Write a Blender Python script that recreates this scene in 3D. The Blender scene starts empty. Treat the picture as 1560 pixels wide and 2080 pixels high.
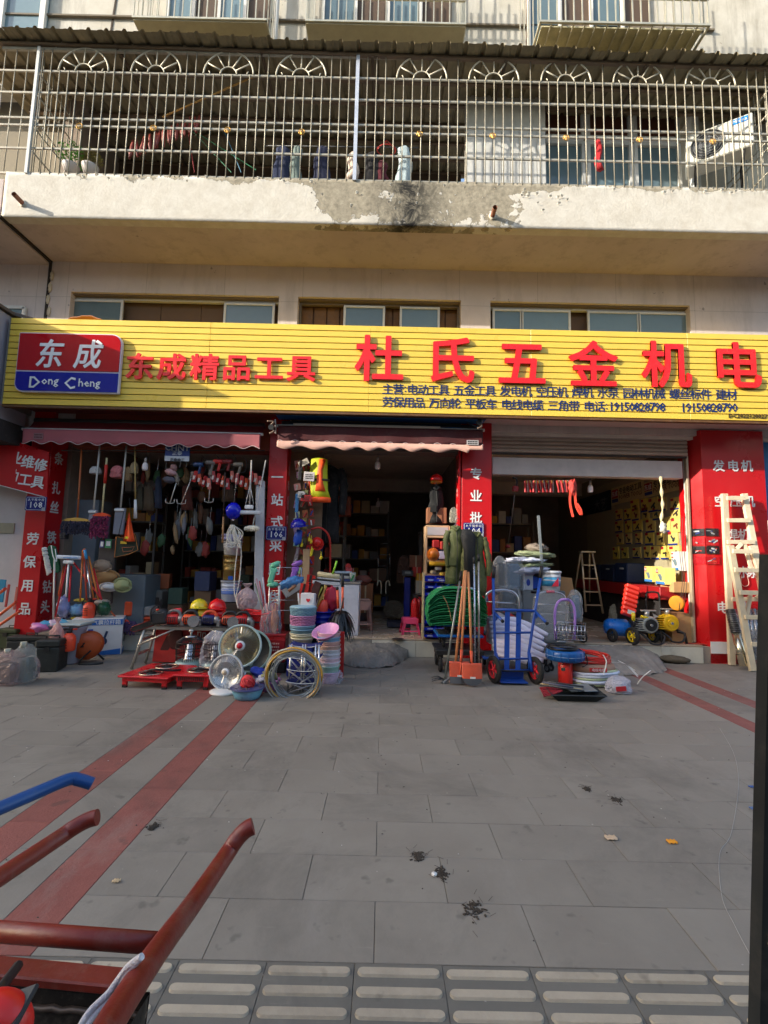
import bpy, math, random
from math import pi, sin, cos, tan, atan2, radians as R
from mathutils import Vector as V, Matrix, noise
random.seed(11)
S = bpy.context.scene
COL = S.collection
F, PITCH, ROLL, CH = 960.0, R(5.8), 0.0225, 1.40
cd = bpy.data.cameras.new('camera'); cam = bpy.data.objects.new('camera', cd); COL.objects.link(cam)
cd.sensor_fit = 'HORIZONTAL'; cd.sensor_width = 36; cd.lens = 36 * F / 1560
cd.clip_start = 0.05; cd.clip_end = 600
CM = Matrix.Rotation(pi / 2 + PITCH, 4, 'X') @ Matrix.Rotation(ROLL, 4, 'Z')
cam.matrix_world = Matrix.Translation((0, 0, CH)) @ CM
S.camera = cam
L = V((2.4, 1.0, -0.9)).normalized()
w = bpy.data.worlds.new('World'); S.world = w; w.use_nodes = True
nt = w.node_tree; sky = nt.nodes.new('ShaderNodeTexSky'); sky.sky_type = 'NISHITA'; sky.sun_disc = False
sky.sun_elevation = math.asin(-L.z); sky.sun_rotation = atan2(-L.x, -L.y)
sky.air_density = 1.0; sky.dust_density = 2.4; sky.ozone_density = 0.5
bg = nt.nodes['Background']; bg.inputs[1].default_value = 0.15
nt.links.new(sky.outputs[0], bg.inputs[0])
sd = bpy.data.lights.new('sun', 'SUN'); sun = bpy.data.objects.new('sun', sd); COL.objects.link(sun)
sd.energy = 2.5; sd.angle = R(0.5); sd.color = (1, .93, .82)
sun.rotation_euler = L.to_track_quat('-Z', 'Y').to_euler()
S.view_settings.view_transform = 'Standard'; S.view_settings.look = 'None'
S.view_settings.exposure = 1.6; S.view_settings.gamma = 1; S.view_settings.use_curve_mapping = False
S.render.engine = 'CYCLES'
S.cycles.max_bounces = 8; S.cycles.diffuse_bounces = 6; S.cycles.glossy_bounces = 3
S.cycles.transparent_max_bounces = 12; S.cycles.sample_clamp_indirect = 4; S.cycles.caustics_reflective = False; S.cycles.caustics_refractive = False
S.cycles.use_denoising = True
def ray(px, py): return (CM.to_3x3() @ V(((px - 780) / F, -(py - 1040) / F, -1)))
CP = V((0, 0, CH))
def P(px, py, Y): d = ray(px, py); return CP + d * (Y / d.y)
def G(px, py, z=0.0): d = ray(px, py); return CP + d * ((z - CH) / d.z)
def D(px, py, dep): return CP + ray(px, py) * dep
def dep(p): return -(CM.to_3x3().inverted() @ (V(p) - CP)).z
def mm(px, p): return px * dep(p) / F
def up(base, py, px=None):
    """point above base (same X, Y) seen at row py"""
    lo, hi = base.z - .5, 14
    for _ in range(40):
        m = (lo + hi) / 2; q = CM.to_3x3().inverted() @ (V((base.x, base.y, m)) - CP)
        if 1040 - q.y / -q.z * F > py: lo = m
        else: hi = m
    return V((base.x, base.y, lo))
def lin(c): c /= 255; return c / 12.92 if c <= .04045 else ((c + .055) / 1.055) ** 2.4
class N:
    def __init__(s, m): s.m = m; s.t = m.node_tree; s.b = s.t.nodes['Principled BSDF']
    def n(s, typ, **k):
        x = s.t.nodes.new('ShaderNode' + typ)
        for a, b in k.items():
            if a.startswith('i_'):
                key = a[2:]; key = int(key) if key.isdigit() else key.replace('_', ' ')
                if isinstance(b, bpy.types.NodeSocket): s.t.links.new(b, x.inputs[key])
                else: x.inputs[key].default_value = b
            else: setattr(x, a, b)
        return x
    def math(s, op, a, b=0.0, clamp=False):
        x = s.n('Math', operation=op, use_clamp=clamp)
        for i, v in enumerate((a, b)):
            if isinstance(v, bpy.types.NodeSocket): s.t.links.new(v, x.inputs[i])
            else: x.inputs[i].default_value = v
        return x.outputs[0]
    def noise(s, scale, detail=4, vec=None, rough=.6, dist=0):
        x = s.n('TexNoise'); x.inputs['Scale'].default_value = scale; x.inputs['Detail'].default_value = detail
        x.inputs['Roughness'].default_value = rough; x.inputs['Distortion'].default_value = dist
        if vec is not None: s.t.links.new(vec, x.inputs['Vector'])
        return x.outputs['Fac']
    def ramp(s, v, a, b, ca=(0, 0, 0, 1), cb=(1, 1, 1, 1)):
        x = s.n('MapRange'); x.inputs[1].default_value = a; x.inputs[2].default_value = b
        s.t.links.new(v, x.inputs[0]); return x.outputs[0]
    def mix(s, f, a, b, typ='MIX'):
        x = s.n('Mix', data_type='RGBA', blend_type=typ)
        for i, v in ((0, f), (6, a), (7, b)):
            if isinstance(v, bpy.types.NodeSocket): s.t.links.new(v, x.inputs[i])
            else: x.inputs[i].default_value = v
        return x.outputs[2]
    def obj(s): return s.n('TexCoord').outputs['Object']
    def xyz(s, v): return s.n('SeparateXYZ', i_0=v).outputs
    def set(s, k, v):
        if isinstance(v, bpy.types.NodeSocket): s.t.links.new(v, s.b.inputs[k])
        else: s.b.inputs[k].default_value = v
    def bump(s, h, st=.3, d=.01):
        x = s.n('Bump'); x.inputs['Strength'].default_value = st; x.inputs['Distance'].default_value = d
        s.t.links.new(h, x.inputs['Height']); s.t.links.new(x.outputs[0], s.b.inputs['Normal'])
def newmat(name):
    m = bpy.data.materials.new(name); m.use_nodes = True; return N(m)
def rgb(r, g, b): return (lin(r), lin(g), lin(b), 1)
_mc = {}
def K(r, g, b, rough=.5, metal=0, var=.12, scale=7, bump=0.0, bs=60, alpha=1.0, rnd=.08, em=0, tr=0):
    key = (r, g, b, rough, metal, var, scale, bump, bs, alpha, rnd, em, tr)
    if key in _mc: return _mc[key]
    n = newmat('surface_%d_%d_%d' % (r, g, b)); base = rgb(r, g, b)
    oi = n.n('ObjectInfo'); rv = oi.outputs['Random']
    co = n.n('VectorMath', operation='ADD', i_0=n.obj(), i_1=n.n('CombineXYZ', i_0=n.math('MULTIPLY', rv, 17), i_1=n.math('MULTIPLY', rv, 31), i_2=n.math('MULTIPLY', rv, 7)).outputs[0]).outputs[0]
    f = n.noise(scale, 6, co, .65)
    v1 = n.n('MapRange', i_0=f, i_1=.3, i_2=.7, i_3=1 - var, i_4=1 + var * .6).outputs[0]
    v2 = n.n('MapRange', i_0=rv, i_3=1 - rnd, i_4=1 + rnd).outputs[0]
    hs = n.n('HueSaturation', i_Value=n.math('MULTIPLY', v1, v2), i_Color=base)
    dust = n.ramp(n.noise(scale * 2.3, 5, co, .7), .52, .75)
    n.set('Base Color', n.mix(n.math('MULTIPLY', dust, min(.35, var * 1.1)), hs.outputs[0], rgb(126, 118, 106)) if alpha == 1 and not em else hs.outputs[0])
    n.set('Roughness', n.n('MapRange', i_0=f, i_1=.3, i_2=.7, i_3=max(.03, rough - .1), i_4=min(1, rough + .12)).outputs[0])
    n.set('Metallic', metal)
    if bump: n.bump(n.noise(bs, 4, co), bump, .004)
    if alpha < 1: n.set('Alpha', alpha)
    if tr: n.set('Transmission Weight', tr)
    if em: n.set('Emission Color', base); n.set('Emission Strength', em)
    _mc[key] = n.m; return n.m
def frame(z, up_=V((0, 0, 1))):
    z = V(z).normalized()
    x = up_.cross(z)
    if x.length < 1e-4: x = V((1, 0, 0)).cross(z)
    if x.length < 1e-4: x = V((0, 1, 0)).cross(z)
    x.normalize(); y = z.cross(x); return Matrix((x, y, z)).transposed()
RX90 = Matrix.Rotation(pi / 2, 3, 'X')
def RZ(a): return Matrix.Rotation(a, 3, 'Z')
def RX(a): return Matrix.Rotation(a, 3, 'X')
def RY(a): return Matrix.Rotation(a, 3, 'Y')
class MB:
    def __init__(s): s.v = []; s.f = []; s.m = []; s.sm = []
    def add(s, vs, fs, mi=0, smooth=False):
        o = len(s.v); s.v += [V(v) for v in vs]
        s.f += [tuple(i + o for i in f) for f in fs]; s.m += [mi] * len(fs); s.sm += [smooth] * len(fs); return s
    def box(s, c, d, rot=None, bev=0.0, mi=0):
        c = V(c); h = [x / 2 for x in d]; rot = rot or Matrix.Identity(3)
        if bev <= 0 or min(h) < bev * 1.05:
            vs = [c + rot @ V((a * h[0], b * h[1], e * h[2])) for a in (-1, 1) for b in (-1, 1) for e in (-1, 1)]
            return s.add(vs, [(0, 1, 3, 2), (4, 6, 7, 5), (0, 4, 5, 1), (2, 3, 7, 6), (0, 2, 6, 4), (1, 5, 7, 3)], mi)
        vs = []; ix = {}
        for a in (-1, 1):
            for b in (-1, 1):
                for e in (-1, 1):
                    for ax in range(3):
                        q = [a * h[0], b * h[1], e * h[2]]; g = (a, b, e)
                        for j in range(3):
                            if j != ax: q[j] -= g[j] * bev
                        ix[g, ax] = len(vs); vs.append(V(q))
        fs = []
        for ax in range(3):
            o1, o2 = [j for j in range(3) if j != ax]
            for sg in (-1, 1):
                def gg(p, q):
                    g = [0, 0, 0]; g[ax] = sg; g[o1] = p; g[o2] = q; return tuple(g)
                fs.append([ix[gg(p, q), ax] for p, q in ((-1, -1), (1, -1), (1, 1), (-1, 1))])
        for ax in range(3):
            o1, o2 = [j for j in range(3) if j != ax]
            for p in (-1, 1):
                for q in (-1, 1):
                    g0 = [0, 0, 0]; g0[ax] = -1; g0[o1] = p; g0[o2] = q; g1 = list(g0); g1[ax] = 1
                    g0, g1 = tuple(g0), tuple(g1)
                    fs.append([ix[g0, o1], ix[g0, o2], ix[g1, o2], ix[g1, o1]])
        for a in (-1, 1):
            for b in (-1, 1):
                for e in (-1, 1): fs.append([ix[(a, b, e), j] for j in range(3)])
        out = []
        for f in fs:
            n = (vs[f[1]] - vs[f[0]]).cross(vs[f[2]] - vs[f[0]]); cc = sum((vs[i] for i in f), V()) / len(f)
            out.append(tuple(f) if n.dot(cc) > 0 else tuple(reversed(f)))
        return s.add([c + rot @ v for v in vs], out, mi)
    def tube(s, pts, r, n=8, closed=False, mi=0, cap=True):
        pts = [V(p) for p in pts]; k = len(pts); rr = r if isinstance(r, (list, tuple)) else [r] * k
        vs = []; prev = None
        for i, p in enumerate(pts):
            a = pts[i - 1] if (i or closed) else p; b = pts[(i + 1) % k] if (i < k - 1 or closed) else p
            t = (b - a)
            if t.length < 1e-9: t = V((0, 0, 1))
            t.normalize()
            if prev is None: fr = frame(t); x = fr.col[0]
            else:
                x = prev - t * prev.dot(t)
                if x.length < 1e-5: x = frame(t).col[0]
                x.normalize()
            prev = V(x); y = t.cross(x)
            for j in range(n):
                a_ = 2 * pi * j / n; vs.append(p + (x * cos(a_) + y * sin(a_)) * rr[i])
        fs = []
        for i in range(k if closed else k - 1):
            i2 = (i + 1) % k
            for j in range(n): fs.append((i * n + j, i * n + (j + 1) % n, i2 * n + (j + 1) % n, i2 * n + j))
        s.add(vs, fs, mi, n > 4)
        if cap and not closed:
            o = len(s.v) - len(vs)
            s.f += [tuple(o + j for j in reversed(range(n))), tuple(o + (k - 1) * n + j for j in range(n))]; s.m += [mi] * 2; s.sm += [False] * 2
        return s
    def lathe(s, prof, c=(0, 0, 0), n=20, rot=None, mi=0, sq=None, cap=1):
        c = V(c); rot = rot or Matrix.Identity(3); vs = []; k = len(prof)
        for r, z in prof:
            for j in range(n):
                a = 2 * pi * j / n; x, y = cos(a) * r, sin(a) * r
                if sq: x *= sq[0]; y *= sq[1]
                vs.append(c + rot @ V((x, y, z)))
        fs = [(i * n + j, i * n + (j + 1) % n, (i + 1) * n + (j + 1) % n, (i + 1) * n + j) for i in range(k - 1) for j in range(n)]
        s.add(vs, fs, mi, True)
        o = len(s.v) - len(vs)
        if prof[0] == prof[-1] or not cap: return s
        if prof[0][0] > 1e-4: s.f.append(tuple(o + j for j in reversed(range(n)))); s.m.append(mi); s.sm.append(False)
        if prof[-1][0] > 1e-4: s.f.append(tuple(o + (k - 1) * n + j for j in range(n))); s.m.append(mi); s.sm.append(False)
        return s
    def cyl(s, a, b, r, n=16, r2=None, mi=0, bev=0):
        a, b = V(a), V(b); h = (b - a).length; r2 = r if r2 is None else r2
        pr = [(r, 0), (r2, h)] if not bev else [(r - bev, 0), (r, bev), (r2, h - bev), (r2 - bev, h)]
        return s.lathe(pr, a, n, frame(b - a), mi)
    def prism(s, poly, d, c=(0, 0, 0), rot=None, mi=0):
        """poly in x,z ; thickness d in y, centred"""
        c = V(c); rot = rot or Matrix.Identity(3); k = len(poly)
        vs = [c + rot @ V((x, -d / 2, z)) for x, z in poly] + [c + rot @ V((x, d / 2, z)) for x, z in poly]
        fs = [tuple(range(k)), tuple(range(2 * k - 1, k - 1, -1))] + [(i, i + k, (i + 1) % k + k, (i + 1) % k) for i in range(k)]
        return s.add(vs, fs, mi)
    def ell(s, c, r, rot=None, n=14, k=9, nz=0.0, nf=3.0, mi=0, half=False, seed=0):
        c = V(c); rot = rot or Matrix.Identity(3); vs = []
        r = r if isinstance(r, (tuple, list)) else (r, r, r)
        for i in range(k + 1):
            ph = (pi / 2 * i / k) if half else (pi * i / k)
            for j in range(n):
                a = 2 * pi * j / n; d = V((sin(ph) * cos(a), sin(ph) * sin(a), cos(ph)))
                q = 1 + (noise.noise(d * nf + V((seed * 3.1, seed, 0))) * nz if nz else 0)
                vs.append(c + rot @ V((d.x * r[0] * q, d.y * r[1] * q, d.z * r[2] * q)))
        fs = [(i * n + j, (i + 1) * n + j, (i + 1) * n + (j + 1) % n, i * n + (j + 1) % n) for i in range(k) for j in range(n)]
        return s.add(vs, fs, mi, True)
    def loft(s, secs, n=20, fold=0.0, ff=6, seed=0, mi=0, nz=0.0):
        """secs: (x,y,z,rx,ry) horizontal ellipses, folds grow with index"""
        vs = []; K_ = len(secs)
        for i, (x, y, z, rx, ry) in enumerate(secs):
            for j in range(n):
                a = 2 * pi * j / n
                q = 1 + fold * (.4 + .6 * i / K_) * sin(a * ff + seed + i * .3) * (.6 + .6 * noise.noise(V((a, i * .4, seed))))
                q += nz * noise.noise(V((cos(a) * 2.5, sin(a) * 2.5 + seed, i * .8)))
                vs.append((x + cos(a) * rx * q, y + sin(a) * ry * q, z))
        fs = [(i * n + j, i * n + (j + 1) % n, (i + 1) * n + (j + 1) % n, (i + 1) * n + j) for i in range(K_ - 1) for j in range(n)]
        fs = fs + [tuple(reversed(range(n))), tuple((K_ - 1) * n + j for j in range(n))]
        return s.add(vs, fs, mi, True)
    def grid(s, fn, nu, nv, mi=0, th=0.0):
        """sheet fn(u,v)->V ; th gives it a back side"""
        vs = [V(fn(i / nu, j / nv)) for j in range(nv + 1) for i in range(nu + 1)]
        fs = [(j * (nu + 1) + i, j * (nu + 1) + i + 1, (j + 1) * (nu + 1) + i + 1, (j + 1) * (nu + 1) + i) for j in range(nv) for i in range(nu)]
        s.add(vs, fs, mi, True)
        if th:
            o = V((0, th, 0)) if not isinstance(th, V) else th
            s.add([v + o for v in vs], [tuple(reversed(f)) for f in fs], mi, True)
            k = nu + 1; a = len(s.v) - 2 * len(vs); b = a + len(vs)
            rim = [i for i in range(nu)] ; ed = [(i, i + 1) for i in range(nu)] + [(nv * k + i + 1, nv * k + i) for i in range(nu)] + [((j + 1) * k, j * k) for j in range(nv)] + [(j * k + nu, (j + 1) * k + nu) for j in range(nv)]
            for p, q in ed: s.f.append((a + q, a + p, b + p, b + q)); s.m.append(mi); s.sm.append(False)
        return s
    def coil(s, c, r, tr, turns, rot=None, n=40, sq=.02, jit=.01, seed=0, tn=6, mi=0, zz=0.0):
        c = V(c); rot = rot or Matrix.Identity(3); pts = []; rnd = random.Random(seed)
        ph = [rnd.random() * 6 for _ in range(8)]
        for i in range(int(turns * n)):
            a = 2 * pi * i / n; t = i / n
            rr = r * (1 + jit * sin(a * 1.27 + ph[0]) + jit * sin(t * 2.1 + ph[1]))
            pts.append(c + rot @ V((cos(a) * rr, sin(a) * rr, sq * sin(t * 3.3 + ph[2]) + sq * .6 * sin(a * 1.6 + ph[3]) + zz * t)))
        return s.tube(pts, tr, tn, mi=mi)
    def mesh(s, name, mats, off=None, autosm=True):
        me = bpy.data.meshes.new(name); o = off or V()
        me.from_pydata([tuple(v - o) for v in s.v], [], s.f)
        for m_ in mats: me.materials.append(m_)
        me.polygons.foreach_set('material_index', s.m); me.polygons.foreach_set('use_smooth', s.sm); me.update(); return me
    def bb(s):
        return V((min(v.x for v in s.v), min(v.y for v in s.v), min(v.z for v in s.v))), V((max(v.x for v in s.v), max(v.y for v in s.v), max(v.z for v in s.v)))
def ml(m): return list(m) if isinstance(m, (list, tuple)) else [m]
def link(name, data, parent=None, loc=None, rot=None):
    o = bpy.data.objects.new(name, data); COL.objects.link(o)
    if parent is not None: o.parent = parent
    if loc is not None: o.location = loc
    if rot is not None: o.rotation_euler = rot.to_euler() if isinstance(rot, Matrix) else rot
    return o
def tag(o, label, cat, group=None, kind=None):
    if label: o['label'] = label
    if cat: o['category'] = cat
    if group: o['group'] = group
    if kind: o['kind'] = kind
    return o
class Th:
    """a thing: an Empty at its base; parts are given in world coordinates"""
    def __init__(s, name, label, cat, loc, group=None, rz=0):
        s.loc = V(loc); s.rz = rz
        s.o = bpy.data.objects.new(name, None); COL.objects.link(s.o); s.o.location = s.loc; s.o.empty_display_size = .05
        tag(s.o, label, cat, group)
    def p(s, name, mb, mat, parent=None, label=None, kind=None):
        off = s.loc
        if parent is not None: off = s.loc + parent.location
        o = link(name, mb.mesh(name, ml(mat), off), parent or s.o)
        if label: o['label'] = label
        if kind: o['kind'] = kind
        return o
def one(name, label, cat, mb, mat, group=None, kind=None):
    a, b = mb.bb(); base = V(((a.x + b.x) / 2, (a.y + b.y) / 2, a.z))
    o = link(name, mb.mesh(name, ml(mat), base), None, base); tag(o, label, cat, group, kind); return o
def struct(name, mb, mat):
    o = link(name, mb.mesh(name, ml(mat))); o['kind'] = 'structure'; return o
def clone(root, loc=None, rz=None, label=None, group=None, sc=None):
    r = root.copy(); COL.objects.link(r)
    if loc is not None: r.location = loc
    if rz is not None: r.rotation_euler = (0, 0, rz)
    if sc is not None: r.scale = (sc, sc, sc) if not isinstance(sc, tuple) else sc
    if label: r['label'] = label
    if group: r['group'] = group
    for ch in list(root.children):
        c = ch.copy(); COL.objects.link(c); c.parent = r
        for g in list(ch.children): q = g.copy(); COL.objects.link(q); q.parent = c
    return r
_gl = {}
def glyph(txt, size, bold, ext, mat, slant=0.0):
    k = (txt, round(size, 4), bold, ext, mat.name, slant)
    if k in _gl: return _gl[k]
    c = bpy.data.curves.new('t', 'FONT'); c.body = txt; c.size = size; c.extrude = ext; c.align_x = 'CENTER'
    c.resolution_u = 3 if size > .3 else 1; c.shear = slant
    o = bpy.data.objects.new('t', c); COL.objects.link(o)
    dg = bpy.context.evaluated_depsgraph_get(); me = bpy.data.meshes.new_from_object(o.evaluated_get(dg)); bpy.data.objects.remove(o)
    if bold > .008:      # a heavier weight: the glyph laid over itself with small offsets
        n_ = 8 if size > .3 else 4; r_ = bold * size * .8; vs = []; fs = []; base = [tuple(v.co) for v in me.vertices]; bf = [tuple(p.vertices) for p in me.polygons]
        for k_ in range(n_):
            a_ = 2 * pi * (k_ + .5) / n_; dx, dy, dz = cos(a_) * r_, sin(a_) * r_, ext * .02 * k_ + .00005 * k_; q_ = len(vs)
            vs += [(x + dx, y + dy, z + dz) for x, y, z in base]; fs += [tuple(i + q_ for i in f) for f in bf]
        me = bpy.data.meshes.new('t'); me.from_pydata(vs, [], fs); me.update()
    me.materials.clear(); me.materials.append(mat)
    cjk = ord(txt[0]) > 0x2000
    ys = [v.co.y for v in me.vertices] or [0]; cy = size * .38 if cjk and len(txt) == 1 else (min(ys) + max(ys)) / 2
    for v in me.vertices: v.co.y -= cy
    _gl[k] = me; return me
def letter(par, txt, pos, size, mat, rot=None, bold=.02, ext=.003, name='letter', wx=1.0, off=None, slant=0.0):
    """glyph facing -Y by default, centred at world pos, child of par (a Th or object at off)"""
    me = glyph(txt, size, bold, ext, mat, slant)
    po = par.o if isinstance(par, Th) else par; o_ = par.loc if isinstance(par, Th) else (off or po.location)
    o = link(name, me, po, V(pos) - V(o_), (rot or Matrix.Identity(3)) @ RX90)
    if wx != 1.0: o.scale = (wx, 1, 1)
    return o
def interp(pts, k=6):
    """smooth curve through points"""
    pts = [V(p) for p in pts]; q = [pts[0]] + pts + [pts[-1]]; out = []
    for i in range(1, len(q) - 2):
        for j in range(k):
            t = j / k; a, b, c, d = q[i - 1:i + 3]
            out.append(.5 * ((2 * b) + (c - a) * t + (2 * a - 5 * b + 4 * c - d) * t * t + (3 * b - a - 3 * c + d) * t ** 3))
    out.append(pts[-1]); return out
def m_parapet():
    n = newmat('peeling_plaster'); co = n.obj(); x, y, z = n.xyz(co)
    f1 = n.noise(1.6, 6, co, .62, .4); f2 = n.noise(7, 6, co, .7); f3 = n.noise(30, 4, co)
    # bare render: a wide patch right of the middle, a ragged band along the top
    bx = n.math('SUBTRACT', 1.0, n.math('ABSOLUTE', n.math('DIVIDE', n.math('SUBTRACT', x, 0.38), 1.75)), clamp=True)
    bx = n.math('MINIMUM', n.math('MULTIPLY', bx, 1.1), .34)
    top = n.ramp(z, 6.52, 6.70)
    tm = n.math('MULTIPLY', top, n.n('MapRange', i_0=x, i_1=-5.0, i_2=-1.0, i_3=.14, i_4=.44).outputs[0])
    fall = n.math('MULTIPLY', n.ramp(x, 1.9, 3.0), -.15)
    low = n.math('MULTIPLY', n.ramp(z, 6.28, 6.05), -.12)
    s_ = n.math('ADD', n.math('ADD', n.math('ADD', f1, n.math('MULTIPLY', n.math('SUBTRACT', f2, .5), .5)), n.math('ADD', bx, tm)), n.math('ADD', fall, low))
    mask = n.ramp(s_, .735, .75)
    edge = n.math('MULTIPLY', n.ramp(s_, .70, .735), n.math('SUBTRACT', 1, mask))
    paint = n.mix(n.ramp(f2, .35, .7), rgb(208, 202, 188), rgb(190, 182, 166))
    bare = n.mix(n.ramp(n.noise(14, 6, co, .7), .3, .7), rgb(120, 112, 94), rgb(172, 162, 140))
    mold = n.math('MULTIPLY', n.ramp(n.noise(5, 7, co, .75, .6), .36, .56),
                  n.math('SUBTRACT', 1.15, n.math('ABSOLUTE', n.math('DIVIDE', n.math('SUBTRACT', x, .25), .55)), clamp=True), clamp=True)
    strk = n.math('MULTIPLY', n.ramp(n.noise(3, 5, n.n('Mapping', i_0=co, i_3=(3, 3, .5)).outputs[0], .7), .52, .7), n.math('MULTIPLY', top, .7))
    c = n.mix(mask, paint, bare); c = n.mix(n.math('MULTIPLY', edge, .35), c, rgb(240, 234, 220))
    c = n.mix(n.math('MULTIPLY', strk, n.ramp(x, -3.6, -1.0)), c, rgb(92, 80, 58)); c = n.mix(mold, c, rgb(24, 23, 18))
    n.set('Base Color', c); n.set('Roughness', .9)
    n.bump(n.math('ADD', n.math('MULTIPLY', n.math('SUBTRACT', 1, mask), .6), n.math('MULTIPLY', f3, .25)), .9, .02); return n.m
def m_plaster(name, a, b, sc=1.2, streak=.3, joints=None, bump=.25):
    n = newmat(name); co = n.obj()
    f = n.noise(sc, 7, co, .65); g = n.ramp(n.noise(2.2, 6, n.n('Mapping', i_0=co, i_3=(2.2, 2.2, .35)).outputs[0], .7), .5, .75)
    c = n.mix(n.ramp(f, .3, .7), rgb(*a), rgb(*b)); c = n.mix(n.math('MULTIPLY', g, streak), c, rgb(88, 74, 56))
    sp = n.ramp(n.noise(9, 3, co, .5), .72, .76); c = n.mix(n.math('MULTIPLY', sp, .5), c, rgb(60, 48, 36))
    if joints:
        x, y, z = n.xyz(co)
        for v, per, of in ((x, joints[0], 0.1), (z, joints[1], .2)):
            t = n.math('ABSOLUTE', n.math('SUBTRACT', n.math('FRACT', n.math('ADD', n.math('DIVIDE', v, per), of)), .5))
            c = n.mix(n.math('MULTIPLY', n.math('GREATER_THAN', t, .5 - .004 / per), .35), c, rgb(110, 96, 80))
    n.set('Base Color', c); n.set('Roughness', .8); n.bump(n.noise(25, 5, co), bump, .006); return n.m
def m_paver(name, a, b, rough=.75, red=False):
    n = newmat(name); co = n.obj(); rv = n.n('ObjectInfo').outputs['Random']
    ve = n.n('VectorMath', operation='ADD', i_0=co, i_1=n.n('CombineXYZ', i_0=n.math('MULTIPLY', rv, 19), i_1=n.math('MULTIPLY', rv, 41), i_2=0.0).outputs[0]).outputs[0]
    f = n.noise(3.2, 8, ve, .7); g = n.noise(70, 4, ve, .6)
    c = n.mix(n.ramp(f, .3, .7), rgb(*a), rgb(*b))
    c = n.n('HueSaturation', i_Color=c, i_Value=n.n('MapRange', i_0=rv, i_3=.93, i_4=1.06).outputs[0]).outputs[0]
    sp = n.math('MULTIPLY', n.ramp(n.noise(11, 3, ve, .5), .69, .75), .28); c = n.mix(sp, c, rgb(54, 50, 46))
    wr = n.math('MULTIPLY', n.ramp(n.noise(38, 2, ve, .4), .77, .79), .5); c = n.mix(wr, c, rgb(186, 180, 172))
    gp = n.n('NewGeometry').outputs['Position']; c = n.mix(n.math('MULTIPLY', n.ramp(n.noise(.9, 8, gp, .72, .5), .5, .68), .42), c, rgb(66, 61, 56)); c = n.mix(n.math('MULTIPLY', n.ramp(n.noise(2.1, 7, n.n('Mapping', i_0=gp, i_1=(5, 3, 0), i_2=(0, 0, .5), i_3=(1, .35, 1)).outputs[0], .75), .56, .72), .30), c, rgb(150, 145, 138)); c = n.mix(n.math('MULTIPLY', n.ramp(n.noise(7, 3, gp, .5), .66, .72), .4), c, rgb(60, 56, 52))
    sc_ = n.math('MULTIPLY', n.ramp(n.noise(4, 5, n.n('Mapping', i_0=ve, i_3=(1, 9, 1), i_2=(0, 0, .4)).outputs[0], .75), .62, .74), .22); c = n.mix(sc_, c, rgb(165, 158, 148))
    n.set('Base Color', c); n.set('Roughness', n.n('MapRange', i_0=f, i_1=.3, i_2=.7, i_3=rough - .12, i_4=rough + .12).outputs[0])
    n.bump(n.math('ADD', g, n.math('MULTIPLY', f, .6)), .55 if red else .3, .006 if red else .004); return n.m
PAR = m_parapet()
SOF = m_plaster('concrete_soffit', (200, 184, 176), (180, 164, 156), .8, .3)
WALL = m_plaster('cream_wall_tile', (220, 206, 198), (202, 188, 178), 1.0, .25, (1.25, .62), .1)
UPW = m_plaster('old_cream_wall', (200, 196, 184), (172, 166, 150), 1.4, .45)
PAV = m_paver('grey_paving_stone', (126, 119, 109), (139, 132, 121))
REDP = m_paver('red_paving_stone', (146, 84, 74), (128, 74, 66), .8, True)
TACT = m_paver('tactile_grey', (100, 97, 90), (114, 110, 102)); TBAR = m_paver('tactile_bar', (180, 168, 148), (158, 147, 129), .85, True)
CONC = m_plaster('rough_concrete', (150, 144, 136), (118, 112, 104), 3, .35, None, 1.0)
TILEF = K(196, 176, 152, .22, var=.08, scale=2); TILEW = K(204, 198, 180, .35, var=.1, scale=3)
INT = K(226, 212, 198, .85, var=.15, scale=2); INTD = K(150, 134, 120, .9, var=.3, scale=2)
GLASS = K(104, 124, 130, .05, var=.05, rnd=.2); FRM = K(214, 212, 204, .45, var=.08); ALU = K(186, 186, 184, .3, .85, var=.1)
REDV = K(196, 20, 26, .32, var=.05, scale=2, rnd=0); WHITE = K(232, 230, 226, .4, var=.04)
YEL = K(234, 198, 74, .35, var=.07, scale=2, rnd=.02); BLK = K(26, 26, 27, .5); DKM = K(48, 46, 44, .5, .5)
g = MB().box((0, 10, -.35), (400, 400, .6)); struct('ground', g, K(96, 94, 90, .85, var=.15, scale=1))
b = MB().box((0, -9.2, -.045), (160, 12, .02)); struct('road', b, K(66, 65, 64, .9, var=.2, scale=2, bump=.4))
pv = MB().box((0, 4.55, -.035), (22, 5.5, .03)); plaza = struct('plaza_paving', pv, K(100, 96, 89, .95, var=.25, scale=6))
def slab_mb(w_, d_, t=.03, bv=.003): return MB().box((0, 0, -t / 2), (w_, d_, t), bev=bv)
pm = {}
def paver(x, y, w_, d_, m, nm='paver', tint=0):
    key = (round(w_, 3), round(d_, 3), m.name)
    if key not in pm: pm[key] = slab_mb(w_ - .0022, d_ - .0022, bv=.0016).mesh(nm, [m])
    o = link(nm, pm[key], plaza, V((x, y, random.uniform(-.0006, .0006)))); o.rotation_euler = (random.uniform(-.0006, .0006), random.uniform(-.0006, .0006), random.uniform(-.001, .001)); return o
stripes = [(-1.92, -1.70), (-1.42, -1.20), (3.22, 3.42), (3.78, 3.98)]
def band(x0, x1, phase, y0=1.80, y1=7.2, w_=.6):
    y = y0; r = 0
    while y < y1 - .01:
        d_ = .3; x = x0 - (w_ / 2 if (r + phase) % 2 else 0)
        while x < x1 - .005:
            a, b_ = max(x, x0), min(x + w_, x1)
            if b_ - a > .03: paver((a + b_) / 2, y + d_ / 2, b_ - a, d_, PAV)
            x += w_
        y += d_; r += 1
band(-1.20, 3.22, 0); 
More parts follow.
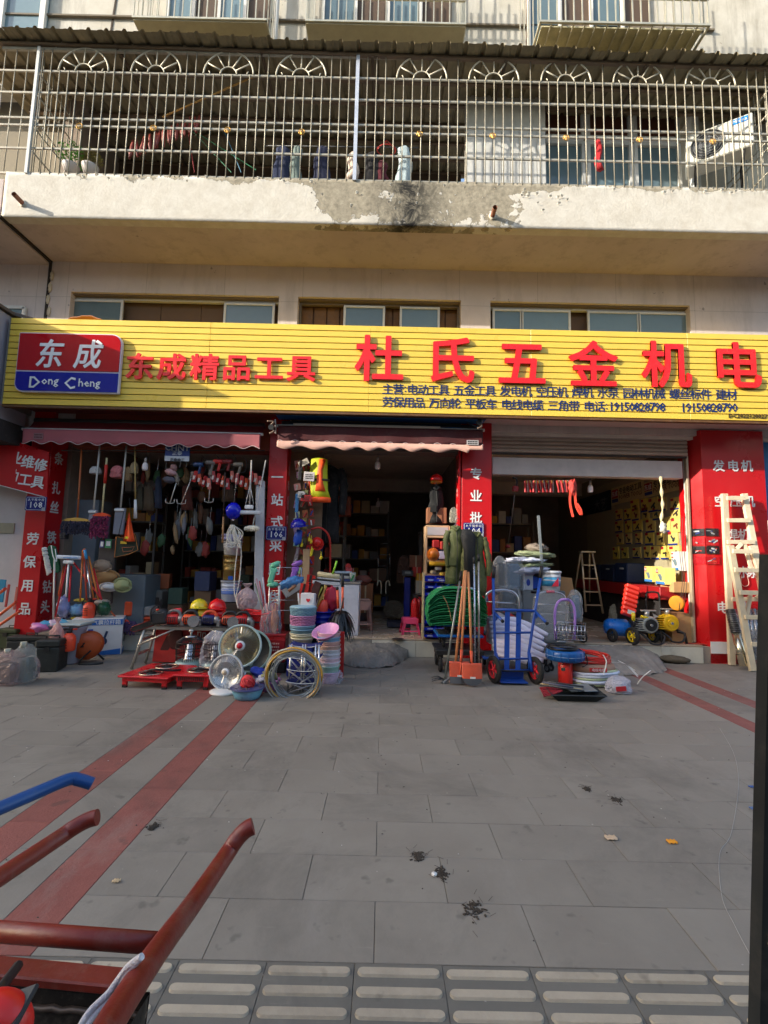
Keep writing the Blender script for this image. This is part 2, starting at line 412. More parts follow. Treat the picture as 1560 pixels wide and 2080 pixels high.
for x0, x1 in ((-1.70, -1.42), (3.42, 3.78)):
    y = 1.80
    while y < 7.1: paver((x0 + x1) / 2, y + .3, x1 - x0, .6, PAV); y += .6
for x0, x1 in stripes:
    y = 1.80 + (.22 if x0 < -1.8 else 0)
    while y < 7.0:
        if not (abs(x0) < 2.5 and y > 5.6) : paver((x0 + x1) / 2, y + .3, x1 - x0, .6, REDP, 'red_paver')
        else: paver((x0 + x1) / 2, y + .3, x1 - x0, .6, PAV)
        y += .6
band(-4.9, -1.92, 1, 1.80, 7.2, .6); band(3.98, 5.9, 1, 3.6, 7.3, .6)
tact = struct('tactile_strip', MB().box((0, 1.34, -.035), (12, .92, .03)), K(88, 84, 77, .95))
tb = MB().box((0, 0, -.015), (.3025, .2992, .03), bev=.0015)
for k in range(4):
    yy = (-.1125 + .075 * k); pts = []
    for i in range(9): a = pi / 2 + pi * i / 8; pts.append((-.122 + .0185 * cos(a), yy + .0185 * sin(a)))
    for i in range(9): a = -pi / 2 + pi * i / 8; pts.append((.122 + .0185 * cos(a), yy + .0185 * sin(a)))
    n_ = len(pts); vs = [V((p, q, 0)) for p, q in pts] + [V((p * .985, yy + (q - yy) * .75, .007)) for p, q in pts]
    tb.add(vs, [(i, (i + 1) % n_, (i + 1) % n_ + n_, i + n_) for i in range(n_)] + [tuple(range(n_, 2 * n_))], 1)
tme = tb.mesh('tactile_tile', [TACT, TBAR])
for r in range(3):
    for c in range(-6, 9):
        if r == 0 or -4 < c < 5:
            o = link('tactile_tile', tme, tact, V((c * .304 + .085, 1.648 - r * .3, random.uniform(-.001, .001)))); o.rotation_euler = (0, 0, random.uniform(-.004, .004))
def ramp(x0, x1, y0, y1, z1, seed, nm):
    def f(u, v):
        x = x0 + (x1 - x0) * u; e = abs(u - .5) * 2
        out = 1 - e ** 3 * .9 + .12 * noise.noise(V((u * 6, seed, 0))) + .06 * noise.noise(V((u * 31, seed, 0)))
        y = y1 - (y1 - y0) * out * v
        z = z1 * (1 - v ** 1.6) * (1 - max(0, e - .55) ** 1.5 * 1.6) + .03 * noise.noise(V((x * 5, y * 6, seed))) + .014 * noise.noise(V((x * 17, y * 19, seed))) + .008 * noise.noise(V((x * 43, y * 43, seed)))
        return V((x, y, max(z, -.01) + .008))
    m = MB().grid(f, 110, 44)
    return struct(nm, m, CONC)
ramp(-.75, .40, 6.30, 7.09, .19, 3, 'concrete_ramp')
ramp(2.2, 4.05, 6.20, 7.09, .22, 9, 'concrete_ramp')
bld = Th('apartment_building', 'old cream apartment block with peeling balcony band above the row of shops', 'building', (0, 7.2, 0))
XL, XR = -5.42, 7.5
def fl(nm, c, d, m, **k): return bld.p(nm, MB().box(c, d, bev=k.get('bev', .004)), m, label=k.get('label'))
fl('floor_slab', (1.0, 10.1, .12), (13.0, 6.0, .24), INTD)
for x0, x1 in ((-4.75, -1.75), (-1.42, 1.15), (1.62, 4.72)):
    nn = round((x1 - x0) / .6)
    for i in range(nn):
        w_ = (x1 - x0) / nn; cx = x0 + w_ * (i + .5)
        fl('step_tile', (cx, 7.085, .115), (w_ - .004, .02, .226), TILEW if x0 != -1.42 or i > 1 else CONC)
        for j in range(5): fl('floor_tile', (cx, 7.38 + j * .6, .2475), (w_ - .004, .596, .022), TILEF, bev=.002)
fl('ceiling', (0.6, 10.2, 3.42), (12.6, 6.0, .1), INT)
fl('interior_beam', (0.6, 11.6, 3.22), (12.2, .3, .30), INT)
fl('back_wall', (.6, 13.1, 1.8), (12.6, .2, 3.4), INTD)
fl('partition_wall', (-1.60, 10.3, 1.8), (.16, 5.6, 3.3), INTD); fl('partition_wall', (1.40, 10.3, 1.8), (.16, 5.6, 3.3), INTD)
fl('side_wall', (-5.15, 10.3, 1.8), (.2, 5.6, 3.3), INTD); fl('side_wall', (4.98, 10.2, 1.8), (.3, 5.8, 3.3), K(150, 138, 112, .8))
fl('lintel', (-3.2, 7.28, 3.30), (3.2, .3, .55), K(150, 66, 40, .7)); fl('lintel', (-.15, 7.28, 3.33), (2.62, .3, .54), K(120, 108, 98, .8))
fl('lintel', (3.15, 7.36, 3.5), (3.0, .3, .3), SOF)
fl('shop_beam', (3.15, 7.32, 2.90), (2.96, .16, .27), K(206, 192, 184, .6, var=.15, scale=3))
fl('soffit_panel', (4.1, 6.85, 3.54), (5.8, .58, .03), K(214, 188, 180, .6, var=.12, scale=2)); fl('soffit_panel', (-2.1, 6.85, 3.56), (6.6, .58, .03), K(120, 40, 36, .7))
def wbox(x0, x1, z0, z1, nm='wall', y0=7.15, y1=7.45, m=None): return bld.p(nm, MB().box(((x0 + x1) / 2, (y0 + y1) / 2, (z0 + z1) / 2), (x1 - x0, y1 - y0, z1 - z0)), m or WALL)
wins = [(140, 565, 598), (604, 936, 603), (996, 1402, 612)]
ops = [(P(a, 640, 7.15).x, P(b_, 640, 7.15).x) for a, b_, c in wins]; WT = P(760, 606, 7.15).z; WB = 4.45
wbox(XL, XR, WT, 6.06); wbox(XL - .1, XR, 3.42, WB); xs = XL
for x0, x1 in ops: wbox(xs, x0, WB, WT); xs = x1
wbox(xs, XR, WB, WT)
CUR = K(116, 92, 74, .9, var=.1, scale=4)
for wi, (x0, x1) in enumerate(ops):
    T_ = K(120, 106, 92, .8)
    bld.p('window_reveal', MB().box(((x0 + x1) / 2, 7.3, WT - .012), (x1 - x0 - .004, .2, .02)), T_)
    bld.p('curtain' if wi != 1 else 'plank_shutter', MB().box(((x0 + x1) / 2, 7.43, (WB + WT) / 2), (x1 - x0 - .01, .02, WT - WB - .01)), CUR if wi != 1 else K(96, 64, 40, .7))
    if wi == 1:
        for k in range(12): bld.p('plank', MB().box((x0 + (x1 - x0) * (k + .5) / 12, 7.405, (WB + WT) / 2), ((x1 - x0) / 12 - .02, .02, WT - WB - .08), bev=.004), K(132, 94, 58, .7, var=.25))
    else:
        for k in range(5): bld.p('curtain_fold', MB().box((x0 + (x1 - x0) * (k + .5) / 5, 7.41, (WB + WT) / 2), ((x1 - x0) / 5 - .008, .014, WT - WB - .06), bev=.004), CUR)
panes = [[(145, 250), (455, 558)], [(698, 782), (812, 893)], [(1000, 1060), (1058, 1158), (1192, 1297), (1295, 1396)]]
for wi, row in enumerate(panes):
    x0, x1 = ops[wi]
    fr = MB()
    for z_ in (WT - .04, WB + .03): fr.box(((x0 + x1) / 2, 7.31, z_), (x1 - x0 - .01, .07, .035), bev=.004)
    for x_ in (x0 + .02, x1 - .02): fr.box((x_, 7.31, (WT + WB) / 2), (.03, .07, WT - WB - .1), bev=.004)
    bld.p('window_frame', fr, FRM if wi != 1 else K(120, 106, 88, .6))
    for a, b_ in row:
        xa, xb = P(a, 640, 7.27).x, P(b_, 640, 7.27).x; za, zb = WB + .06, WT - .07; t = .035
        s_ = bld.p('window_sash', MB().box(((xa + xb) / 2, 7.26, zb - t / 2), (xb - xa, .03, t), bev=.004).box(((xa + xb) / 2, 7.26, za + t / 2), (xb - xa, .03, t), bev=.004)
              .box((xa + t / 2, 7.26, (za + zb) / 2), (t, .03, zb - za - 2 * t)).box((xb - t / 2, 7.26, (za + zb) / 2), (t, .03, zb - za - 2 * t)), FRM)
        bld.p('pane', MB().box(((xa + xb) / 2, 7.262, (za + zb) / 2), (xb - xa - 2 * t, .008, zb - za - 2 * t)), GLASS, parent=s_)
one('roof_tile', 'broken curved terracotta tile lying on top of the sign at its left end', 'tile',
    MB().grid(lambda u, v: P(138 + 66 * u, 650, 6.75) + V((0, v * .2, .012 + .05 * sin(pi * u) + .02 * noise.noise(V((u * 5, v, 0))))), 12, 3, th=V((0, 0, .012))), K(176, 116, 76, .8))
fl('balcony_slab', ((XL + XR) / 2, 6.65, 6.12), (XR - XL, 1.0, .15), SOF)
def par_f(u, v):
    x = XL + (XR - XL) * u; z = 6.035 + .67 * v
    e = .012 * noise.noise(V((x * 3, z * 3, 1))) + (.02 * noise.noise(V((x * 4, 0, 5))) if v == 1.0 else 0)
    return V((x, 6.14 + e * .3, z + (e if v == 1.0 else 0)))
pb = MB().grid(par_f, 260, 14, th=V((0, .14, 0))); bld.p('parapet', pb, PAR)
rf = random.Random(5); fk = K(236, 230, 214, .85)
for k in range(60):
    if k < 34: x = rf.uniform(-4.6, 5.2); z = 6.66 + rf.uniform(-.05, .03)
    elif k < 46: x = rf.uniform(-1.2, .4) ; z = rf.uniform(6.25, 6.5)
    else: x = rf.uniform(1.6, 2.5); z = rf.uniform(6.3, 6.62)
    s_ = rf.uniform(.008, .024)
    bld.p('paint_flake', MB().grid(lambda u, v: V((x + (u - .5) * s_ * 2, 6.125 - .02 * v * v, z + (v - .5) * s_ * (1 + .5 * sin(u * 5)))), 4, 3, th=V((0, .003, 0))), fk)
wbox(XL - 4, XR, 9.15, 13.2, 'upper_wall', 7.15, 7.45, UPW)
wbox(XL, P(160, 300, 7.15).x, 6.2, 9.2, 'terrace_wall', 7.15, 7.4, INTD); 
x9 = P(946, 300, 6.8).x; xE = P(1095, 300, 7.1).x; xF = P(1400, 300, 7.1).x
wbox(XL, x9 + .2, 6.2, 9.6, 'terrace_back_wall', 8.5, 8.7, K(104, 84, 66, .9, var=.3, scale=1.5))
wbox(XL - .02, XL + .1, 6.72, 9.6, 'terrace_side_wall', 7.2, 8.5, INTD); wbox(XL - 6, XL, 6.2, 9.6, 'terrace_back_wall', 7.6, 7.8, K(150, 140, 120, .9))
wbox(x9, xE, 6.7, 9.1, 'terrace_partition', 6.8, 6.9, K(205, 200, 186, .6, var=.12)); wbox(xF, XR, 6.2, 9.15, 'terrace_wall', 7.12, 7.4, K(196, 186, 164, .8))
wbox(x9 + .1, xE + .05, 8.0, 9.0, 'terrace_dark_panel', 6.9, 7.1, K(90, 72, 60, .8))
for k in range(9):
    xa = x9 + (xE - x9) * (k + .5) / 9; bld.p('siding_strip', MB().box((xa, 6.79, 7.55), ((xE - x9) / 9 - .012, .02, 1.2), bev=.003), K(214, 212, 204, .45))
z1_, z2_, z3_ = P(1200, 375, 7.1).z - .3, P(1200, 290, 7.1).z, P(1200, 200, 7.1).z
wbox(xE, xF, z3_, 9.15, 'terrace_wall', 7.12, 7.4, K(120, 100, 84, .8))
for i, (a, b_) in enumerate(((1100, 1185), (1190, 1280), (1285, 1378))):
    xa, xb = P(a, 300, 7.1).x, P(b_, 300, 7.1).x
    for j, (za, zb, m_) in enumerate(((z1_, z2_ - .03, GLASS), (z2_ + .03, z3_, K(92, 50, 34, .5)))):
        t = .05; s_ = bld.p('window_frame', MB().box(((xa + xb) / 2, 7.07, zb - t / 2), (xb - xa, .06, t)).box(((xa + xb) / 2, 7.07, za + t / 2), (xb - xa, .06, t)).box((xa + t / 2, 7.07, (za + zb) / 2), (t, .06, zb - za - 2 * t)).box((xb - t / 2, 7.07, (za + zb) / 2), (t, .06, zb - za - 2 * t)), FRM)
        bld.p('pane', MB().box(((xa + xb) / 2, 7.09, (za + zb) / 2), (xb - xa - 2 * t, .01, zb - za - 2 * t)), m_, parent=s_)
bld.p('corner_post', MB().box((xF + .02, 7.02, 7.9), (.12, .1, 2.4)), FRM); bld.p('corner_post', MB().box((xE, 7.02, 7.9), (.12, .1, 2.4)), FRM)
for a, b_, m_ in ((300, 345, K(70, 44, 30, .5)), (350, 400, GLASS), (408, 500, GLASS), (620, 700, INTD), (860, 940, K(60, 42, 32, .5))):
    xa, xb = P(a, 350, 8.48).x, P(b_, 350, 8.48).x
    s_ = bld.p('window_frame', MB().box(((xa + xb) / 2, 8.46, 8.45), (xb - xa, .06, .08)).box((xa, 8.46, 7.6), (.08, .06, 1.7)).box((xb, 8.46, 7.6), (.08, .06, 1.7)), FRM)
    bld.p('pane', MB().box(((xa + xb) / 2, 8.48, 7.6), (xb - xa - .08, .02, 1.62)), m_, parent=s_)
nb = Th('apartment_building', 'neighbouring cream block at the left edge beyond the dark wall joint', 'building', (-8, 7.2, 0))
nb.p('wall', MB().box((-8.5, 7.32, 4.55), (6.1, .3, 3.1)), WALL); nb.p('balcony_slab', MB().box((-8.5, 6.7, 6.3), (6.1, 1.1, .62)), SOF)
xw = P(50, 640, 7.15).x
s_ = nb.p('window_frame', MB().box((xw - .9, 7.14, 5.25), (1.8, .04, .05)).box((xw, 7.14, 4.85), (.05, .04, .8)), FRM); nb.p('pane', MB().box((xw - .93, 7.15, 4.85), (1.78, .02, .75)), GLASS, parent=s_)
nb.p('ground_wall', MB().box((-7.4, 7.35, 1.5), (4.2, .3, 3.1)), K(196, 190, 188, .7, var=.1, scale=2))
nb.p('old_vent_panel', MB().box((P(12, 1073, 7.19).x, 7.19, P(12, 1073, 7.19).z), (.26, .02, .16), bev=.004), K(166, 158, 134, .8))
bld.p('wall_joint', MB().box((XL - .01, 7.2, 4.9), (.045, .12, 2.3)).box((XL - .01, 6.65, 6.03), (.05, 1.06, .03)), K(46, 38, 32, .9))
for k in range(7): bld.p('patch_of_mortar', MB().ell((XL + .02 + random.uniform(-.02, .03), 7.14, 4.6 + k * .2), (.03, .01, .08), nz=.5, seed=k), K(200, 186, 160, .9))
def pillar(x0, x1, y0, y1, nm='pillar', lab=None): return bld.p(nm, MB().box(((x0 + x1) / 2, (y0 + y1) / 2, 1.78), (x1 - x0, y1 - y0, 3.56), bev=.006), REDV, label=lab)
PY = 7.08
p1 = (P(50, 1050, PY).x, P(92, 1050, PY).x); p2 = (P(543, 1000, PY).x, P(581, 1000, PY).x); p3 = (P(938, 1000, PY).x, P(999, 1000, PY).x)
pillar(p1[0], p1[1], PY, 7.45); pillar(p2[0], p2[1], PY, 7.44); pillar(p3[0], p3[1], PY, 7.44)
bld.p('pillar_trim', MB().box((p3[0] - .035, 7.2, 1.6), (.03, .24, 3.0)), REDV)
xr0, xr1 = P(1428, 1000, 7.1).x, P(1556, 1000, 7.1).x; xc = P(1396, 1000, 7.3).x
pr = MB(); po = [(xr0, 7.1), (xr1, 7.1), (xr1, 7.5), (xc, 7.5), (xc, 7.32)]
pr.add([V((x, y, 0.0)) for x, y in po] + [V((x, y, 3.5)) for x, y in po], [(0, 1, 6, 5), (1, 2, 7, 6), (2, 3, 8, 7), (3, 4, 9, 8), (4, 0, 5, 9), (5, 6, 7, 8, 9)])
bld.p('pillar', pr, REDV)
bld.p('white_band', MB().box(((xr0 + xr1) / 2, 7.094, .23), (xr1 - xr0 - .01, .012, .17)), WHITE)
bld.p('pillar_edge_trim', MB().box((xc - .02, 7.30, 1.75), (.03, .05, 3.1)), FRM)
blue_wall = one('blue_shopfront', 'blue painted shop panel at the right edge behind the red pillar', 'panel', MB().box((xr1 + .6, 7.3, 2.8), (1.1, .1, 1.3)), K(30, 112, 170, .5))
def block(x0, x1, h, y1=-13.6, lab='', m=None):
    t = Th('apartment_building', lab, 'building', ((x0 + x1) / 2, y1 - 6, 0), 'apartment blocks across the street')
    t.p('wall', MB().box(((x0 + x1) / 2, y1 - 6, h / 2), (x1 - x0, 12, h)), m or K(186, 176, 158, .8, var=.1, scale=.3))
    gl = MB(); z = 1.8
    while z < h - 2:
        x = x0 + 1.5
        while x < x1 - 1.5: gl.box((x + .7, y1 + .01, z + .7), (1.4, .06, 1.4)); x += 3.0
        z += 3.1
    o = t.p('window_row', gl, GLASS); o['kind'] = 'stuff'
block(-110, -51.1, 21.2, lab='unseen tall cream block up the street, shaped for its shadow on the shops'); block(-51.1, -18, 19.55, lab='unseen lower cream block beside the tall one, shaped to shade the forecourt')  # both out of view; edges and heights shaped to cast shade on shopfront and paving
block(-16, 20, 9.5, lab='low shop block directly across the street', m=K(170, 160, 150, .8)); block(22, 70, 15, lab='grey block across the street to the right', m=K(160, 158, 152, .8))
SY = 6.5; sx0, sx1 = -5.43, 5.62; sz0, sz1 = 3.47, 4.755
sg = Th('shop_sign', 'long yellow slatted shop sign with big red characters over the hardware store', 'shop sign', ((sx0 + sx1) / 2, SY, sz0))
nrow = 14; ph = (sz1 - sz0) / nrow
cuts = [sx0, -2.55, -.25, 2.05, 4.3, sx1]
for r in range(nrow):
    for i in range(5):
        a, b_ = cuts[i], cuts[i + 1]
        zc = sz0 + ph * (r + .5)
        sg.p('slat', MB().box(((a + b_) / 2, SY + .01, zc), (b_ - a - .003, .018, ph - .011), bev=.003), YEL)
sg.p('back_frame', MB().box(((sx0 + sx1) / 2, SY + .04, (sz0 + sz1) / 2), (sx1 - sx0 - .02, .02, sz1 - sz0 - .02)), K(60, 44, 12, .7))
sg.p('top_cover', MB().box(((sx0 + sx1) / 2, SY + .28, sz1 - .01), (sx1 - sx0, .52, .02)), YEL)
sg.p('bottom_trim', MB().box(((sx0 + sx1) / 2, SY + .03, sz0 - .022), (sx1 - sx0, .07, .03)), K(96, 62, 24, .6, var=.3))
sg.p('end_plate', MB().box((sx0 - .01, SY + .28, (sz0 + sz1) / 2), (.02, .56, sz1 - sz0)), K(120, 118, 110, .6))
RL = K(228, 20, 22, .3, var=.04, rnd=.02); BL = K(8, 38, 96, .5, var=.03)
def at_sign(px, py, y=SY - .03): return P(px, py, y)
for ch, px, py in zip('杜氏五金机电', (771, 915, 1060, 1205, 1353, 1496), (728, 731, 737, 740, 740, 742)):
    letter(sg, ch, at_sign(px, py), .715, RL, bold=.026, ext=.012)
for ch, px in zip('东成精品工具', (284, 349, 416, 481, 547, 612)):
    letter(sg, ch, at_sign(px, 744 + (px - 284) * .012), .40, RL, bold=.030, ext=.009, wx=1.06)
def run(txt, px0, px1, py0, py1, size, m, adv=None):
    wd = {' ': .42, ':': .34}
    ws = [wd.get(c, 1.0 if ord(c) > 255 else .55) for c in txt]; tot = sum(ws); x = 0
    for c, w_ in zip(txt, ws):
        u = (x + w_ / 2) / tot; x += w_
        if c == ' ': continue
        letter(sg, c, at_sign(px0 + (px1 - px0) * u, py0 + (py1 - py0) * u, SY - .004), size, m, bold=.014, ext=.0012, wx=1.0 if c != ':' else 1.2)
run('主营:电动工具 五金工具 发电机 空压机 焊机 水泵 园林机械 螺丝标件 建材', 777, 1497, 790, 802, .165, BL)
run('劳保用品 万向轮 平板车 电线电缆 三角带 电话:', 777, 1236, 816, 826, .165, BL)
run('19150828798', 1237, 1351, 826, 827, .185, BL); run('19150828790', 1383, 1498, 828, 828, .185, BL)
letter(sg, 'DC2022120027', at_sign(1519, 845, SY - .008), .085, K(60, 44, 20, .5), bold=.02, ext=.003, name='lettering')
lg = Th('logo_panel', 'red and blue tool brand logo board at the left end of the yellow sign', 'logo board', (P(140, 795, 6.42).x, 6.44, P(140, 795, 6.42).z))
LY = 6.43; lx0, lx1 = P(35, 740, LY).x, P(242, 740, LY).x; lz0, lz1 = P(138, 795, LY).z, P(138, 679, LY).z; lm = P(138, 755, LY).z
def rr(x0, x1, z0, z1, cr):
    out = []
    for (cx, cz, a0, r_) in ((x1, z0, -pi / 2, cr[0]), (x1, z1, 0, cr[1]), (x0, z1, pi / 2, cr[2]), (x0, z0, pi, cr[3])):
        sx = -1 if cx == x1 else 1; sz = -1 if cz == z1 else 1
        for k in range(7 if r_ else 1):
            a = a0 + pi / 2 * k / 6; out.append((cx + sx * r_ + r_ * cos(a), cz + sz * r_ + r_ * sin(a)) if r_ else (cx, cz))
    return out
lg.p('board', MB().prism(rr(lx0 - .015, lx1 + .015, lz0 - .015, lz1 + .015, (.02, .14, .02, .12)), .05, (0, LY + .03, 0)), K(216, 208, 220, .35))
lg.p('red_field', MB().prism(rr(lx0, lx1, lm + .012, lz1, (0, .13, 0, 0)), .012, (0, LY, 0)), K(170, 10, 22, .08, var=.03))
lg.p('blue_field', MB().prism(rr(lx0, lx1, lz0, lm - .012, (0, 0, 0, .11)), .012, (0, LY, 0)), K(8, 20, 140, .08, var=.03))
letter(lg, '东', P(100, 718, LY - .01), .44, WHITE, bold=.022, slant=.12, wx=.9); letter(lg, '成', P(178, 719, LY - .01), .44, WHITE, bold=.022, slant=.12, wx=.9)
letter(lg, 'D', P(70, 776, LY - .01), .23, WHITE, bold=.018); letter(lg, 'ong', P(101, 778, LY - .01), .165, WHITE, bold=.012)
letter(lg, 'C', P(142, 778, LY - .01), .24, WHITE, bold=.018); letter(lg, 'heng', P(181, 780, LY - .01), .165, WHITE, bold=.012)
ns = Th('shop_sign', 'grey side of the neighbouring shop sign box cut by the left photo edge', 'shop sign', (-7.2, 6.3, 3.2))
ns.p('box', MB().box((-7.5, 6.24, 4.05), (3.96, 1.68, 1.55), bev=.01), K(170, 164, 172, .6, var=.06, scale=2))
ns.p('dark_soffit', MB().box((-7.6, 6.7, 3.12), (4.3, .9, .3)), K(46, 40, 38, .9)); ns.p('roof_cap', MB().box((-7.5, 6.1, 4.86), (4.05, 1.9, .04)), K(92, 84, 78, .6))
ns.p('sloped_flashing', MB().add([(-5.56, 6.55, 4.9), (-5.0, 6.95, 4.82), (-5.0, 7.14, 4.92), (-5.56, 7.14, 5.02), (-5.56, 6.55, 4.86), (-5.0, 6.95, 4.78)], [(0, 1, 2, 3), (0, 4, 5, 1)]), K(84, 76, 72, .7))
bn = Th('banner', 'red banner reading professional power tool repair hung across the left pillar', 'banner', P(40, 1000, 6.95))
bx = [P(0, 886, 6.9), P(99, 918, 6.95), P(95, 1010, 6.95), P(0, 992, 6.9)]; ex = (bx[0] - bx[1]) * 1.2
bq = [bx[0] + ex, bx[1], bx[2], bx[3] + ex]
bn.p('board', MB().add(bq + [q + V((0, .03, 0)) for q in bq], [(0, 3, 2, 1), (4, 5, 6, 7), (0, 1, 5, 4), (1, 2, 6, 5), (2, 3, 7, 6), (3, 0, 4, 7)]), REDV)
e_ = (bq[2] - bq[3]).normalized(); bn.p('bottom_rail', MB().tube([bq[3] + V((0, 0, -.006)), bq[2] + V((0, 0, -.006))], .008, 6), FRM)
for ch, px, py in (('专', 2, 923), ('业', 32, 930), ('维', 57, 938), ('修', 83, 945), ('电', 0, 960), ('动', 25, 965), ('工', 51, 974), ('具', 77, 979)):
    letter(bn, ch, P(px, py, 6.92), .20, WHITE, RY(.10), bold=.03, ext=.002)
def plate(num, px, py, lab, tilt=0.0, y=PY - .015, chars='太平隆中段'):
    c = P(px, py, y); t = Th('door_plate', lab, 'door plate', c)
    t.p('plate', MB().prism(rr(c.x - .155, c.x + .155, c.z - .105, c.z + .105, (.02, .02, .02, .02)), .006, (0, c.y, 0)), K(12, 26, 110, .3, var=.04, rnd=0))
    bd = MB(); q = rr(c.x - .14, c.x + .14, c.z - .092, c.z + .092, (.02, .02, .02, .02)); bd.tube([V((a, c.y - .004, b_)) for a, b_ in q], .0025, 4, closed=True); t.p('border', bd, WHITE)
    for k, ch in enumerate(chars): letter(t, ch, c + V((-.1 + .05 * k, -.005, .058)), .042, WHITE, bold=.005, ext=.001)
    for k, ch in enumerate(num): letter(t, ch, c + V((-.07 + .07 * k, -.005, -.018)), .125, WHITE, bold=.012, ext=.001)
    t.p('sticker', MB().box((c.x + .12, c.y - .006, c.z - .08), (.05, .003, .05)), K(170, 172, 176, .5))
plate('108', 73, 1023, 'blue enamel door plate numbered 108 on the leftmost red pillar', y=6.9)
plate('106', 561, 1083, 'blue enamel door plate numbered 106 on the middle red pillar')
plate('104', 962, 1076, 'blue enamel door plate numbered 104 half hidden by the green jackets')
def pil_text(chars, pts, size, y, rot=None, bold=.03):
    for ch, (px, py) in zip(chars, pts): letter(bld, ch, P(px, py, y) if rot is None else px_on_x(px, py, y), size, WHITE, rot, bold=bold, ext=.002)
def px_on_x(px, py, X): d = ray(px, py); return CP + d * (X / d.x)
pil_text('劳保用品', ((67, 1094), (60, 1141), (56, 1189), (50, 1236)), .19, PY - .006)
for ch, py, px in zip('条扎丝铁钉钻头', (930, 990, 1030, 1091, 1143, 1192, 1233), (114, 109, 105, 99, 96, 90, 84)):
    letter(bld, ch, V((p1[1] + .006, 7.25, px_on_x(px, py, p1[1] + .006).z)), .2, WHITE, RZ(pi / 2), bold=.03, ext=.002)
pil_text('一站式采购货', ((563, 969), (563, 1015), (562, 1060), (560, 1108), (558, 1155), (556, 1215)), .19, PY - .006)
pil_text('专业批发', ((967, 962), (967, 1007), (967, 1052), (968, 1100)), .19, PY - .006)
for k, t_ in enumerate(('螺丝刀', '扳手', '水龙头', '电线', '开关', '灯具', '水管')):
    letter(bld, t_, V((p2[1] + .006, 7.22, 2.78 - .27 * k)), .075, K(220, 170, 176, .5), RZ(pi / 2) @ RY(-pi / 2), bold=.02, ext=.002, name='lettering')
    letter(bld, t_, V((p3[0] - .052, 7.2, 2.72 - .27 * k)), .07, K(224, 160, 150, .5), RZ(-pi / 2) @ RY(pi / 2), bold=.02, ext=.002, name='lettering')
for row, py, pxs in (('发电机', 946, (1460, 1489, 1517)), ('空压机', 1018, (1463, 1495, 1521)), ('焊机', 1086, (1487, 1511)), ('水泵', 1162, (1510, 1530)), ('电缆', 1234, (1468, 1512))):
    for ch, px in zip(row, pxs): letter(bld, ch, P(px, py, 7.094), .185, WHITE, bold=.03, ext=.002)
d_ = V((xr0 - xc, 7.1 - 7.32, 0)).normalized(); nrm = V((d_.y, -d_.x, 0))
for k, (py, bgc) in enumerate(((1085, (44, 42, 46)), (1102, (190, 30, 40)), (1117, (36, 34, 38)), (1136, (176, 24, 34)))):
    c = P(1426, py - 4 + 2 * k, 7.13); t = Th('poster', ('topmost', 'second from top', 'third from top', 'lowest')[k] + ' glossy tool poster stuck on the edge of the right red pillar', 'poster', c, 'tool posters on the right pillar')
    h_ = .115; ra = K(*bgc, .25, var=.1)
    for sgn, rot, xx in ((0, RZ(math.atan2(d_.y, d_.x)), -.1), (1, RZ(0), .1)):
        cc = V((xr0, 7.1, 0)); q = (V((xr0 + .1, 7.088, c.z)) if sgn else V((xr0, 7.1, c.z)) - d_ * .1 + nrm * .012)
        t.p('sheet', MB().box(q, (.198, .004, h_), rot), ra)
        rp = random.Random(k * 2 + sgn)
        for j in range(4):
            t.p('printed_tool', MB().box(q + nrm * .005 + V((rp.uniform(-.06, .06) * (1 if sgn else .7), -.006 if sgn else -.004, rp.uniform(-.03, .03))), (rp.uniform(.03, .09), .002, rp.uniform(.01, .025)), rot @ RY(rp.uniform(-.6, .6))), K(*rp.choice([(190, 196, 200), (40, 60, 130), (210, 60, 50), (150, 150, 150)]), .3))
def awning(x0, x1, ybar, zbar, ztop, drop, col, lab, seed, colv=None):
    t = Th('awning', lab, 'awning', ((x0 + x1) / 2, ybar, zbar)); m = K(*col, .8, var=.12, scale=4)
    t.p('front_bar', MB().cyl((x0 - .03, ybar, zbar), (x1 + .03, ybar, zbar), .022, 10), FRM)
    nn = 72; ws = (x1 - x0) / 13
    def f(u, v):
        x = x0 + (x1 - x0) * u; z = zbar - v * (drop + .022 * sin(2 * pi * (x - x0) / ws + seed) * (1 if v > .99 else 0))
        return V((x, ybar - .025 + .012 * sin(x * 9 + seed) * v + .02 * noise.noise(V((x * 2, v, seed))) * v, z))
    va = t.p('valance', MB().grid(f, 156, 5, th=V((0, .004, 0))), K(*(colv or col), .8, var=.12, scale=4))
    t.p('piping', MB().tube([f(i / 156, 1.0) + V((0, -.001, 0)) for i in range(157)], .005, 4), K(226, 200, 196, .7))
    t.p('canopy', MB().grid(lambda u, v: V((x0 + (x1 - x0) * u, ybar + (6.98 - ybar) * v, zbar + .01 + (ztop - zbar) * v - .05 * sin(pi * v) + .008 * sin(u * 40 + v * 5))), 40, 8, th=V((0, 0, .004))), m)
    for xx in (x0 + .35, x1 - .35):
        t.p('folding_arm', MB().tube([V((xx, ybar + .02, zbar - .01)), V((xx + (.55 if xx < (x0 + x1) / 2 else -.55), ybar + .35, zbar + .02)), V((xx, 7.05, zbar + .05))], .018, 6), FRM)
    t.p('roller', MB().cyl((x0, 7.0, ztop), (x1, 7.0, ztop), .045, 10), K(70, 66, 62, .5)); return t
a1x0, a1x1 = P(50, 868, 6.8).x, P(530, 885, 6.8).x; az = P(290, 877, 6.8).z
aw1 = awning(a1x0, a1x1, 6.8, az, 3.38, .20, (128, 34, 40), 'retracted dark red awning with dusty pink valance over the left bay', 1.0, (170, 92, 96))
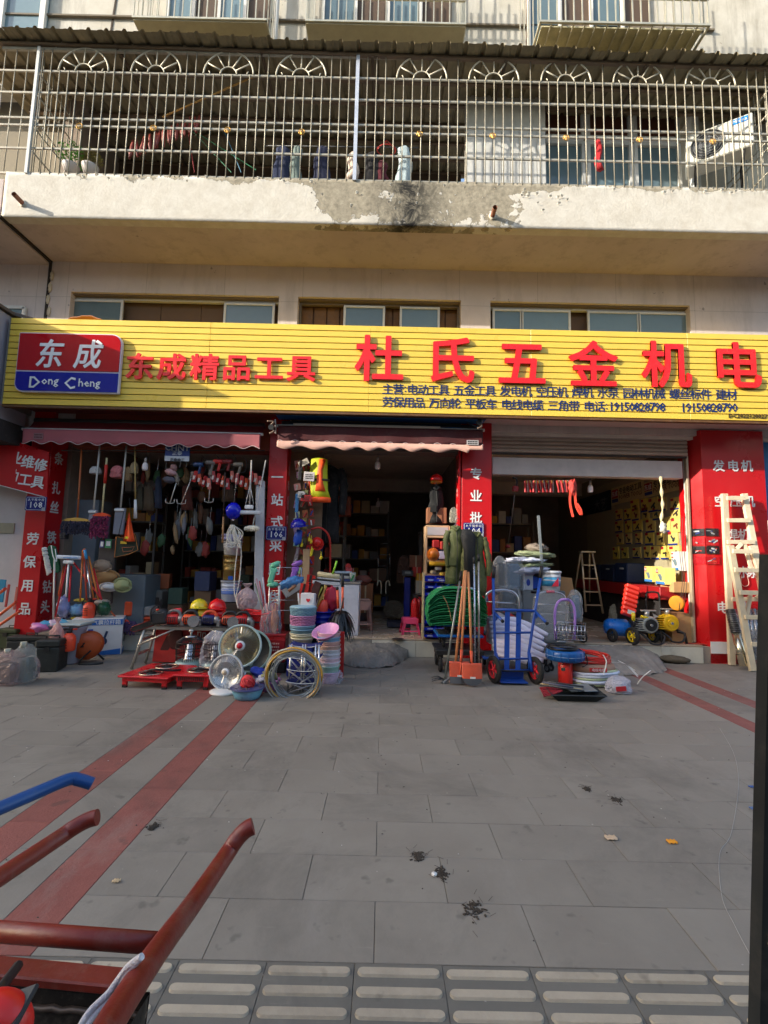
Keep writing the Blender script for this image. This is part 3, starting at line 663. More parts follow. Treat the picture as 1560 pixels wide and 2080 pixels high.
q = P(78, 886, 6.765); aw1.p('maker_label', MB().box(q, (.14, .003, .09)), K(150, 110, 110, .6)); [aw1.p('print', MB().box(q + V((-.05 + .02 * (i % 6), -.003, .02 - .035 * (i // 6))), (.013, .002, .018)), K(90, 30, 30, .6)) for i in range(12)]
a2x0, a2x1 = P(565, 882, 6.78).x, P(980, 900, 6.78).x; az2 = P(770, 872, 6.78).z
aw2 = awning(a2x0, a2x1, 6.78, az2 + .02, 3.42, .24, (44, 116, 176), 'faded blue awning with a brown valance over the middle door', 4.0, (84, 34, 34))
aw2.p('front_box', MB().box(((a2x0 + a2x1) / 2 - .2, 6.77, az2 + .04), ((a2x1 - a2x0) * .72, .05, .035), bev=.006), K(190, 176, 160, .5))
def lip(u, v):
    x = a2x0 + (a2x1 - a2x0) * u; s_ = .5 + .5 * sin(x * 17 + 1.2 * sin(x * 3)); return V((x, 6.735 - .015 * v, az2 + .02 - .235 - v * (.075 + .05 * s_ * (u < .93))))
aw2.p('valance_hem', MB().grid(lip, 150, 2, th=V((0, .004, 0))), K(226, 176, 156, .8, var=.1))
q = P(960, 899, 6.72); aw2.p('maker_label', MB().box(q, (.17, .004, .07)), K(190, 184, 180, .6)); [aw2.p('print', MB().box(q + V((-.06 + .024 * (i % 6), -.003, .014 - .03 * (i // 6))), (.018, .002, .018)), BLK) for i in range(12)]
for (px, py), lab in (((551, 868), 'bent metal awning bracket at the top of the middle red pillar'), ((973, 858), 'rusty triangular awning bracket left of the shutter')):
    c = P(px, py, 6.6); t = Th('awning_bracket', lab, 'bracket', c)
    t.p('hook', MB().tube(interp([c + V((-.06, 0, .09)), c + V((.03, 0, .08)), c + V((-.03, 0, 0)), c + V((.04, 0, -.05)), c + V((-.02, 0, -.09))], 5), .014, 6), K(140, 116, 100, .5, .6))
    t.p('strut', MB().tube([c + V((.05, 0, .12)), c + V((.05, .1, -.06)), c + V((-.12, .4, .12))], .012, 6), K(166, 156, 150, .5, .5)); t.p('gear', MB().cyl(c + V((0, -.02, 0)), c + V((0, .04, 0)), .04, 12), DKM)
t = Th('shop_fascia', 'blue sheet metal strip under the yellow sign over the middle door', 'metal sheet', ((a2x0 + a2x1) / 2, 6.8, 3.45)); t.p('sheet', MB().box(((a2x0 + a2x1) / 2, 6.78, 3.50), (a2x1 - a2x0 + .1, .46, .025)), K(44, 116, 176, .6)); t.p('angle_iron', MB().box(((a2x0 + a2x1) / 2, 6.56, 3.44), (a2x1 - a2x0, .03, .03)), DKM)
sh = Th('roller_shutter', 'rolled up steel roller shutter above the right hand bay', 'shutter', (3.1, 7.25, 3.05)); shx0, shx1 = p3[1] + .02, xc - .03
zt, zb = P(1200, 868, 7.22).z, P(1200, 922, 7.22).z; ns_ = 7
for k in range(ns_):
    z = zt - (zt - zb) * (k + .5) / ns_; hh = (zt - zb) / ns_
    prf = [(-hh / 2, 0), (-hh / 2 + .006, -.012), (0, -.02), (hh / 2 - .008, -.012), (hh / 2 - .003, 0)]
    m = MB(); m.add([V((xx, 7.22 + b_, z + a)) for xx in (shx0, shx1) for a, b_ in prf], [(i, i + 5, i + 6, i + 1) for i in range(4)]); m.box(((shx0 + shx1) / 2, 7.235, z), (shx1 - shx0, .008, hh * .98))
    sh.p('slat', m, K(188, 168, 150, .45, .2, var=.15, scale=5))
sh.p('bottom_bar', MB().box(((shx0 + shx1) / 2, 7.24, zb - .02), (shx1 - shx0, .03, .03)), K(60, 48, 42, .6))
for x in (shx1 + .012,): sh.p('guide_rail', MB().box((x, 7.27, 1.7), (.035, .06, 2.85), bev=.003), K(190, 178, 150, .4, .4))
for x in (p3[1] + .012,): sh.p('guide_rail', MB().box((x, 7.27, 1.7), (.02, .06, 2.85), bev=.003), K(190, 178, 150, .4, .4))
ST = K(170, 163, 144, .4, .25, var=.2, scale=12); GY = 6.16
gr = Th('window_grille', 'full width stainless security grille with sunburst arches on the balcony', 'security grille', (0, GY, 6.7))
gz0, gz1 = 6.69, 8.66; ga, gb = P(67, 250, GY).x, 5.56
rz = [P(400, y_, GY).z for y_ in (152, 196, 247, 262, 309)]
def rail(nm, x0, x1, z, r=.013): gr.p(nm, MB().box(((x0 + x1) / 2, GY, z), (x1 - x0, r * 1.6, r * 2)), ST)
for z in rz: rail('rail', ga - .55, gb, z)
rail('top_rail', ga - .55, gb, gz1, .02); rail('bottom_rail', ga - .55, gb, gz0 + .02, .014)
nb_ = 82; bar = MB().tube([V((0, 0, 0)), V((0, 0, rz[0] - gz0))], .0074, 6).mesh('bar', [ST]); barl = MB().tube([V((0, 0, 0)), V((0, 0, gz1 - gz0))], .0074, 6).mesh('bar', [ST])
arch = [P(170 + 147.3 * k if k < 4 else 857 + 146 * (k - 4), 150, GY).x for k in range(9)]
xx = ga + .06; step = (gb - ga) / nb_
while xx < gb:
    inside = any(abs(xx - a) < .40 for a in arch)
    link('bar', bar if inside else barl, gr.o, V((xx, GY - .018, gz0)) - gr.loc); xx += step
for x in (ga - .5, ga - .34, ga - .17): link('bar', barl, gr.o, V((x, GY, gz0)) - gr.loc)
gr.p('post', MB().box((P(724, 240, GY).x, GY - .03, 7.68), (.05, .03, 1.98)), K(206, 208, 212, .4, .4)); gr.p('post', MB().box((ga, GY - .02, 7.68), (.04, .04, 1.98)), FRM)
for a in arch:
    R_ = .36; zc = rz[0] + .005; ar = MB(); c = V((a, GY - .01, zc))
    ar.tube([c + V((cos(t) * R_, 0, sin(t) * R_ * 1.02)) for t in [pi * i / 20 for i in range(21)]], .012, 5)
    ar.tube([c + V((cos(t) * .12, 0, sin(t) * .12)) for t in [pi * i / 10 for i in range(11)]], .010, 5)
    for i in range(5): t = pi * (i + 1) / 6; ar.tube([c + V((cos(t) * .12, 0, sin(t) * .12)), c + V((cos(t) * R_, 0, sin(t) * R_))], .010, 5)
    for s_ in (-1, 1):
        ar.tube([c + V((s_ * .27, 0, 0)), c + V((s_ * .27, 0, .03)), c + V((s_ * .285, 0, .05))], .007, 5)
        for q_ in range(4): ar.tube([c + V((s_ * (.44 - .03 * q_), 0, .47)), c + V((s_ * .44, 0, .47 - .03 * q_ - .03))], .005, 4)
        ar.tube([c + V((s_ * .35, 0, .475)), c + V((s_ * .44, 0, .475)), c + V((s_ * .44, 0, .37))], .006, 4)
    gr.p('sunburst_arch', ar, K(206, 198, 176, .4, .1))
for k in range(9):
    c = P(161 + 150.5 * k if k < 4 else 852 + 149 * (k - 4), 256 + 3.9 * k, GY - .03); md = MB()
    md.tube([c + V((cos(t) * .043, 0, sin(t) * .043)) for t in [2 * pi * i / 16 for i in range(16)]], .005, 5, closed=True)
    for dx in (-.02, 0, .02): md.tube([c + V((0, 0, -.035)), c + V((dx, 0, .0)), c + V((dx * 1.3, 0, .028))], .004, 4)
    gr.p('medallion', md, K(200, 150, 70, .35, .7))
sd_ = Th('window_grille', 'side return of steel bars closing the left end of the balcony', 'security grille', (ga - .02, 6.7, 6.7))
for k in range(10): sd_.p('bar', MB().tube([V((ga - .01, GY + .1 + .1 * k, gz0)), V((ga - .01, GY + .1 + .1 * k, gz1))], .0085, 5), ST)
for z in rz: sd_.p('rail', MB().tube([V((ga - .01, GY + .04, z)), V((ga - .01, GY + 1.05, z))], .011, 5), ST)
s2_ = Th('window_grille', 'short run of balcony bars on the right end turning back to the wall', 'security grille', (gb, 6.7, 6.7))
for k in range(9): s2_.p('bar', MB().tube([V((gb - .12, GY + .1 + .1 * k, gz0)), V((gb - .12, GY + .1 + .1 * k, gz1))], .0085, 5), ST)
for z in rz: s2_.p('rail', MB().tube([V((gb - .12, GY + .04, z)), V((gb - .12, GY + 1.05, z))], .011, 5), ST)
rfm = K(140, 128, 98, .7, var=.35, scale=5, bump=.2, bs=40); rf_ = Th('corrugated_roof', 'weathered olive corrugated sheet roof over the balcony grille', 'roof', (0, 5.8, 8.5))
def rz_(y, x): return 8.735 - .0144 * (x + 5) + (y - 5.95) * .12
xa = -6.3; i = 0; rp = random.Random(8)
while xa < 6.4:
    wd = .76; nn = 3; dz = rp.uniform(-.012, .012); ye = 5.95 + rp.uniform(-.03, .03); m = MB(); sec = []
    for k in range(nn):
        x0 = xa + wd * k / nn; p_ = wd / nn
        sec += [(x0, 0), (x0 + p_ * .34, 0), (x0 + p_ * .42, .006), (x0 + p_ * .62, .006), (x0 + p_ * .72, .0), (x0 + p_ * .8, .036), (x0 + p_ * .93, .036), (x0 + p_ * .99, 0)]
    sec.append((xa + wd + .02, 0)); rows = [ye, 6.3, 7.0, 7.8, 8.68]; vs = []
    for ii, y in enumerate(rows):
        for x, h_ in sec: vs.append(V((x, y, rz_(y, x) + h_ + dz + (rp.uniform(-.006, .006) if ii == 0 else 0))))
    nS = len(sec); m.add(vs, [(r_ * nS + c, r_ * nS + c + 1, (r_ + 1) * nS + c + 1, (r_ + 1) * nS + c) for r_ in range(4) for c in range(nS - 1)])
    rf_.p('roof_sheet', m, rfm); xa += wd; i += 1
for y in (6.14, 6.55, 6.95, 7.35, 7.75, 8.15, 8.5): rf_.p('purlin', MB().box((0, y, rz_(y, 0) - .035), (12.4, .05, .035), RY(.012)), K(120, 100, 78, .6))
for px in (300, 560, 760, 1000, 1250): x = P(px, 200, 7).x; rf_.p('rafter', MB().tube([V((x, 6.12, rz_(6.12, x) - .06)), V((x, 8.6, rz_(8.6, x) - .06))], .022, 5), K(90, 74, 58, .6))
rf_.p('gutter_beam', MB().box((0, 6.17, 8.68), (12.3, .02, .035), RY(.012)), K(80, 64, 56, .6))
for (px, py), lab in (((47, 414), 'rusty iron drain spout at the left end of the peeling parapet'), ((1000, 440), 'rusty iron drain spout under the mould stain on the parapet')):
    c = P(px, py, 6.14); t = Th('drain_spout', lab, 'pipe', c); t.p('pipe', MB().tube([c + V((0, .03, 0)), c + V((0, -.17, .008))], .032, 14, cap=False).tube([c + V((0, .03, 0)), c + V((0, -.165, .008))], .027, 14, cap=False), K(150, 100, 78, .7, .2, var=.4)); t.p('mortar_collar', MB().ell(c + V((0, -.005, 0)), (.05, .02, .05), nz=.4), K(210, 200, 180, .9))
    t.p('bore', MB().cyl(c + V((0, .0, 0)), c + V((0, -.12, .006)), .027, 12), K(20, 14, 10, .9))
WOOD = K(196, 146, 96, .55, var=.2, scale=14); PINE = K(222, 190, 138, .6, var=.15, scale=10); ORG = K(232, 96, 40, .4); OLV = K(78, 84, 44, .8)
PLAS = K(225, 225, 232, .12, var=.1, scale=9, bump=.6, bs=26, alpha=.2)
CHR = K(205, 205, 208, .15, .95, var=.05); RUB = K(30, 29, 28, .8); BLUE = K(18, 66, 150, .4, var=.15, rnd=.05); LBL = K(40, 110, 190, .4); CARD = K(176, 126, 80, .85, var=.12)
def rnd_(s): return random.Random(s)
def wheel(t, c, r, w_, rot, rim=None, nm='wheel'):
    o = t.p(nm, MB().lathe([(r * .66, -w_ / 2), (r * .9, -w_ / 2), (r, -w_ * .3), (r, w_ * .3), (r * .9, w_ / 2), (r * .66, w_ / 2), (r * .66, -w_ / 2)], c, 26, rot), RUB)
    sp = MB().lathe([(r * .12, -w_ * .5), (r * .16, -w_ * .45), (r * .16, w_ * .45), (r * .12, w_ * .5)], c, 12, rot).lathe([(r * .60, -w_ * .3), (r * .67, -w_ * .36), (r * .67, w_ * .36), (r * .60, w_ * .3), (r * .6, -w_ * .3)], c, 26, rot)
    for k in range(5):
        a = 2 * pi * k / 5; sp.tube([V(c) + rot @ V((cos(a) * r * .1, sin(a) * r * .1, 0)), V(c) + rot @ V((cos(a) * r * .63, sin(a) * r * .63, 0))], r * .075, 5)
    t.p('rim', sp, rim or K(206, 40, 48, .4), parent=o); return o
def bag(c, w_, h, m, seed=0, d_=None, tie=True, mb=None):
    """crumpled bag standing at c"""
    x, y, z = c; d_ = d_ or w_ * .8; sc = []
    prof = [(0, .55), (.06, .85), (.2, 1), (.45, 1.02), (.62, .86), (.74, .55), (.82, .22), (.86, .16), (.92, .34), (1, .5)] if tie else [(0, .8), (.06, .97), (.3, 1.02), (.6, .96), (.85, .8), (.97, .45), (1, .12)]
    K_ = 34; n = 46; vs = []; mb = mb or MB(); r0 = rnd_(seed); o1 = r0.uniform(0, 50)
    def pr(t):
        for (t0, q0), (t1, q1) in zip(prof, prof[1:]):
            if t <= t1: return q0 + (q1 - q0) * (t - t0) / (t1 - t0)
        return prof[-1][1]
    for i in range(K_):
        t = i / (K_ - 1); q = pr(t)
        for j in range(n):
            a = 2 * pi * j / n; p = V((cos(a) * 1.7, sin(a) * 1.7, t * 3.2 + o1))
            cr = 1 + .18 * noise.noise(p) + .22 * (.35 - abs(noise.noise(p * 2.1))) + .16 * (.3 - abs(noise.noise(p * 5.1)))
            sq = 1 / max(abs(cos(a)), abs(sin(a))) ** .45
            vs.append((x + cos(a) * w_ / 2 * q * cr * sq, y + sin(a) * d_ / 2 * q * cr * sq, z + t * h * (1 + .03 * noise.noise(p * 1.3))))
    return mb.add(vs, [(i * n + j, i * n + (j + 1) % n, (i + 1) * n + (j + 1) % n, (i + 1) * n + j) for i in range(K_ - 1) for j in range(n)] + [tuple(reversed(range(n))), tuple((K_ - 1) * n + j for j in range(n))], 0, False)
def card(c, d_, m=None, seed=0): return MB().box(c, d_, RZ(rnd_(seed).uniform(-.1, .1)), bev=.004)
def scribble(t, c, w_, h, m, rows=3, seed=0, par=None, ax=0, rot=None):
    """printed marks: short thin bars standing for characters on a label"""
    r = rnd_(seed); mb = MB(); rot = rot or Matrix.Identity(3)
    for j in range(rows):
        x = -w_ / 2
        while x < w_ / 2 - .012:
            q = r.uniform(.008, .028) if w_ > .1 else r.uniform(.005, .012); q = min(q, w_ / 2 - x)
            mb.box(V(c) + rot @ V((x + q / 2, 0, h / 2 - h * (j + .5) / rows)), (q * .85, .002, h / rows * r.uniform(.35, .6)), rot); x += q + .005
    return t.p('print', mb, m, parent=par)
def cloth_hang(pts_top, h, m, seed=0, name=None): pass
def jacket(nm, lab, c, w_, h, m, cat='jacket', sleeves=True, group=None, inner=None, seed=0, ang=0.0):
    """garment on a hanger, c = neck point"""
    c = V(c); t = Th(nm, lab, cat, c - V((0, 0, h)), group)
    sec = [(c.x, c.y, c.z, .05, .03), (c.x, c.y, c.z - .02, w_ * .2, .04), (c.x, c.y, c.z - .07, w_ * .40, .055), (c.x, c.y, c.z - .16, w_ * .44, .07)]
    for k in range(1, 7): q = k / 6; sec.append((c.x + .02 * sin(q * 4 + seed), c.y + .015 * sin(q * 9 + seed), c.z - .16 - (h - .16) * q, w_ * (.42 + .07 * q), .055 + .02 * q))
    t.p('body', MB().loft(sec, 60, .07, 5, seed, nz=.16), m)
    t.p('collar', MB().tube([c + V((-.06, 0, -.02)), c + V((-.04, -.05, -.03)), c + V((0, -.06, -.07)), c + V((.04, -.05, -.03)), c + V((.06, 0, -.02))], .02, 8), m); t.p('zip', MB().tube([c + V((0, -.065, -.08)), c + V((.01, -.085, -.3)), c + V((.0, -.095, -h * .97))], .006, 4), K(40, 40, 36, .5)); t.p('pocket', MB().box(c + V((-w_ * .2, -.085, -h * .62)), (.1, .01, .11), RZ(-.2), bev=.004), m)
    if sleeves:
        for s_ in (-1, 1):
            p = [c + V((s_ * w_ * .40, 0, -.08)), c + V((s_ * w_ * .55, -.01, -.22)), c + V((s_ * (w_ * .60 + ang), -.02, -.42)), c + V((s_ * (w_ * .56 + ang), -.02, -.42 - (h - .5) * .5))]
            pp = interp(p, 6); t.p('sleeve', MB().tube(pp, [w_ * (.19 - .05 * i / len(pp)) + .004 * sin(i * 2.3 + seed) + .003 * sin(i * 5.1) for i in range(len(pp))], 12), m)
    if inner: t.p('lining', MB().loft([(c.x, c.y - .045, c.z - .02 - h * .95 * q, .02 + w_ * .13 * min(1, q * 3), .05) for q in [0, .15, .4, .7, 1]], 16, .2, 3, seed), inner)
    t.p('hanger', MB().tube([c + V((-w_ * .38, 0, -.07)), c + V((0, 0, .03)), c + V((w_ * .38, 0, -.07))], .005, 5).tube([c + V((0, 0, .03)), c + V((0, 0, .09)), c + V((.03, 0, .11)), c + V((.045, 0, .08))], .003, 5), CHR)
    return t
def helmet(nm, lab, c, r, m, rot=None, group=None, band=None):
    rot = rot or Matrix.Identity(3); c = V(c); t = Th(nm, lab, 'hard hat', c, group)
    t.p('shell', MB().ell(c, (r * .86, r, r * .82), rot, 22, 7, half=True).box(c + rot @ V((0, 0, r * .78)), (r * .16, r * 1.2, r * .12), rot, bev=r * .04), m)
    t.p('brim', MB().lathe([(r * .84, .0), (r * .99, -.012), (r * 1.0, -.018), (r * .84, -.012), (r * .84, 0)], c, 24, rot, sq=(.93, 1.08)).prism([(-r * .55, -.006), (r * .55, -.006), (r * .55, .006), (-r * .55, .006)], r * .5, c + rot @ V((0, -r * 1.1, -.016)), rot), m)
    if band: t.p('headband', MB().lathe([(r * .78, -.05), (r * .8, 0), (r * .74, 0), (r * .74, -.05), (r * .78, -.05)], c, 18, rot), band)
    return t
def mop_pole(mb, a, b, r=.011): return mb.cyl(a, b, r, 8)
def chenille(mb, c, w_, h, d_=.05, n=110, seed=0, rot=None, r=.010):
    rg = rnd_(seed); rot = rot or Matrix.Identity(3); c = V(c)
    for k in range(n):
        x = rg.uniform(-.5, .5) * w_; z = rg.uniform(-1, 0) * h; p = c + rot @ V((x, -rg.uniform(0, 1) * d_, z)); q = p + rot @ V((rg.uniform(-.02, .02), -.012, -rg.uniform(.02, .045)))
        mb.tube([p, (p + q) / 2 + V((0, -.01, 0)), q], r, 4)
    return mb
HY = 6.95
def hang_line(px0, px1, py, y): return [P(px0, py, y), P(px1, py, y)]
one('hanging_rail', 'thin steel rail behind the left awning from which mops and rakes hang', 'rail', MB().tube(hang_line(125, 538, 915, HY), .01, 6), K(60, 50, 44, .6))
def dmop(nm, lab, pxt, pyt, px, py, polm, headm, clothm, w_px, h_px, seed, flat=False):
    a, b = P(pxt, pyt, HY), P(px, py, HY - .03); t = Th(nm, lab, 'mop', P(px, py + h_px, HY - .05)); w_ = mm(w_px, b); h = mm(h_px, b)
    t.p('handle', MB().cyl(a, b, .013, 8), polm)
    if flat: t.p('head', MB().box(b + V((0, 0, -h / 2)), (w_, .04, h), RY(.03), bev=.01), headm); t.p('bracket', MB().box(b + V((0, -.03, -.03)), (w_ * .9, .03, .035), bev=.005), WHITE)
    else:
        t.p('head', MB().prism([(-w_ / 2, -.02), (w_ / 2, -.02), (w_ * .35, .015), (.03, .03), (-.03, .03), (-w_ * .35, .015)], .05, b), headm)
        t.p('backing', MB().box(b + V((0, 0, -h / 2 - .01)), (w_ * .96, .035, h * .92), bev=.01), K(90, 70, 90, .9))
        t.p('yarn', chenille(MB(), b + V((0, -.015, -.015)), w_, h, .03, 210, seed), clothm, kind='stuff')
    return t
dmop('dust_mop', 'wide black chenille mop hanging from an orange wooden handle', 166, 912, 157, 1056, K(176, 92, 44, .5), K(206, 160, 70, .5), K(48, 46, 62, .95, rnd=.1), 56, 24, 1)
dmop('flat_mop', 'grey flat sponge mop hanging left of the orange chenille mop', 203, 905, 190, 1036, K(190, 186, 176, .5), K(138, 136, 146, .8), None, 16, 52, 2, True)
dmop('dust_mop', 'purple chenille mop with an orange head on a striped handle', 217, 930, 207, 1046, K(214, 200, 150, .5), K(240, 80, 34, .4), K(120, 36, 72, .95, rnd=.1), 36, 42, 3)
dmop('flat_mop', 'long grey flat mop hanging beside the orange pennant', 257, 905, 245, 1032, K(196, 190, 180, .5), K(128, 130, 140, .8), None, 21, 54, 4, True)
t = Th('telescopic_pole', 'thin telescopic pole with white grip hanging beside the work apron', 'pole', P(276, 1055, HY)); t.p('rod', MB().cyl(P(274, 908, HY), P(275, 1015, HY), .009, 8), K(198, 168, 100, .5)); t.p('grip', MB().cyl(P(275, 1015, HY), P(275, 1053, HY), .018, 10, r2=.026), WHITE)
one('mop_grip', 'red plastic mop grip hanging between the grey mops', 'grip', MB().cyl(P(216, 944, HY - .02), P(213, 982, HY - .02), .022, 8), K(196, 40, 24, .5))
for k, (px, py, w_, h_, m_) in enumerate(((194, 955, 20, 16, (190, 186, 182)), (238, 958, 24, 26, (196, 110, 110)), (258, 962, 16, 30, (140, 110, 70)), (272, 950, 14, 24, (150, 130, 96)), (130, 1085, 14, 20, (54, 52, 60)))):
    one('plastic_bag', ('small crumpled white packet hanging left among the mops', 'pink and white carrier bag hanging above the purple mop', 'bag of brown twine hanging high between the mops', 'bag of tan knobs hanging at the right of the mops', 'black yarn bundle drooping under the black mop')[k], 'bag', bag(P(px, py + h_ / 2, HY + .05), .0072 * w_, .0072 * h_, None, k, tie=False), K(*m_, .6, bump=.6, bs=30))
c = P(255, 1100, HY - .1); t = Th('pennant_flag', 'folded orange reflective pennant hanging over the green tool apron', 'flag', P(262, 1100, HY - .12))
t.p('cloth', MB().grid(lambda u, v: P(262 + (-12 + 24 * u) * v, 1040 + 60 * v, HY - .12 + .03 * sin(u * 9)), 10, 8, th=V((0, .006, 0))), K(244, 96, 40, .7)); t.p('yellow_mark', MB().box(P(257, 1092, HY - .17), (.05, .004, .03)), K(236, 206, 40, .6))
ap = [(237, 1090), (233, 1132), (262, 1126), (281, 1117), (274, 1084), (256, 1094)]; pts = [P(a, b, HY - .06) for a, b in ap]
t = Th('tool_apron', 'dark green canvas tool apron with orange piping and straps', 'apron', P(255, 1132, HY - .06))
t.p('cloth', MB().add(pts + [q + V((0, .025, 0)) for q in pts], [(0, 1, 2, 3, 4, 5)] + [(i, i + 6, (i + 1) % 6 + 6, (i + 1) % 6) for i in range(6)]), K(44, 52, 40, .9))
t.p('piping', MB().tube([q + V((0, -.006, 0)) for q in pts], .006, 5, closed=True), K(206, 130, 60, .7)); t.p('strap', MB().tube([P(240, 1090, HY - .06), P(251, 1040, HY - .05), P(262, 1012, HY - .05), P(272, 1084, HY - .06)], .004, 5), BLK)
t.p('yellow_badge', MB().box(P(251, 1102, HY - .075), (.09, .004, .04)), K(214, 180, 40, .6)); t.p('pocket_line', MB().tube([P(a, b, HY - .07) for a, b in ((248, 1112), (250, 1121), (268, 1119), (273, 1110), (262, 1112), (248, 1112))], .004, 4), K(190, 110, 70, .7))
one('cabinet', 'pale grey steel cabinet behind the hanging mops in the left bay', 'cabinet', MB().box(P(185, 1060, 7.9) + V((0, 0, -.7)), (.45, .4, 2.1), bev=.01), K(116, 126, 134, .5, var=.08))
one('counter', 'low grey counter behind the brooms in the left bay', 'counter', MB().box(G(185, 1300, .24) + V((0, .9, .45)), (.7, .5, .8), bev=.01), K(96, 106, 112, .5, var=.1))
for k, (px, py, cc, ll) in enumerate(((207, 1105, (50, 70, 140), 'small blue payment notice card on the dark post'), (220, 1104, (60, 140, 90), 'small green payment notice card on the dark post'))):
    t = Th('notice_card', ll, 'notice', P(px, py, HY)); t.p('card', MB().box(P(px, py, HY), (.09 if k else .06, .006, .13 if k else .1)), K(*cc, .5)); t.p('white_area', MB().box(P(px, py, HY - .006), (.06 if k else .04, .004, .07)), WHITE)
one('dark_post', 'dark display post behind the notice cards in the left bay', 'post', MB().box(P(216, 1160, HY + .1), (.24, .06, .95), bev=.01), K(70, 64, 62, .7))
def trio(px, py, k, y=6.98, nm='light_bulb', lab=''):
    c = P(px, py, y); t = Th(nm, lab, 'light bulb', c); t.p('cord', MB().tube([c + V((0, 0, .30)), c + V((.004, 0, .1))], .003, 5), BLK)
    t.p('socket', MB().cyl(c + V((0, 0, .04)), c + V((0, 0, .11)), .017, 10), K(200, 190, 180, .5)); t.p('bulb', MB().lathe([(.0, -.085), (.034, -.08), (.042, -.06), (.042, -.01), (.036, .02), (.02, .04), (.0, .045)], c, 16), K(238, 226, 222, .3, var=.02)); return t
trio(295, 945, 0, lab='unlit white bulb hanging in the left bay'); trio(767, 943, 0, 7.3, lab='large unlit white bulb hanging under the ceiling of the middle shop')
trio(768, 1022, 0, 10.0, lab='tiny unlit bulb far back in the middle shop'); trio(1199, 990, 0, 7.5, lab='unlit white bulb hanging in the right bay')
t = Th('hanging_sign', 'blue and white electrical brand board hanging under the left awning', 'sign', P(361, 938, 6.9)); c = P(361, 915, 6.9)
t.p('board', MB().box(c + V((0, 0, .06)), (.36, .02, .30)), K(20, 50, 120, .4)); t.p('white_strip', MB().box(c + V((0, -.004, -.125)), (.36, .02, .075)), K(190, 194, 200, .5))
letter(t, 'CHNT', P(360, 910, 6.88), .115, K(200, 206, 214, .5), bold=.02, ext=.002, name='lettering', wx=1.15); letter(t, '正泰', P(360, 920, 6.88), .075, K(190, 196, 206, .5), bold=.02, ext=.002, name='lettering'); letter(t, '正泰电工', P(360, 934, 6.88), .055, K(30, 30, 40, .5), bold=.02, ext=.002, name='lettering')
def rake(px, py, tx, ty, lab):
    a, b = P(tx, ty, HY), P(px, py, HY - .02); t = Th('hand_hoe', lab, 'hoe', b); t.p('shaft', MB().cyl(a, b, .007, 8), K(206, 200, 190, .4, .4)); d_ = (b - a).normalized()
    w_ = .065; t.p('fork', MB().tube([b + V((-w_, 0, .07)), b + V((-w_ * .95, 0, .012)), b, b + V((w_ * .95, 0, .012)), b + V((w_, 0, .07))], .006, 6), K(190, 186, 178, .4, .5))
    t.p('mixer_body', MB().box(a + V((0, 0, .01)), (.05, .05, .10), bev=.012), K(120, 108, 96, .5))
rake(345, 1023, 360, 975, 'mixer paddle hanging at a slant left of the red packets'); rake(368, 1024, 391, 966, 'second slanted mixer paddle beside the red packets'); rake(424, 1021, 428, 962, 'straight mixer paddle hanging in the middle of the left bay')
RC = [(196, 40, 36), (210, 80, 40), (180, 30, 34), (214, 110, 90), (160, 40, 40)]
for k in range(15):
    px = 396 + k * 9.5; py = 968 + (k % 4) * 5; c = P(px, py, HY - .02 + .03 * (k % 3)); t = Th('tape_packet', 'carded red plumbing packets hanging in a row under the left awning', 'packet', c, 'red packets hanging in the left bay')
    t.p('card', MB().box(c, (.052, .03, .17), RY(rnd_(k).uniform(-.3, .3)) @ RZ(.6), bev=.005), K(*RC[k % 5], .5)); t.p('label', MB().box(c + V((0, -.035, -.02)), (.03, .004, .06), RY(.2)), K(214, 190, 180, .6))
TL = [('blue cordless tool hanging upside down above the red packets', 403, 948, (30, 60, 100)), ('grey drill body hanging above the straight mixer paddle', 428, 944, (110, 104, 100)), ('bright red drill hanging in the middle of the left bay', 443, 942, (190, 36, 36)), ('dark red grinder hanging beside the red drill', 462, 942, (120, 26, 28)), ('grey pump head hanging over the blue ball', 484, 948, (120, 112, 100))]
for k, (lab, px, py, cc) in enumerate(TL):
    c = P(px, py, HY); t = Th('power_drill', lab, 'power tool', c); t.p('motor_body', MB().cyl(c + V((-.07, 0, .03)), c + V((.07, 0, .03)), .035, 12, bev=.008), K(*cc, .4)); t.p('grip', MB().box(c + V((.02, 0, -.05)), (.035, .04, .13), RY(.2), bev=.01), K(*cc, .45)); t.p('chuck', MB().cyl(c + V((-.12, 0, .03)), c + V((-.07, 0, .03)), .014, 10, r2=.022), DKM); t.p('cable', MB().tube(interp([c + V((.02, 0, -.1)), c + V((.1, .02, -.06)), c + V((.12, 0, .08)), c + V((.05, .02, .16))]), .005, 5), BLK)
for k, (px, py, w_, h_, cc, lab) in enumerate(((320, 1000, .10, .5, (52, 58, 76), 'dark blue folded umbrella hanging left in the bay'), (300, 1010, .16, .42, (94, 76, 56), 'brown cloth bundle hanging on the left display'), (378, 1010, .17, .40, (90, 44, 34), 'rust brown work trousers hanging in the bay'), (462, 1000, .2, .30, (84, 66, 50), 'brown canvas bag hanging behind the packets'), (283, 1010, .10, .4, (80, 72, 56), 'olive cloth hanging at the far left of the dark bay'))):
    c = P(px, py, 7.3); one('hanging_cloth', lab, 'cloth', MB().loft([(c.x, c.y, c.z + h_ * .5, .02, .02), (c.x, c.y, c.z + h_ * .4, w_ * .35, .03)] + [(c.x + .01 * q, c.y, c.z + h_ * (.4 - .3 * q), w_ * (.4 + .05 * q), .05) for q in range(4)], 26, .25, 6, k), K(*cc, .9))
t = Th('sun_caps_bunch', 'pink and grey sun caps tied in a bunch in the left bay', 'caps', P(350, 985, HY)); c = P(348, 960, HY)
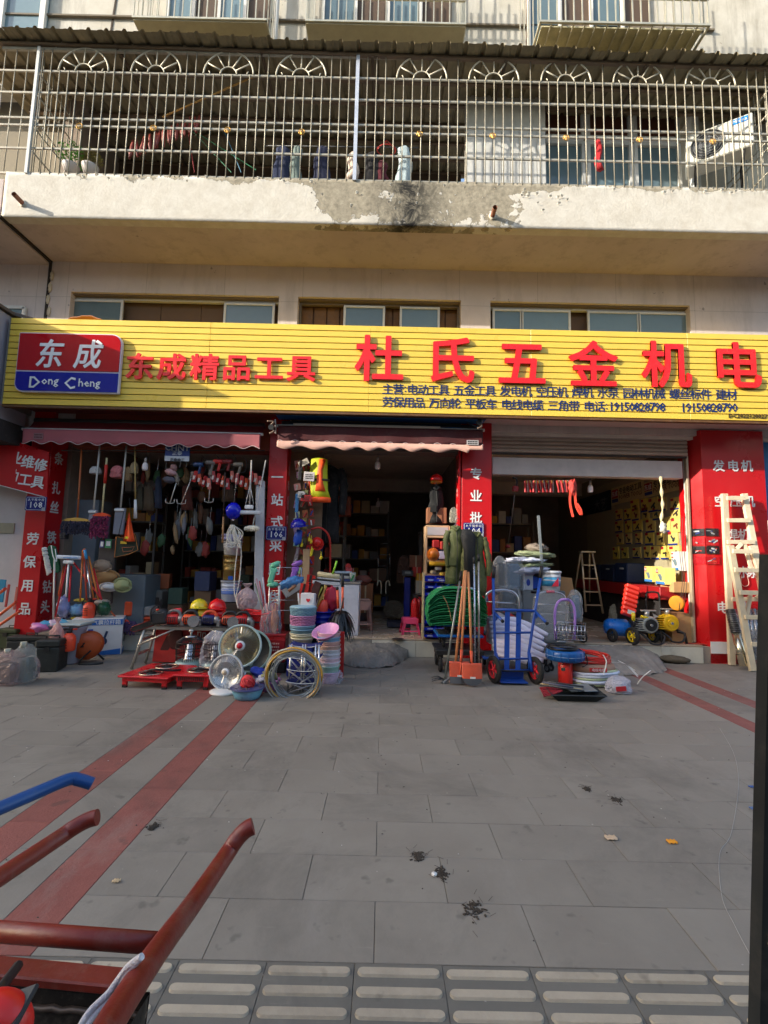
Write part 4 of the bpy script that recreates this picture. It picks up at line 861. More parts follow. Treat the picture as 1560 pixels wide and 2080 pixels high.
t.p('cap', MB().ell(c, (.09, .07, .05), RY(.3), nz=.3, seed=1), K(196, 150, 150, .8)); t.p('cap', MB().ell(c + V((.03, 0, .07)), (.05, .05, .06), nz=.3, seed=2), K(150, 110, 104, .8)); t.p('cap', MB().ell(c + V((-.02, 0, -.11)), (.1, .06, .05), RY(.2), nz=.4, seed=4), K(84, 82, 92, .8))
for k in range(7): t.p('cord', MB().tube([c + V((.02 + .01 * k, 0, 0)), c + V((.08 + .008 * k, .01, -.12 - .03 * (k % 3)))], .004, 4), K(196, 178, 150, .8))
t = Th('digging_bar', 'black handled pick with a pale wooden lower end hanging in the bay', 'tool', P(453, 1105, HY - .05)); t.p('bar', MB().cyl(P(457, 960, HY - .05), P(454, 1050, HY - .05), .011, 8), K(52, 36, 30, .6)); t.p('wooden_end', MB().cyl(P(454, 1050, HY - .05), P(452, 1103, HY - .05), .014, 8), WOOD)
c = P(474, 1038, 6.8); t = Th('float_ball', 'glossy blue plastic ball hanging in the left bay', 'ball', c - V((0, 0, .11))); t.p('ball', MB().ell(c, (.11, .11, .125), n=24, k=14), K(16, 28, 190, .12, var=.03)); t.p('cord', MB().tube([c + V((0, 0, .12)), P(482, 960, 6.8)], .003, 5), K(180, 170, 160, .7)); t.p('cap', MB().cyl(c + V((0, 0, -.14)), c + V((0, 0, -.11)), .02, 8), WHITE)
mb = MB(); r = rnd_(4)
for k in range(9): mb.tube(interp([P(472 + r.uniform(-6, 6), 1066, 6.76), P(462 + r.uniform(-4, 20), 1085 + r.uniform(-4, 8), 6.74), P(474 + r.uniform(-14, 20), 1108 + r.uniform(-8, 10), 6.73), P(480 + r.uniform(-12, 14), 1090 + r.uniform(-10, 10), 6.75), P(476, 1068, 6.77)], 6), .006, 5)
mb.tube(interp([P(476, 1068, 6.75), P(482, 1110, 6.75), P(478, 1150, 6.7), P(476, 1200, 6.6), P(484, 1235, 6.5)], 8), .007, 6).tube(interp([P(484, 1080, 6.75), P(490, 1120, 6.75), P(486, 1180, 6.65), P(478, 1215, 6.55)], 8), .007, 6)
one('rope_tangle', 'tangle of off white rope and cable hanging below the blue ball', 'rope', mb, K(222, 214, 198, .8))
t = Th('window_squeegee', 'white squeegee head hanging beside the blue ball', 'squeegee', P(505, 1045, 6.85)); t.p('head', MB().box(P(504, 1041, 6.8), (.37, .05, .055), bev=.012), K(206, 208, 210, .4)); t.p('socket', MB().box(P(506, 1030, 6.8), (.12, .04, .06), bev=.01), WHITE); t.p('handle', MB().cyl(P(511, 935, 6.85), P(507, 1025, 6.82), .010, 8), K(214, 206, 196, .4))
for dx in (-8, 8): t.p('stay', MB().tube([P(508, 985, 6.83), P(507 + dx, 1024, 6.82)], .004, 5), WHITE)
t = Th('string_mop', 'white string mop hanging upside down against the grey door edge', 'mop', P(512, 1080, 6.85)); t.p('handle', MB().cyl(P(540, 935, 6.95), P(514, 1066, 6.82), .009, 8), K(200, 196, 190, .4)); t.p('strings', chenille(MB().ell(P(513, 1073, 6.8), (.10, .06, .04), nz=.2), P(513, 1070, 6.78), .2, .03, .04, 60, 3), K(214, 208, 190, .9)); 
one('door_leaf', 'pale grey door edge standing against the middle red pillar', 'door', MB().box(P(527, 1110, 7.0), (.13, .04, 1.95), RY(-.03), bev=.006), K(186, 188, 194, .4))
def bucket(t, c, r1, r2, h, m, nm='bucket', lid=None, label=None, bands=2):
    pr = [(r1 - .01, 0), (r1, .01)] + sum([[(r1 + (r2 - r1) * q, h * q), (r1 + (r2 - r1) * q + .006, h * q + .006), (r1 + (r2 - r1) * q + .006, h * q + .018), (r1 + (r2 - r1) * q, h * q + .022)] for q in ([.55, .75][:bands])], []) + [(r2, h), (r2 + .012, h), (r2 + .012, h + .015), (r2 - .004, h + .015), (r2 - .008, h - .02)]
    o = t.p(nm, MB().lathe(pr, c, 26), m, label=label)
    t.p('rim', MB().lathe([(r2 - .01, 0), (r2 - .012, -.03), (r2 * .3, -.032)], V(c) + V((0, 0, h)), 26), lid or m, parent=o); return o
def bucket_thing(lab, c, r1, r2, h, m, lid=None, group=None, handle=True, band=None):
    t = Th('bucket', lab, 'bucket', c, group); bucket(t, c, r1, r2, h, m, 'body', lid)
    if handle: c = V(c); t.p('handle', MB().tube([c + V((cos(a) * (r2 + .012), -.02 - sin(a) * (r2 * .75), h * .93 - sin(a) * .04)) for a in [pi * i / 14 for i in range(15)]], .003, 5), CHR)
    if band: t.p('label', MB().lathe([((r1 + r2) / 2 * .99 + .004 - .01, h * .2), ((r1 + r2) / 2 + .006, h * .65)], c, 26), band)
    return t
b0 = G(466, 1262, .24); b0.y = 7.35; b0 = V((P(467, 1240, 7.3).x, 7.3, .72)); 
one('shop_counter', 'dark wooden crate under the stacked paint buckets in the left bay', 'crate', MB().box((b0.x, 7.35, .48), (.5, .4, .46), bev=.01), K(60, 46, 36, .8))
bucket_thing('blue and white paint bucket at the bottom of the tall bucket stack', b0, .135, .15, .30, K(200, 206, 220, .4), band=K(90, 120, 190, .4))
bucket_thing('gold painted metal bucket in the middle of the tall bucket stack', b0 + V((0, 0, .32)), .13, .14, .36, K(160, 130, 70, .3, .5), band=K(150, 122, 64, .3, .5))
t = bucket_thing('white plastic bucket on top of the gold bucket', b0 + V((-.01, 0, .70)), .12, .14, .2, K(222, 216, 210, .4), handle=False)
one('wrapping_film', 'purple tinted bundle of plastic film on the topmost bucket', 'film roll', MB().lathe([(.06, 0), (.14, .01), (.15, .05), (.13, .09), (.06, .1)], b0 + V((-.01, 0, .92)), 20).coil(b0 + V((-.04, -.02, .98)), .13, .012, 4, seed=3), K(190, 184, 220, .25, bump=.5))
one('label_plate', 'small blue sticker on the gold bucket', 'sticker', MB().box(P(468, 1174, 7.14), (.07, .004, .055)), K(30, 90, 190, .4))
one('carrier_bag', 'translucent carrier bag full of yarn hanging above the bench', 'bag', bag(P(500, 1238, 6.7) , .25, .36, None, 5), K(206, 180, 180, .3, bump=.9, bs=24, alpha=.65))
def shelf(lab, x0, x1, y, z0, z1, nsh, seed, depth=.4, rk='', name='stock_shelf'):
    t = Th(name, lab, 'shelf', ((x0 + x1) / 2, y, z0)); r = rnd_(seed)
    for x in (x0, x1):
        for yy in (y - depth / 2, y + depth / 2): t.p('upright', MB().box((x, yy, (z0 + z1) / 2), (.035, .035, z1 - z0)), K(110, 104, 96, .5))
    for k in range(nsh):
        z = z0 + .1 + (z1 - z0 - .15) * k / (nsh - 1); t.p('shelf_board', MB().box(((x0 + x1) / 2, y, z), (x1 - x0 + .03, depth, .025)), K(120, 112, 100, .6))
        x = x0 + .06; hmax = (z1 - z0) / nsh * .75
        while x < x1 - .1:
            w_ = r.uniform(.09, .24); h = r.uniform(.4, 1) * hmax; cn, cc = r.choice([('brown', (190, 134, 84)), ('dark red', (160, 66, 54)), ('navy', (70, 86, 150)), ('tan', (214, 190, 146)), ('grey', (140, 140, 138)), ('ochre', (214, 160, 66)), ('brick red', (190, 84, 66)), ('pale', (206, 200, 190))])
            o = one(r.choice(['storage_carton', 'parts_box']), '%s stock box on the %s' % (cn, lab.split(' at ')[0].split(' in front')[0].split(' inside')[0] + ' ' + rk), 'box', MB().box((x + w_ / 2, y - depth * .1, z + .014 + h / 2), (w_ * .92, depth * .7, h), RZ(r.uniform(-.08, .08)), bev=.006), K(*cc, .7), '%s boxes %s' % (cn, rk)); x += w_ + .01
    return t
shelf('dim steel shelf rack at the back of the left shop bay', -4.3, -2.0, 10.4, .26, 2.7, 5, 3, rk='deep in the left bay'); shelf('dim steel shelf rack in front of the left partition of the bay', -4.9, -4.2, 8.9, .26, 2.6, 5, 5, rk='left side')
shelf('dark stock rack at the back wall of the middle shop', -1.3, .1, 11.0, .26, 2.5, 5, 7, rk='middle shop'); shelf('red and chrome rack inside the middle shop left side', -1.35, -.75, 9.2, .9, 2.3, 4, 9, rk='middle left'); shelf('dark rack at the back of the right shop', 1.9, 3.3, 10.6, .26, 2.3, 4, 13, rk='right shop')
shelf('dark rack on the right side of the middle shop', .75, 1.3, 9.6, .26, 2.0, 4, 17, rk='')
LOW = [('storage_carton', 'brown carton standing upright in the left bay', 'box', 283, 1215, 7.6, .3, .45, (196, 110, 60)), ('folded_cushions', 'pile of folded orange and blue cushions on the left shop floor', 'cushions', 290, 1262, 7.35, .5, .13, (220, 80, 40)), ('grey_basin', 'grey basin of parts on the cushions in the left bay', 'basin', 292, 1240, 7.35, .34, .14, (150, 146, 140)), ('fabric_bundle', 'orange fabric bundle behind the purple mop head', 'fabric', 270, 1235, 7.3, .12, .22, (226, 84, 40)), ('grey_stove', 'old grey fire door panel with a round window inside the bay', 'panel', 318, 1222, 7.7, .28, .38, (120, 116, 108))]
for nm, lab, cat, px, py, y, w_, h, cc in LOW:
    c = P(px, py, y); one(nm, lab, cat, MB().box(c, (w_, .3, h), bev=.02) if 'cushion' not in nm else MB().box(c, (w_, .3, .06), bev=.02).box(c + V((.02, 0, .06)), (w_ * .95, .3, .05), bev=.02), K(*cc, .7))
one('round_window', 'dark round opening of the grey panel inside the left bay', 'opening', MB().cyl(P(318, 1225, 7.54), P(318, 1225, 7.53), .09, 20), K(40, 26, 20, .6))
for k, (px, py, rx, rz2, cc, lab) in enumerate(((210, 1150, .14, .09, (150, 130, 110), 'knotted rag rope bundle high on the dark post'), (214, 1172, .2, .10, (160, 120, 74), 'coil of brown hemp rope hanging on the post'), (222, 1192, .13, .06, (206, 204, 200), 'white cotton roll below the hemp rope'), (250, 1188, .14, .10, (150, 156, 110), 'bundle of green and white flower shaped fittings'))):
    c = P(px, py, 6.95); mb = MB().ell(c, (rx * .9, .08, rz2 * .9), nz=.3, seed=k)
    for q in range(6): mb.coil(c + V((0, -.03, 0)), 1, .009, 1, Matrix(((rx * (1 - .1 * q), 0, 0), (0, 0, .4), (0, rz2 * (1 - .12 * q), 0))), seed=q + k * 7, jit=.08, n=26, tn=5)
    one('rope_bundle', lab, 'rope', mb, K(*cc, .9))
def stick(a, b, r, m, lab, nm='broom_stick', cat='stick', group=None): return one(nm, lab, cat, MB().cyl(a, b, r, 8), m, group)
SK = [((838 / 6, 1130), (110, 1262), (206, 30, 44), 'red'), ((145, 1150), (140, 1222), (206, 30, 44), 'short red'), ((148, 1141), (205, 1215), (214, 36, 50), 'slanted crimson'), ((168, 1118), (163, 1220), (206, 110, 40), 'leftmost orange'), ((172, 1115), (190, 1215), (210, 112, 40), 'middle orange'), ((170, 1116), (176, 1220), (196, 70, 40), 'rust coloured'), ((180, 1130), (200, 1218), (214, 120, 44), 'rightmost orange'), ((190, 1155), (206, 1218), (206, 30, 44), 'thin red'), ((130, 1150), (119, 1210), (206, 84, 40), 'orange brown')]
for k, (a, b, cc, l_) in enumerate(SK): stick(P(a[0], a[1], 6.85), P(b[0], b[1], 6.65), .012, K(*cc, .45), l_ + ' broom handle leaning in the bunch left of the hemp rope')
t = Th('mop_handle_set', 'blue and white telescopic mop handle among the orange broom handles', 'handle', P(183, 1215, 6.62)); t.p('grip', MB().cyl(P(172, 1117, 6.8), P(176, 1136, 6.8), .02, 8), K(60, 150, 200, .4)); t.p('tube', MB().cyl(P(176, 1136, 6.8), P(184, 1214, 6.62), .010, 8), CHR)
t = Th('floor_squeegee', 'white floor squeegee standing head up behind the sprayers', 'squeegee', P(136, 1215, 6.6)); t.p('head', MB().box(P(140, 1132, 6.75), (.33, .05, .055), RY(.02), bev=.01), K(212, 218, 226, .4)); t.p('print_strip', MB().box(P(143, 1133, 6.72), (.2, .004, .014)), K(110, 150, 200, .5)); t.p('socket', MB().box(P(139, 1142, 6.74), (.14, .05, .05), bev=.012), WHITE); t.p('pole', MB().cyl(P(139, 1146, 6.75), P(134, 1212, 6.6), .011, 8), WHITE)
t = Th('dust_mop', 'large green backed dust mop with white tufts leaning on the left pillar', 'mop', P(112, 1262, 6.7)); po = [P(*q, 6.78) for q in ((96, 1112), (101, 1107), (110, 1110), (119, 1142), (120, 1160), (114, 1164), (106, 1158), (98, 1135))]
t.p('backing', MB().add(po + [q + V((0, .04, 0)) for q in po], [tuple(range(8))] + [(i, i + 8, (i + 1) % 8 + 8, (i + 1) % 8) for i in range(8)]), K(22, 84, 56, .8)); mb = MB(); r = rnd_(2)
for k in range(120):
    u = r.random(); p = P(94 + 10 * u + r.uniform(-2, 2) , 1112 + 52 * u, 6.77); mb.tube([p, p + V((-.03, -.02, -.01)), p + V((-.035, -.01, -.035))], .009, 4)
t.p('tufts', mb, K(216, 214, 206, .95), kind='stuff'); t.p('strap', MB().tube(interp([P(104, 1108, 6.74), P(108, 1130, 6.72), P(115, 1140, 6.72), P(112, 1115, 6.74)]), .006, 5), WHITE); t.p('pole', MB().cyl(P(111, 1135, 6.72), P(108, 1262, 6.62), .012, 8), K(206, 200, 190, .5))
def cart(px, py, top, w_, lab, grip, rz, orange=False):
    b = G(px, py); t = Th('luggage_cart', lab, 'hand cart', b, None); h = up(b, top).z; x, y = b.x, b.y
    t.p('frame', MB().tube(interp([V((x - w_ / 2, y, .12)), V((x - w_ / 2, y, h - .12)), V((x - w_ / 2 + .06, y, h)), V((x + w_ / 2 - .06, y, h)), V((x + w_ / 2, y, h - .12)), V((x + w_ / 2, y, .12))], 5), .012, 8), CHR)
    t.p('grip', MB().cyl((x - w_ * .3, y, h), (x + w_ * .3, y, h), .018, 10), K(*grip, .5)); t.p('cross_bar', MB().box((x, y, h * .62), (w_, .015, .02)).box((x, y, h * .38), (w_, .015, .02)), CHR)
    t.p('platform', MB().box((x, y - .12, .06), (w_ * 1.1, .26, .025), bev=.006), K(24, 40, 140, .5))
    for s_ in (-1, 1): wheel(t, (x + s_ * (w_ / 2 + .03), y + .02, .065), .065, .03, RY(pi / 2), K(40, 40, 44, .5))
cart(100, 1290, 1177, .27, 'tallest chrome luggage cart standing before the left pillar', (40, 40, 44), 0); cart(48, 1300, 1196, .22, 'chrome luggage cart with purple grip in the left cluster', (120, 90, 170), 0); cart(22, 1300, 1203, .25, 'chrome luggage cart with dark blue grip near the left edge', (40, 44, 100), 0)
cart(118, 1285, 1184, .20, 'narrow luggage cart half hidden behind the white storage bin', (180, 180, 184), 0)
for k, (a, b, l_) in enumerate((((0, 1250), (30, 1225), 'upper'), ((0, 1268), (38, 1243), 'lower'), ((0, 1205), (8, 1198), 'topmost'))):
    pa, pb = P(a[0] - 25, a[1] + 18, 6.0), P(b[0], b[1], 5.9); t = Th('folding_cart', l_ + ' orange cart handle reaching in from the left edge', 'handle', pa); t.p('tube', MB().cyl(pa, pb, .017, 10), ORG); t.p('cap', MB().cyl(pb, pb + (pb - pa).normalized() * .03, .02, 10), K(200, 60, 30, .5))
for k, (px, py, cc, l_) in enumerate(((2, 1190, (40, 130, 160), 'teal plastic shovel blade sticking up at the left edge'), (15, 1200, (190, 70, 60), 'pale red broom stick standing at the left edge'), (32, 1205, (206, 110, 90), 'pink stick behind the luggage carts'))):
    one('garden_tool', l_, 'handle', MB().box(P(px, py + 10, 6.4), (.03 + .07 * (k == 0), .02, .30), RY(.05), bev=.005), K(*cc, .5))
def tbox(px, py, w_, d_, h, lab, m, rz=0):
    b = G(px, py); c = b + V((0, d_ / 2, h / 2)); t = Th('tool_case', lab, 'case', b); q = RZ(rz)
    t.p('body', MB().box(c - V((0, 0, h * .12)), (w_, d_, h * .76), q, bev=.012), m); t.p('lid', MB().box(c + V((0, 0, h * .385)), (w_ * 1.02, d_ * 1.02, h * .21), q, bev=.012), m); t.p('latch', MB().box(c + q @ V((0, -d_ / 2 - .008, h * .22)), (.06, .016, .05), q), DKM); t.p('handle', MB().tube([c + q @ V(v) for v in ((-.07, 0, h * .5), (-.07, 0, h * .5 + .03), (.07, 0, h * .5 + .03), (.07, 0, h * .5))], .008, 6), BLK)
DG = K(38, 40, 36, .55); tbox(50, 1335, .52, .2, .27, 'long black plastic tool case behind the wrapped grinders', DG, .12); tbox(84, 1366, .25, .3, .37, 'tall black case standing nearest the grey bin', DG, .25); tbox(8, 1318, .30, .3, .28, 'olive green metal ammunition style box at the left edge', K(60, 66, 34, .6), 0)
for k, (px, py, w_, h, cc, lab) in enumerate(((8, 1393, .26, .36, (214, 176, 170), 'bench grinder wrapped in pinkish plastic at the left edge'), (40, 1390, .20, .42, (190, 190, 184), 'machine wrapped in silver film beside the black case'), (58, 1383, .13, .25, (206, 176, 176), 'small wrapped packet leaning on the black case'))):
    b = G(px, py); t = Th('wrapped_machine', lab, 'wrapped machine', b); t.p('machine_body', MB().box(b + V((0, .05, h * .35)), (w_ * .7, w_ * .6, h * .6), bev=.02).cyl(b + V((-w_ * .4, .05, h * .4)), b + V((w_ * .4, .05, h * .4)), w_ * .3, 14), K(60, 70, 66, .5)); t.p('knob', MB().cyl(b + V((0, 0, h * .9)), b + V((0, 0, h * 1.05)), .02, 10, r2=.032), K(180, 178, 160, .5)); t.p('film', bag(b + V((0, .04, 0)), w_, h, None, k + 3, tie=False), K(*cc, .12, var=.2, scale=10, bump=.6, bs=30, alpha=.3))
b = G(112, 1354); t = Th('storage_bin', 'white and grey plastic bin full of gloves in front of the carton', 'bin', b); t.p('body', MB().lathe([(.15, 0), (.17, .02), (.18, .26), (.19, .27), (.21, .42), (.22, .44), (.225, .47), (.2, .47), (.19, .40)], b + V((0, .2, 0)), 26, sq=(1, .8)), K(164, 164, 178, .4)); t.p('lid_edge', MB().box(b + V((-.02, .2, .50)), (.50, .38, .035), RZ(.1), bev=.012), K(196, 204, 196, .4)); t.p('pad', MB().box(b + V((0, .2, .475)), (.4, .3, .02)), K(120, 124, 130, .6))
for k, (px, py, cc, lab) in enumerate(((82, 1270, (226, 130, 190), 'pink rubber gloves packet on the white bin'), (95, 1266, (90, 170, 200), 'light blue glove packet on the white bin'), (113, 1263, (230, 190, 206), 'pink and white crinkled packet on the bin'), (122, 1262, (120, 190, 210), 'turquoise cap on the rim of the bin'))):
    c = P(px, py + 4, b.y + .05 * k); one('glove_packet', lab, 'packet', MB().ell(c, (.10, .08, .055), RZ(k), nz=.5, seed=k), K(*cc, .35, bump=.8, bs=30))
one('plastic_bag', 'thin pink translucent bag hanging from the bin edge', 'bag', bag(P(112, 1322, b.y - .08), .15, .40, None, 9), K(220, 160, 150, .25, bump=.8, bs=30, alpha=.7))
ct = G(190, 1336); cw, cdp, chh = .62, .42, .50; t = Th('product_carton', 'large white and blue printed carton for an air machine', 'carton', ct); c = ct + V((-.14, .32, chh / 2)); q = RZ(.42)
t.p('box', MB().box(c, (cw, cdp, chh), q, bev=.004), K(212, 208, 202, .7, var=.08)); 
for nm, sx_, face in (('front', 0, (0, -1)), ('side', 1, (1, 0))):
    rr_ = q if not sx_ else q @ RZ(pi / 2); off = q @ (V((0, -cdp / 2 - .003, 0)) if not sx_ else V((cw / 2 + .003, 0, 0))); wdt = cw if not sx_ else cdp
    t.p('blue_band', MB().box(c + off + V((0, 0, chh / 2 - .05)), (wdt * .98, .004, .075), rr_), K(34, 104, 180, .6)); t.p('blue_foot', MB().prism([(-wdt * .48, -.05), (wdt * .48, -.05), (wdt * .48, .03), (-wdt * .1, -.01)], .004, c + off + V((0, 0, -chh / 2 + .055)), rr_), K(34, 104, 180, .6))
    letter(t, '高压大气囊拉杆箱'[: 6 if sx_ else 8], c + off * 1.012 + V((0, 0, chh / 2 - .05)), .06 if sx_ else .07, WHITE, rr_, bold=.02, ext=.001, name='lettering')
    t.p('printed_logo', MB().prism([(-.03, .04), (.03, .04), (.03, -.01), (0, -.03), (-.03, -.01)], .004, c + off * 1.01 + V((0, 0, .07)) + rr_ @ V((-.08, 0, 0)), rr_), K(34, 84, 170, .6))
    t.p('printed_machine', MB().lathe([(.05, -.002), (.05, .002)], c + off * 1.01 + rr_ @ V((.08, 0, -.06)), 14, rr_ @ RX90).box(c + off * 1.01 + rr_ @ V((.10, 0, .01)), (.03, .003, .14), rr_ @ RY(.3)), K(40, 60, 90, .6)); scribble(t, c + off * 1.01 + rr_ @ V((-.1, 0, -.08)), .08, .12, K(60, 70, 90, .6), 5, 3, rot=rr_)
ctop = c + V((0, 0, chh / 2))
def sprayer(c, lab, h=.28):
    t = Th('pressure_sprayer', lab, 'sprayer', c); m = K(250, 84, 50, .35, var=.04); c = V(c)
    t.p('bottle', MB().lathe([(.065, 0), (.075, .01), (.078, h * .45), (.072, h * .62), (.05, h * .72), (.03, h * .78)], c, 20), m); t.p('pump_head', MB().cyl(c + V((0, 0, h * .76)), c + V((0, 0, h * .9)), .03, 12).box(c + V((-.02, 0, h * .93)), (.12, .03, .03), bev=.008).tube([c + V((-.06, 0, h * .93)), c + V((-.1, 0, h * .8)), c + V((-.095, 0, h * .65))], .009, 6).cyl(c + V((0, 0, h * .9)), c + V((0, 0, h * 1.06)), .012, 8), BLK); t.p('nozzle', MB().cyl(c + V((.04, 0, h * .93)), c + V((.09, 0, h * .95)), .01, 8), K(226, 60, 40, .4)); scribble(t, c + V((0, -.079, h * .33)), .08, .12, K(90, 26, 20, .5), 4, 2)
sprayer(V((P(179, 1262, ctop.y - .12).x, ctop.y - .12, ctop.z)), 'orange pressure sprayer standing on the printed carton'); sprayer(P(138, 1322, 6.0), 'orange pressure sprayer hanging in front of the cable reel')
for k, (px, py, w_, h, cc, lab) in enumerate(((128, 1250, .17, .30, (150, 160, 210), 'clear tub with blue rim full of hooks on the carton'), (158, 1248, .22, .16, (120, 170, 210), 'packets of pale blue masks on the carton'), (210, 1246, .17, .18, (40, 90, 60), 'dark green wire wrapped in film on the carton'), (156, 1258, .12, .05, (220, 190, 50), 'yellow glove lying on the carton'), (130, 1256, .12, .08, (40, 40, 110), 'navy glove lying on the carton'), (165, 1222, .2, .05, (226, 206, 60), 'yellow brush head above the pale blue masks'), (207, 1228, .2, .08, (200, 190, 176), 'white cloth over the green wire bundle'))):
    c = P(px, py, ctop.y - .05 + .02 * k); one('sundry_packet', lab, 'packet', MB().ell(c + V((0, 0, h * .4)), (w_ / 2, .09, h / 2), nz=.45, seed=k + 5, n=18, k=10), K(*cc, .3, bump=.8, bs=34, var=.3))
c = G(172, 1350) + V((-.05, .12, .22)); t = Th('cable_reel', 'orange cable reel on a black tube stand', 'cable reel', G(172, 1350)); q = RZ(.35) @ RX90
t.p('drum', MB().lathe([(.05, -.09), (.17, -.09), (.17, -.08), (.14, -.07), (.14, .07), (.17, .08), (.17, .09), (.05, .09)], c, 28, q), K(190, 84, 36, .5)); t.p('cable', MB().coil(c - V((0, 0, 0)), .145, .009, 8, q, seed=2, jit=.004, sq=.06), K(214, 104, 44, .5)); t.p('stand', MB().tube(interp([c + V((.1, -.1, -.05)), c + V((-.02, -.14, -.2)), c + V((.12, -.14, -.215)), c + V((.26, -.08, -.2))], 5), .012, 6).tube([c + V((-.16, .1, -.2)), c + V((0, .02, 0)), c + V((.16, .1, -.2))], .012, 6), BLK); t.p('crank', MB().tube([c + V((0, -.1, 0)), c + V((0, -.15, 0)), c + V((.05, -.16, .05)), c + V((.05, -.19, .05))], .008, 6), BLK)
c = P(248, 1270, 6.95); t = Th('dust_mop', 'black and purple chenille mop resting on the step beside the carton', 'mop', c); t.p('head', MB().prism([(-.16, -.015), (.16, -.03), (.08, .03), (-.08, .04)], .06, P(245, 1262, 6.95), RY(.1)), K(240, 70, 40, .4)); t.p('yarn', chenille(MB().ell(c + V((.02, .06, -.02)), (.2, .08, .08), nz=.2), c + V((.02, -.02, .06)), .38, .15, .05, 220, 8), K(74, 56, 88, .95, rnd=.1), kind='stuff'); t.p('pole', MB().cyl(P(242, 1262, 6.95), P(222, 1238, 7.0), .011, 8), K(214, 96, 50, .5))

FZ0 = .262; r = rnd_(77); SH = [('tool_pouch', 'brown leather pouch', (110, 74, 50)), ('rope_hank', 'tan rope hank', (170, 140, 100)), ('brush_pack', 'pack of paint brushes', (160, 60, 50)), ('glove_pair', 'pair of grey work gloves', (130, 130, 134)), ('net_bag', 'green net bag', (60, 96, 60)), ('chain_hank', 'hank of steel chain', (120, 118, 112))]; ps = ['far left', 'left', 'middle', 'right', 'far right']
for k in range(34):
    nm, wd, cc = SH[k % 6]; px = 290 + 150 * r.random(); c = P(px, r.uniform(955, 1120), 7.35 + .3 * r.random()); t = Th(nm, '%s hanging in the dim %s of the left bay interior' % (wd, ps[int((px - 290) / 30.1)]), 'hanging goods', c, 'goods hanging in the left bay interior')
    t.p('body', MB().ell(c, (r.uniform(.03, .07), .03, r.uniform(.07, .16)), RY(r.uniform(-.2, .2)), nz=.5, seed=k), K(*cc, .7)); t.p('hook', MB().tube([c + V((0, 0, .1)), c + V((.01, 0, .3))], .004, 4), CHR)
for k in range(10):
    px = 250 + 28 * k; c = P(px, 1180 + 30 * (k % 3), 7.6 + .25 * (k % 2)); w_ = r.uniform(.16, .3); h = r.uniform(.14, .3); cn, cc = [('brown', (140, 96, 62)), ('blue', (50, 60, 92)), ('grey', (130, 128, 124)), ('orange', (160, 84, 46)), ('green', (54, 76, 62))][k % 5]
    t = Th('stock_carton', '%s carton on the floor stack of the left bay, %s from the left' % (cn, ('first', 'second', 'third', 'fourth', 'fifth', 'sixth', 'seventh', 'eighth', 'ninth', 'tenth')[k]), 'carton', c); t.p('box', MB().box(c, (w_, .25, h), RZ(r.uniform(-.3, .3)), bev=.005), K(*cc, .7)); t.p('stack_below', MB().box((c.x, c.y + .02, (FZ0 + c.z - h / 2) / 2), (w_ * 1.05, .25, max(.05, c.z - h / 2 - FZ0)), bev=.005), K(110, 84, 62, .8))
BY = 5.95
def bp(px, py, y=BY): return P(px, py, y)
t = Th('folding_work_bench', 'aluminium folding work bench loaded with power tools and helmets', 'bench', G(285, 1360)); AL = K(190, 184, 172, .35, .6, var=.15, scale=12)
zt_ = bp(390, 1273).z; xa, xb = bp(288, 1273).x, bp(500, 1273).x
t.p('top', MB().box(((xa + xb) / 2, BY + .15, zt_ - .02), (xb - xa, .34, .045), bev=.006), AL)
for x, s_ in ((xa, -1), (xb, 1)):
    for yy in (BY, BY + .3): t.p('leg', MB().tube([V((x - s_ * .04, yy, zt_ - .03)), V((x + s_ * .08, yy + (.02 if yy > BY else -.02), .01))], .018, 6), AL)
    for q in (.35, .68): t.p('rung', MB().box((x + s_ * (.08 - .12 * q), BY + .15, zt_ * q), (.025, .32, .03)), AL)
    t.p('brace', MB().tube([V((x + s_ * .03, BY - .015, zt_ * .55)), V((x - s_ * .42, BY - .015, zt_ - .03))], .012, 5), AL)
t.p('print', MB().box(bp(279, 1330, BY - .04), (.02, .003, .2), RY(.25)), K(90, 84, 76, .6))
def onb(px, y=BY + .05): v = P(px, 1273, y); return V((v.x, y, zt_ + .003))
for k, (px, dz, cc, lab) in enumerate(((402, .17, (236, 214, 50), 'upper yellow hard hat of the pair stacked on the bench'), (404, .08, (232, 210, 48), 'lower yellow hard hat under the other yellow one on the bench'), (439, .175, (222, 30, 34), 'upper red hard hat stacked on the bench'), (441, .085, (214, 28, 32), 'lower red hard hat under the other red one on the bench'))):
    c = onb(px, BY + .2) + V((0, 0, dz + .05)); helmet('hard_hat', lab, c, .125, K(*cc, .18, var=.05), RZ(.5) @ RX(-.08 + .05 * k) , band=K(150, 150, 160, .5))
c = onb(442, BY + .12) + V((0, 0, .04)); one('work_gloves', 'bundle of pink and white work gloves under the red hard hats', 'gloves', MB().ell(c, (.15, .08, .05), nz=.5, seed=3, n=24, k=12), K(222, 180, 186, .8)); one('safety_vest', 'folded yellow reflective vest under the gloves on the bench', 'vest', MB().ell(onb(420, BY + .15) + V((0, 0, .03)), (.14, .1, .04), nz=.3, seed=6), K(226, 206, 40, .7))
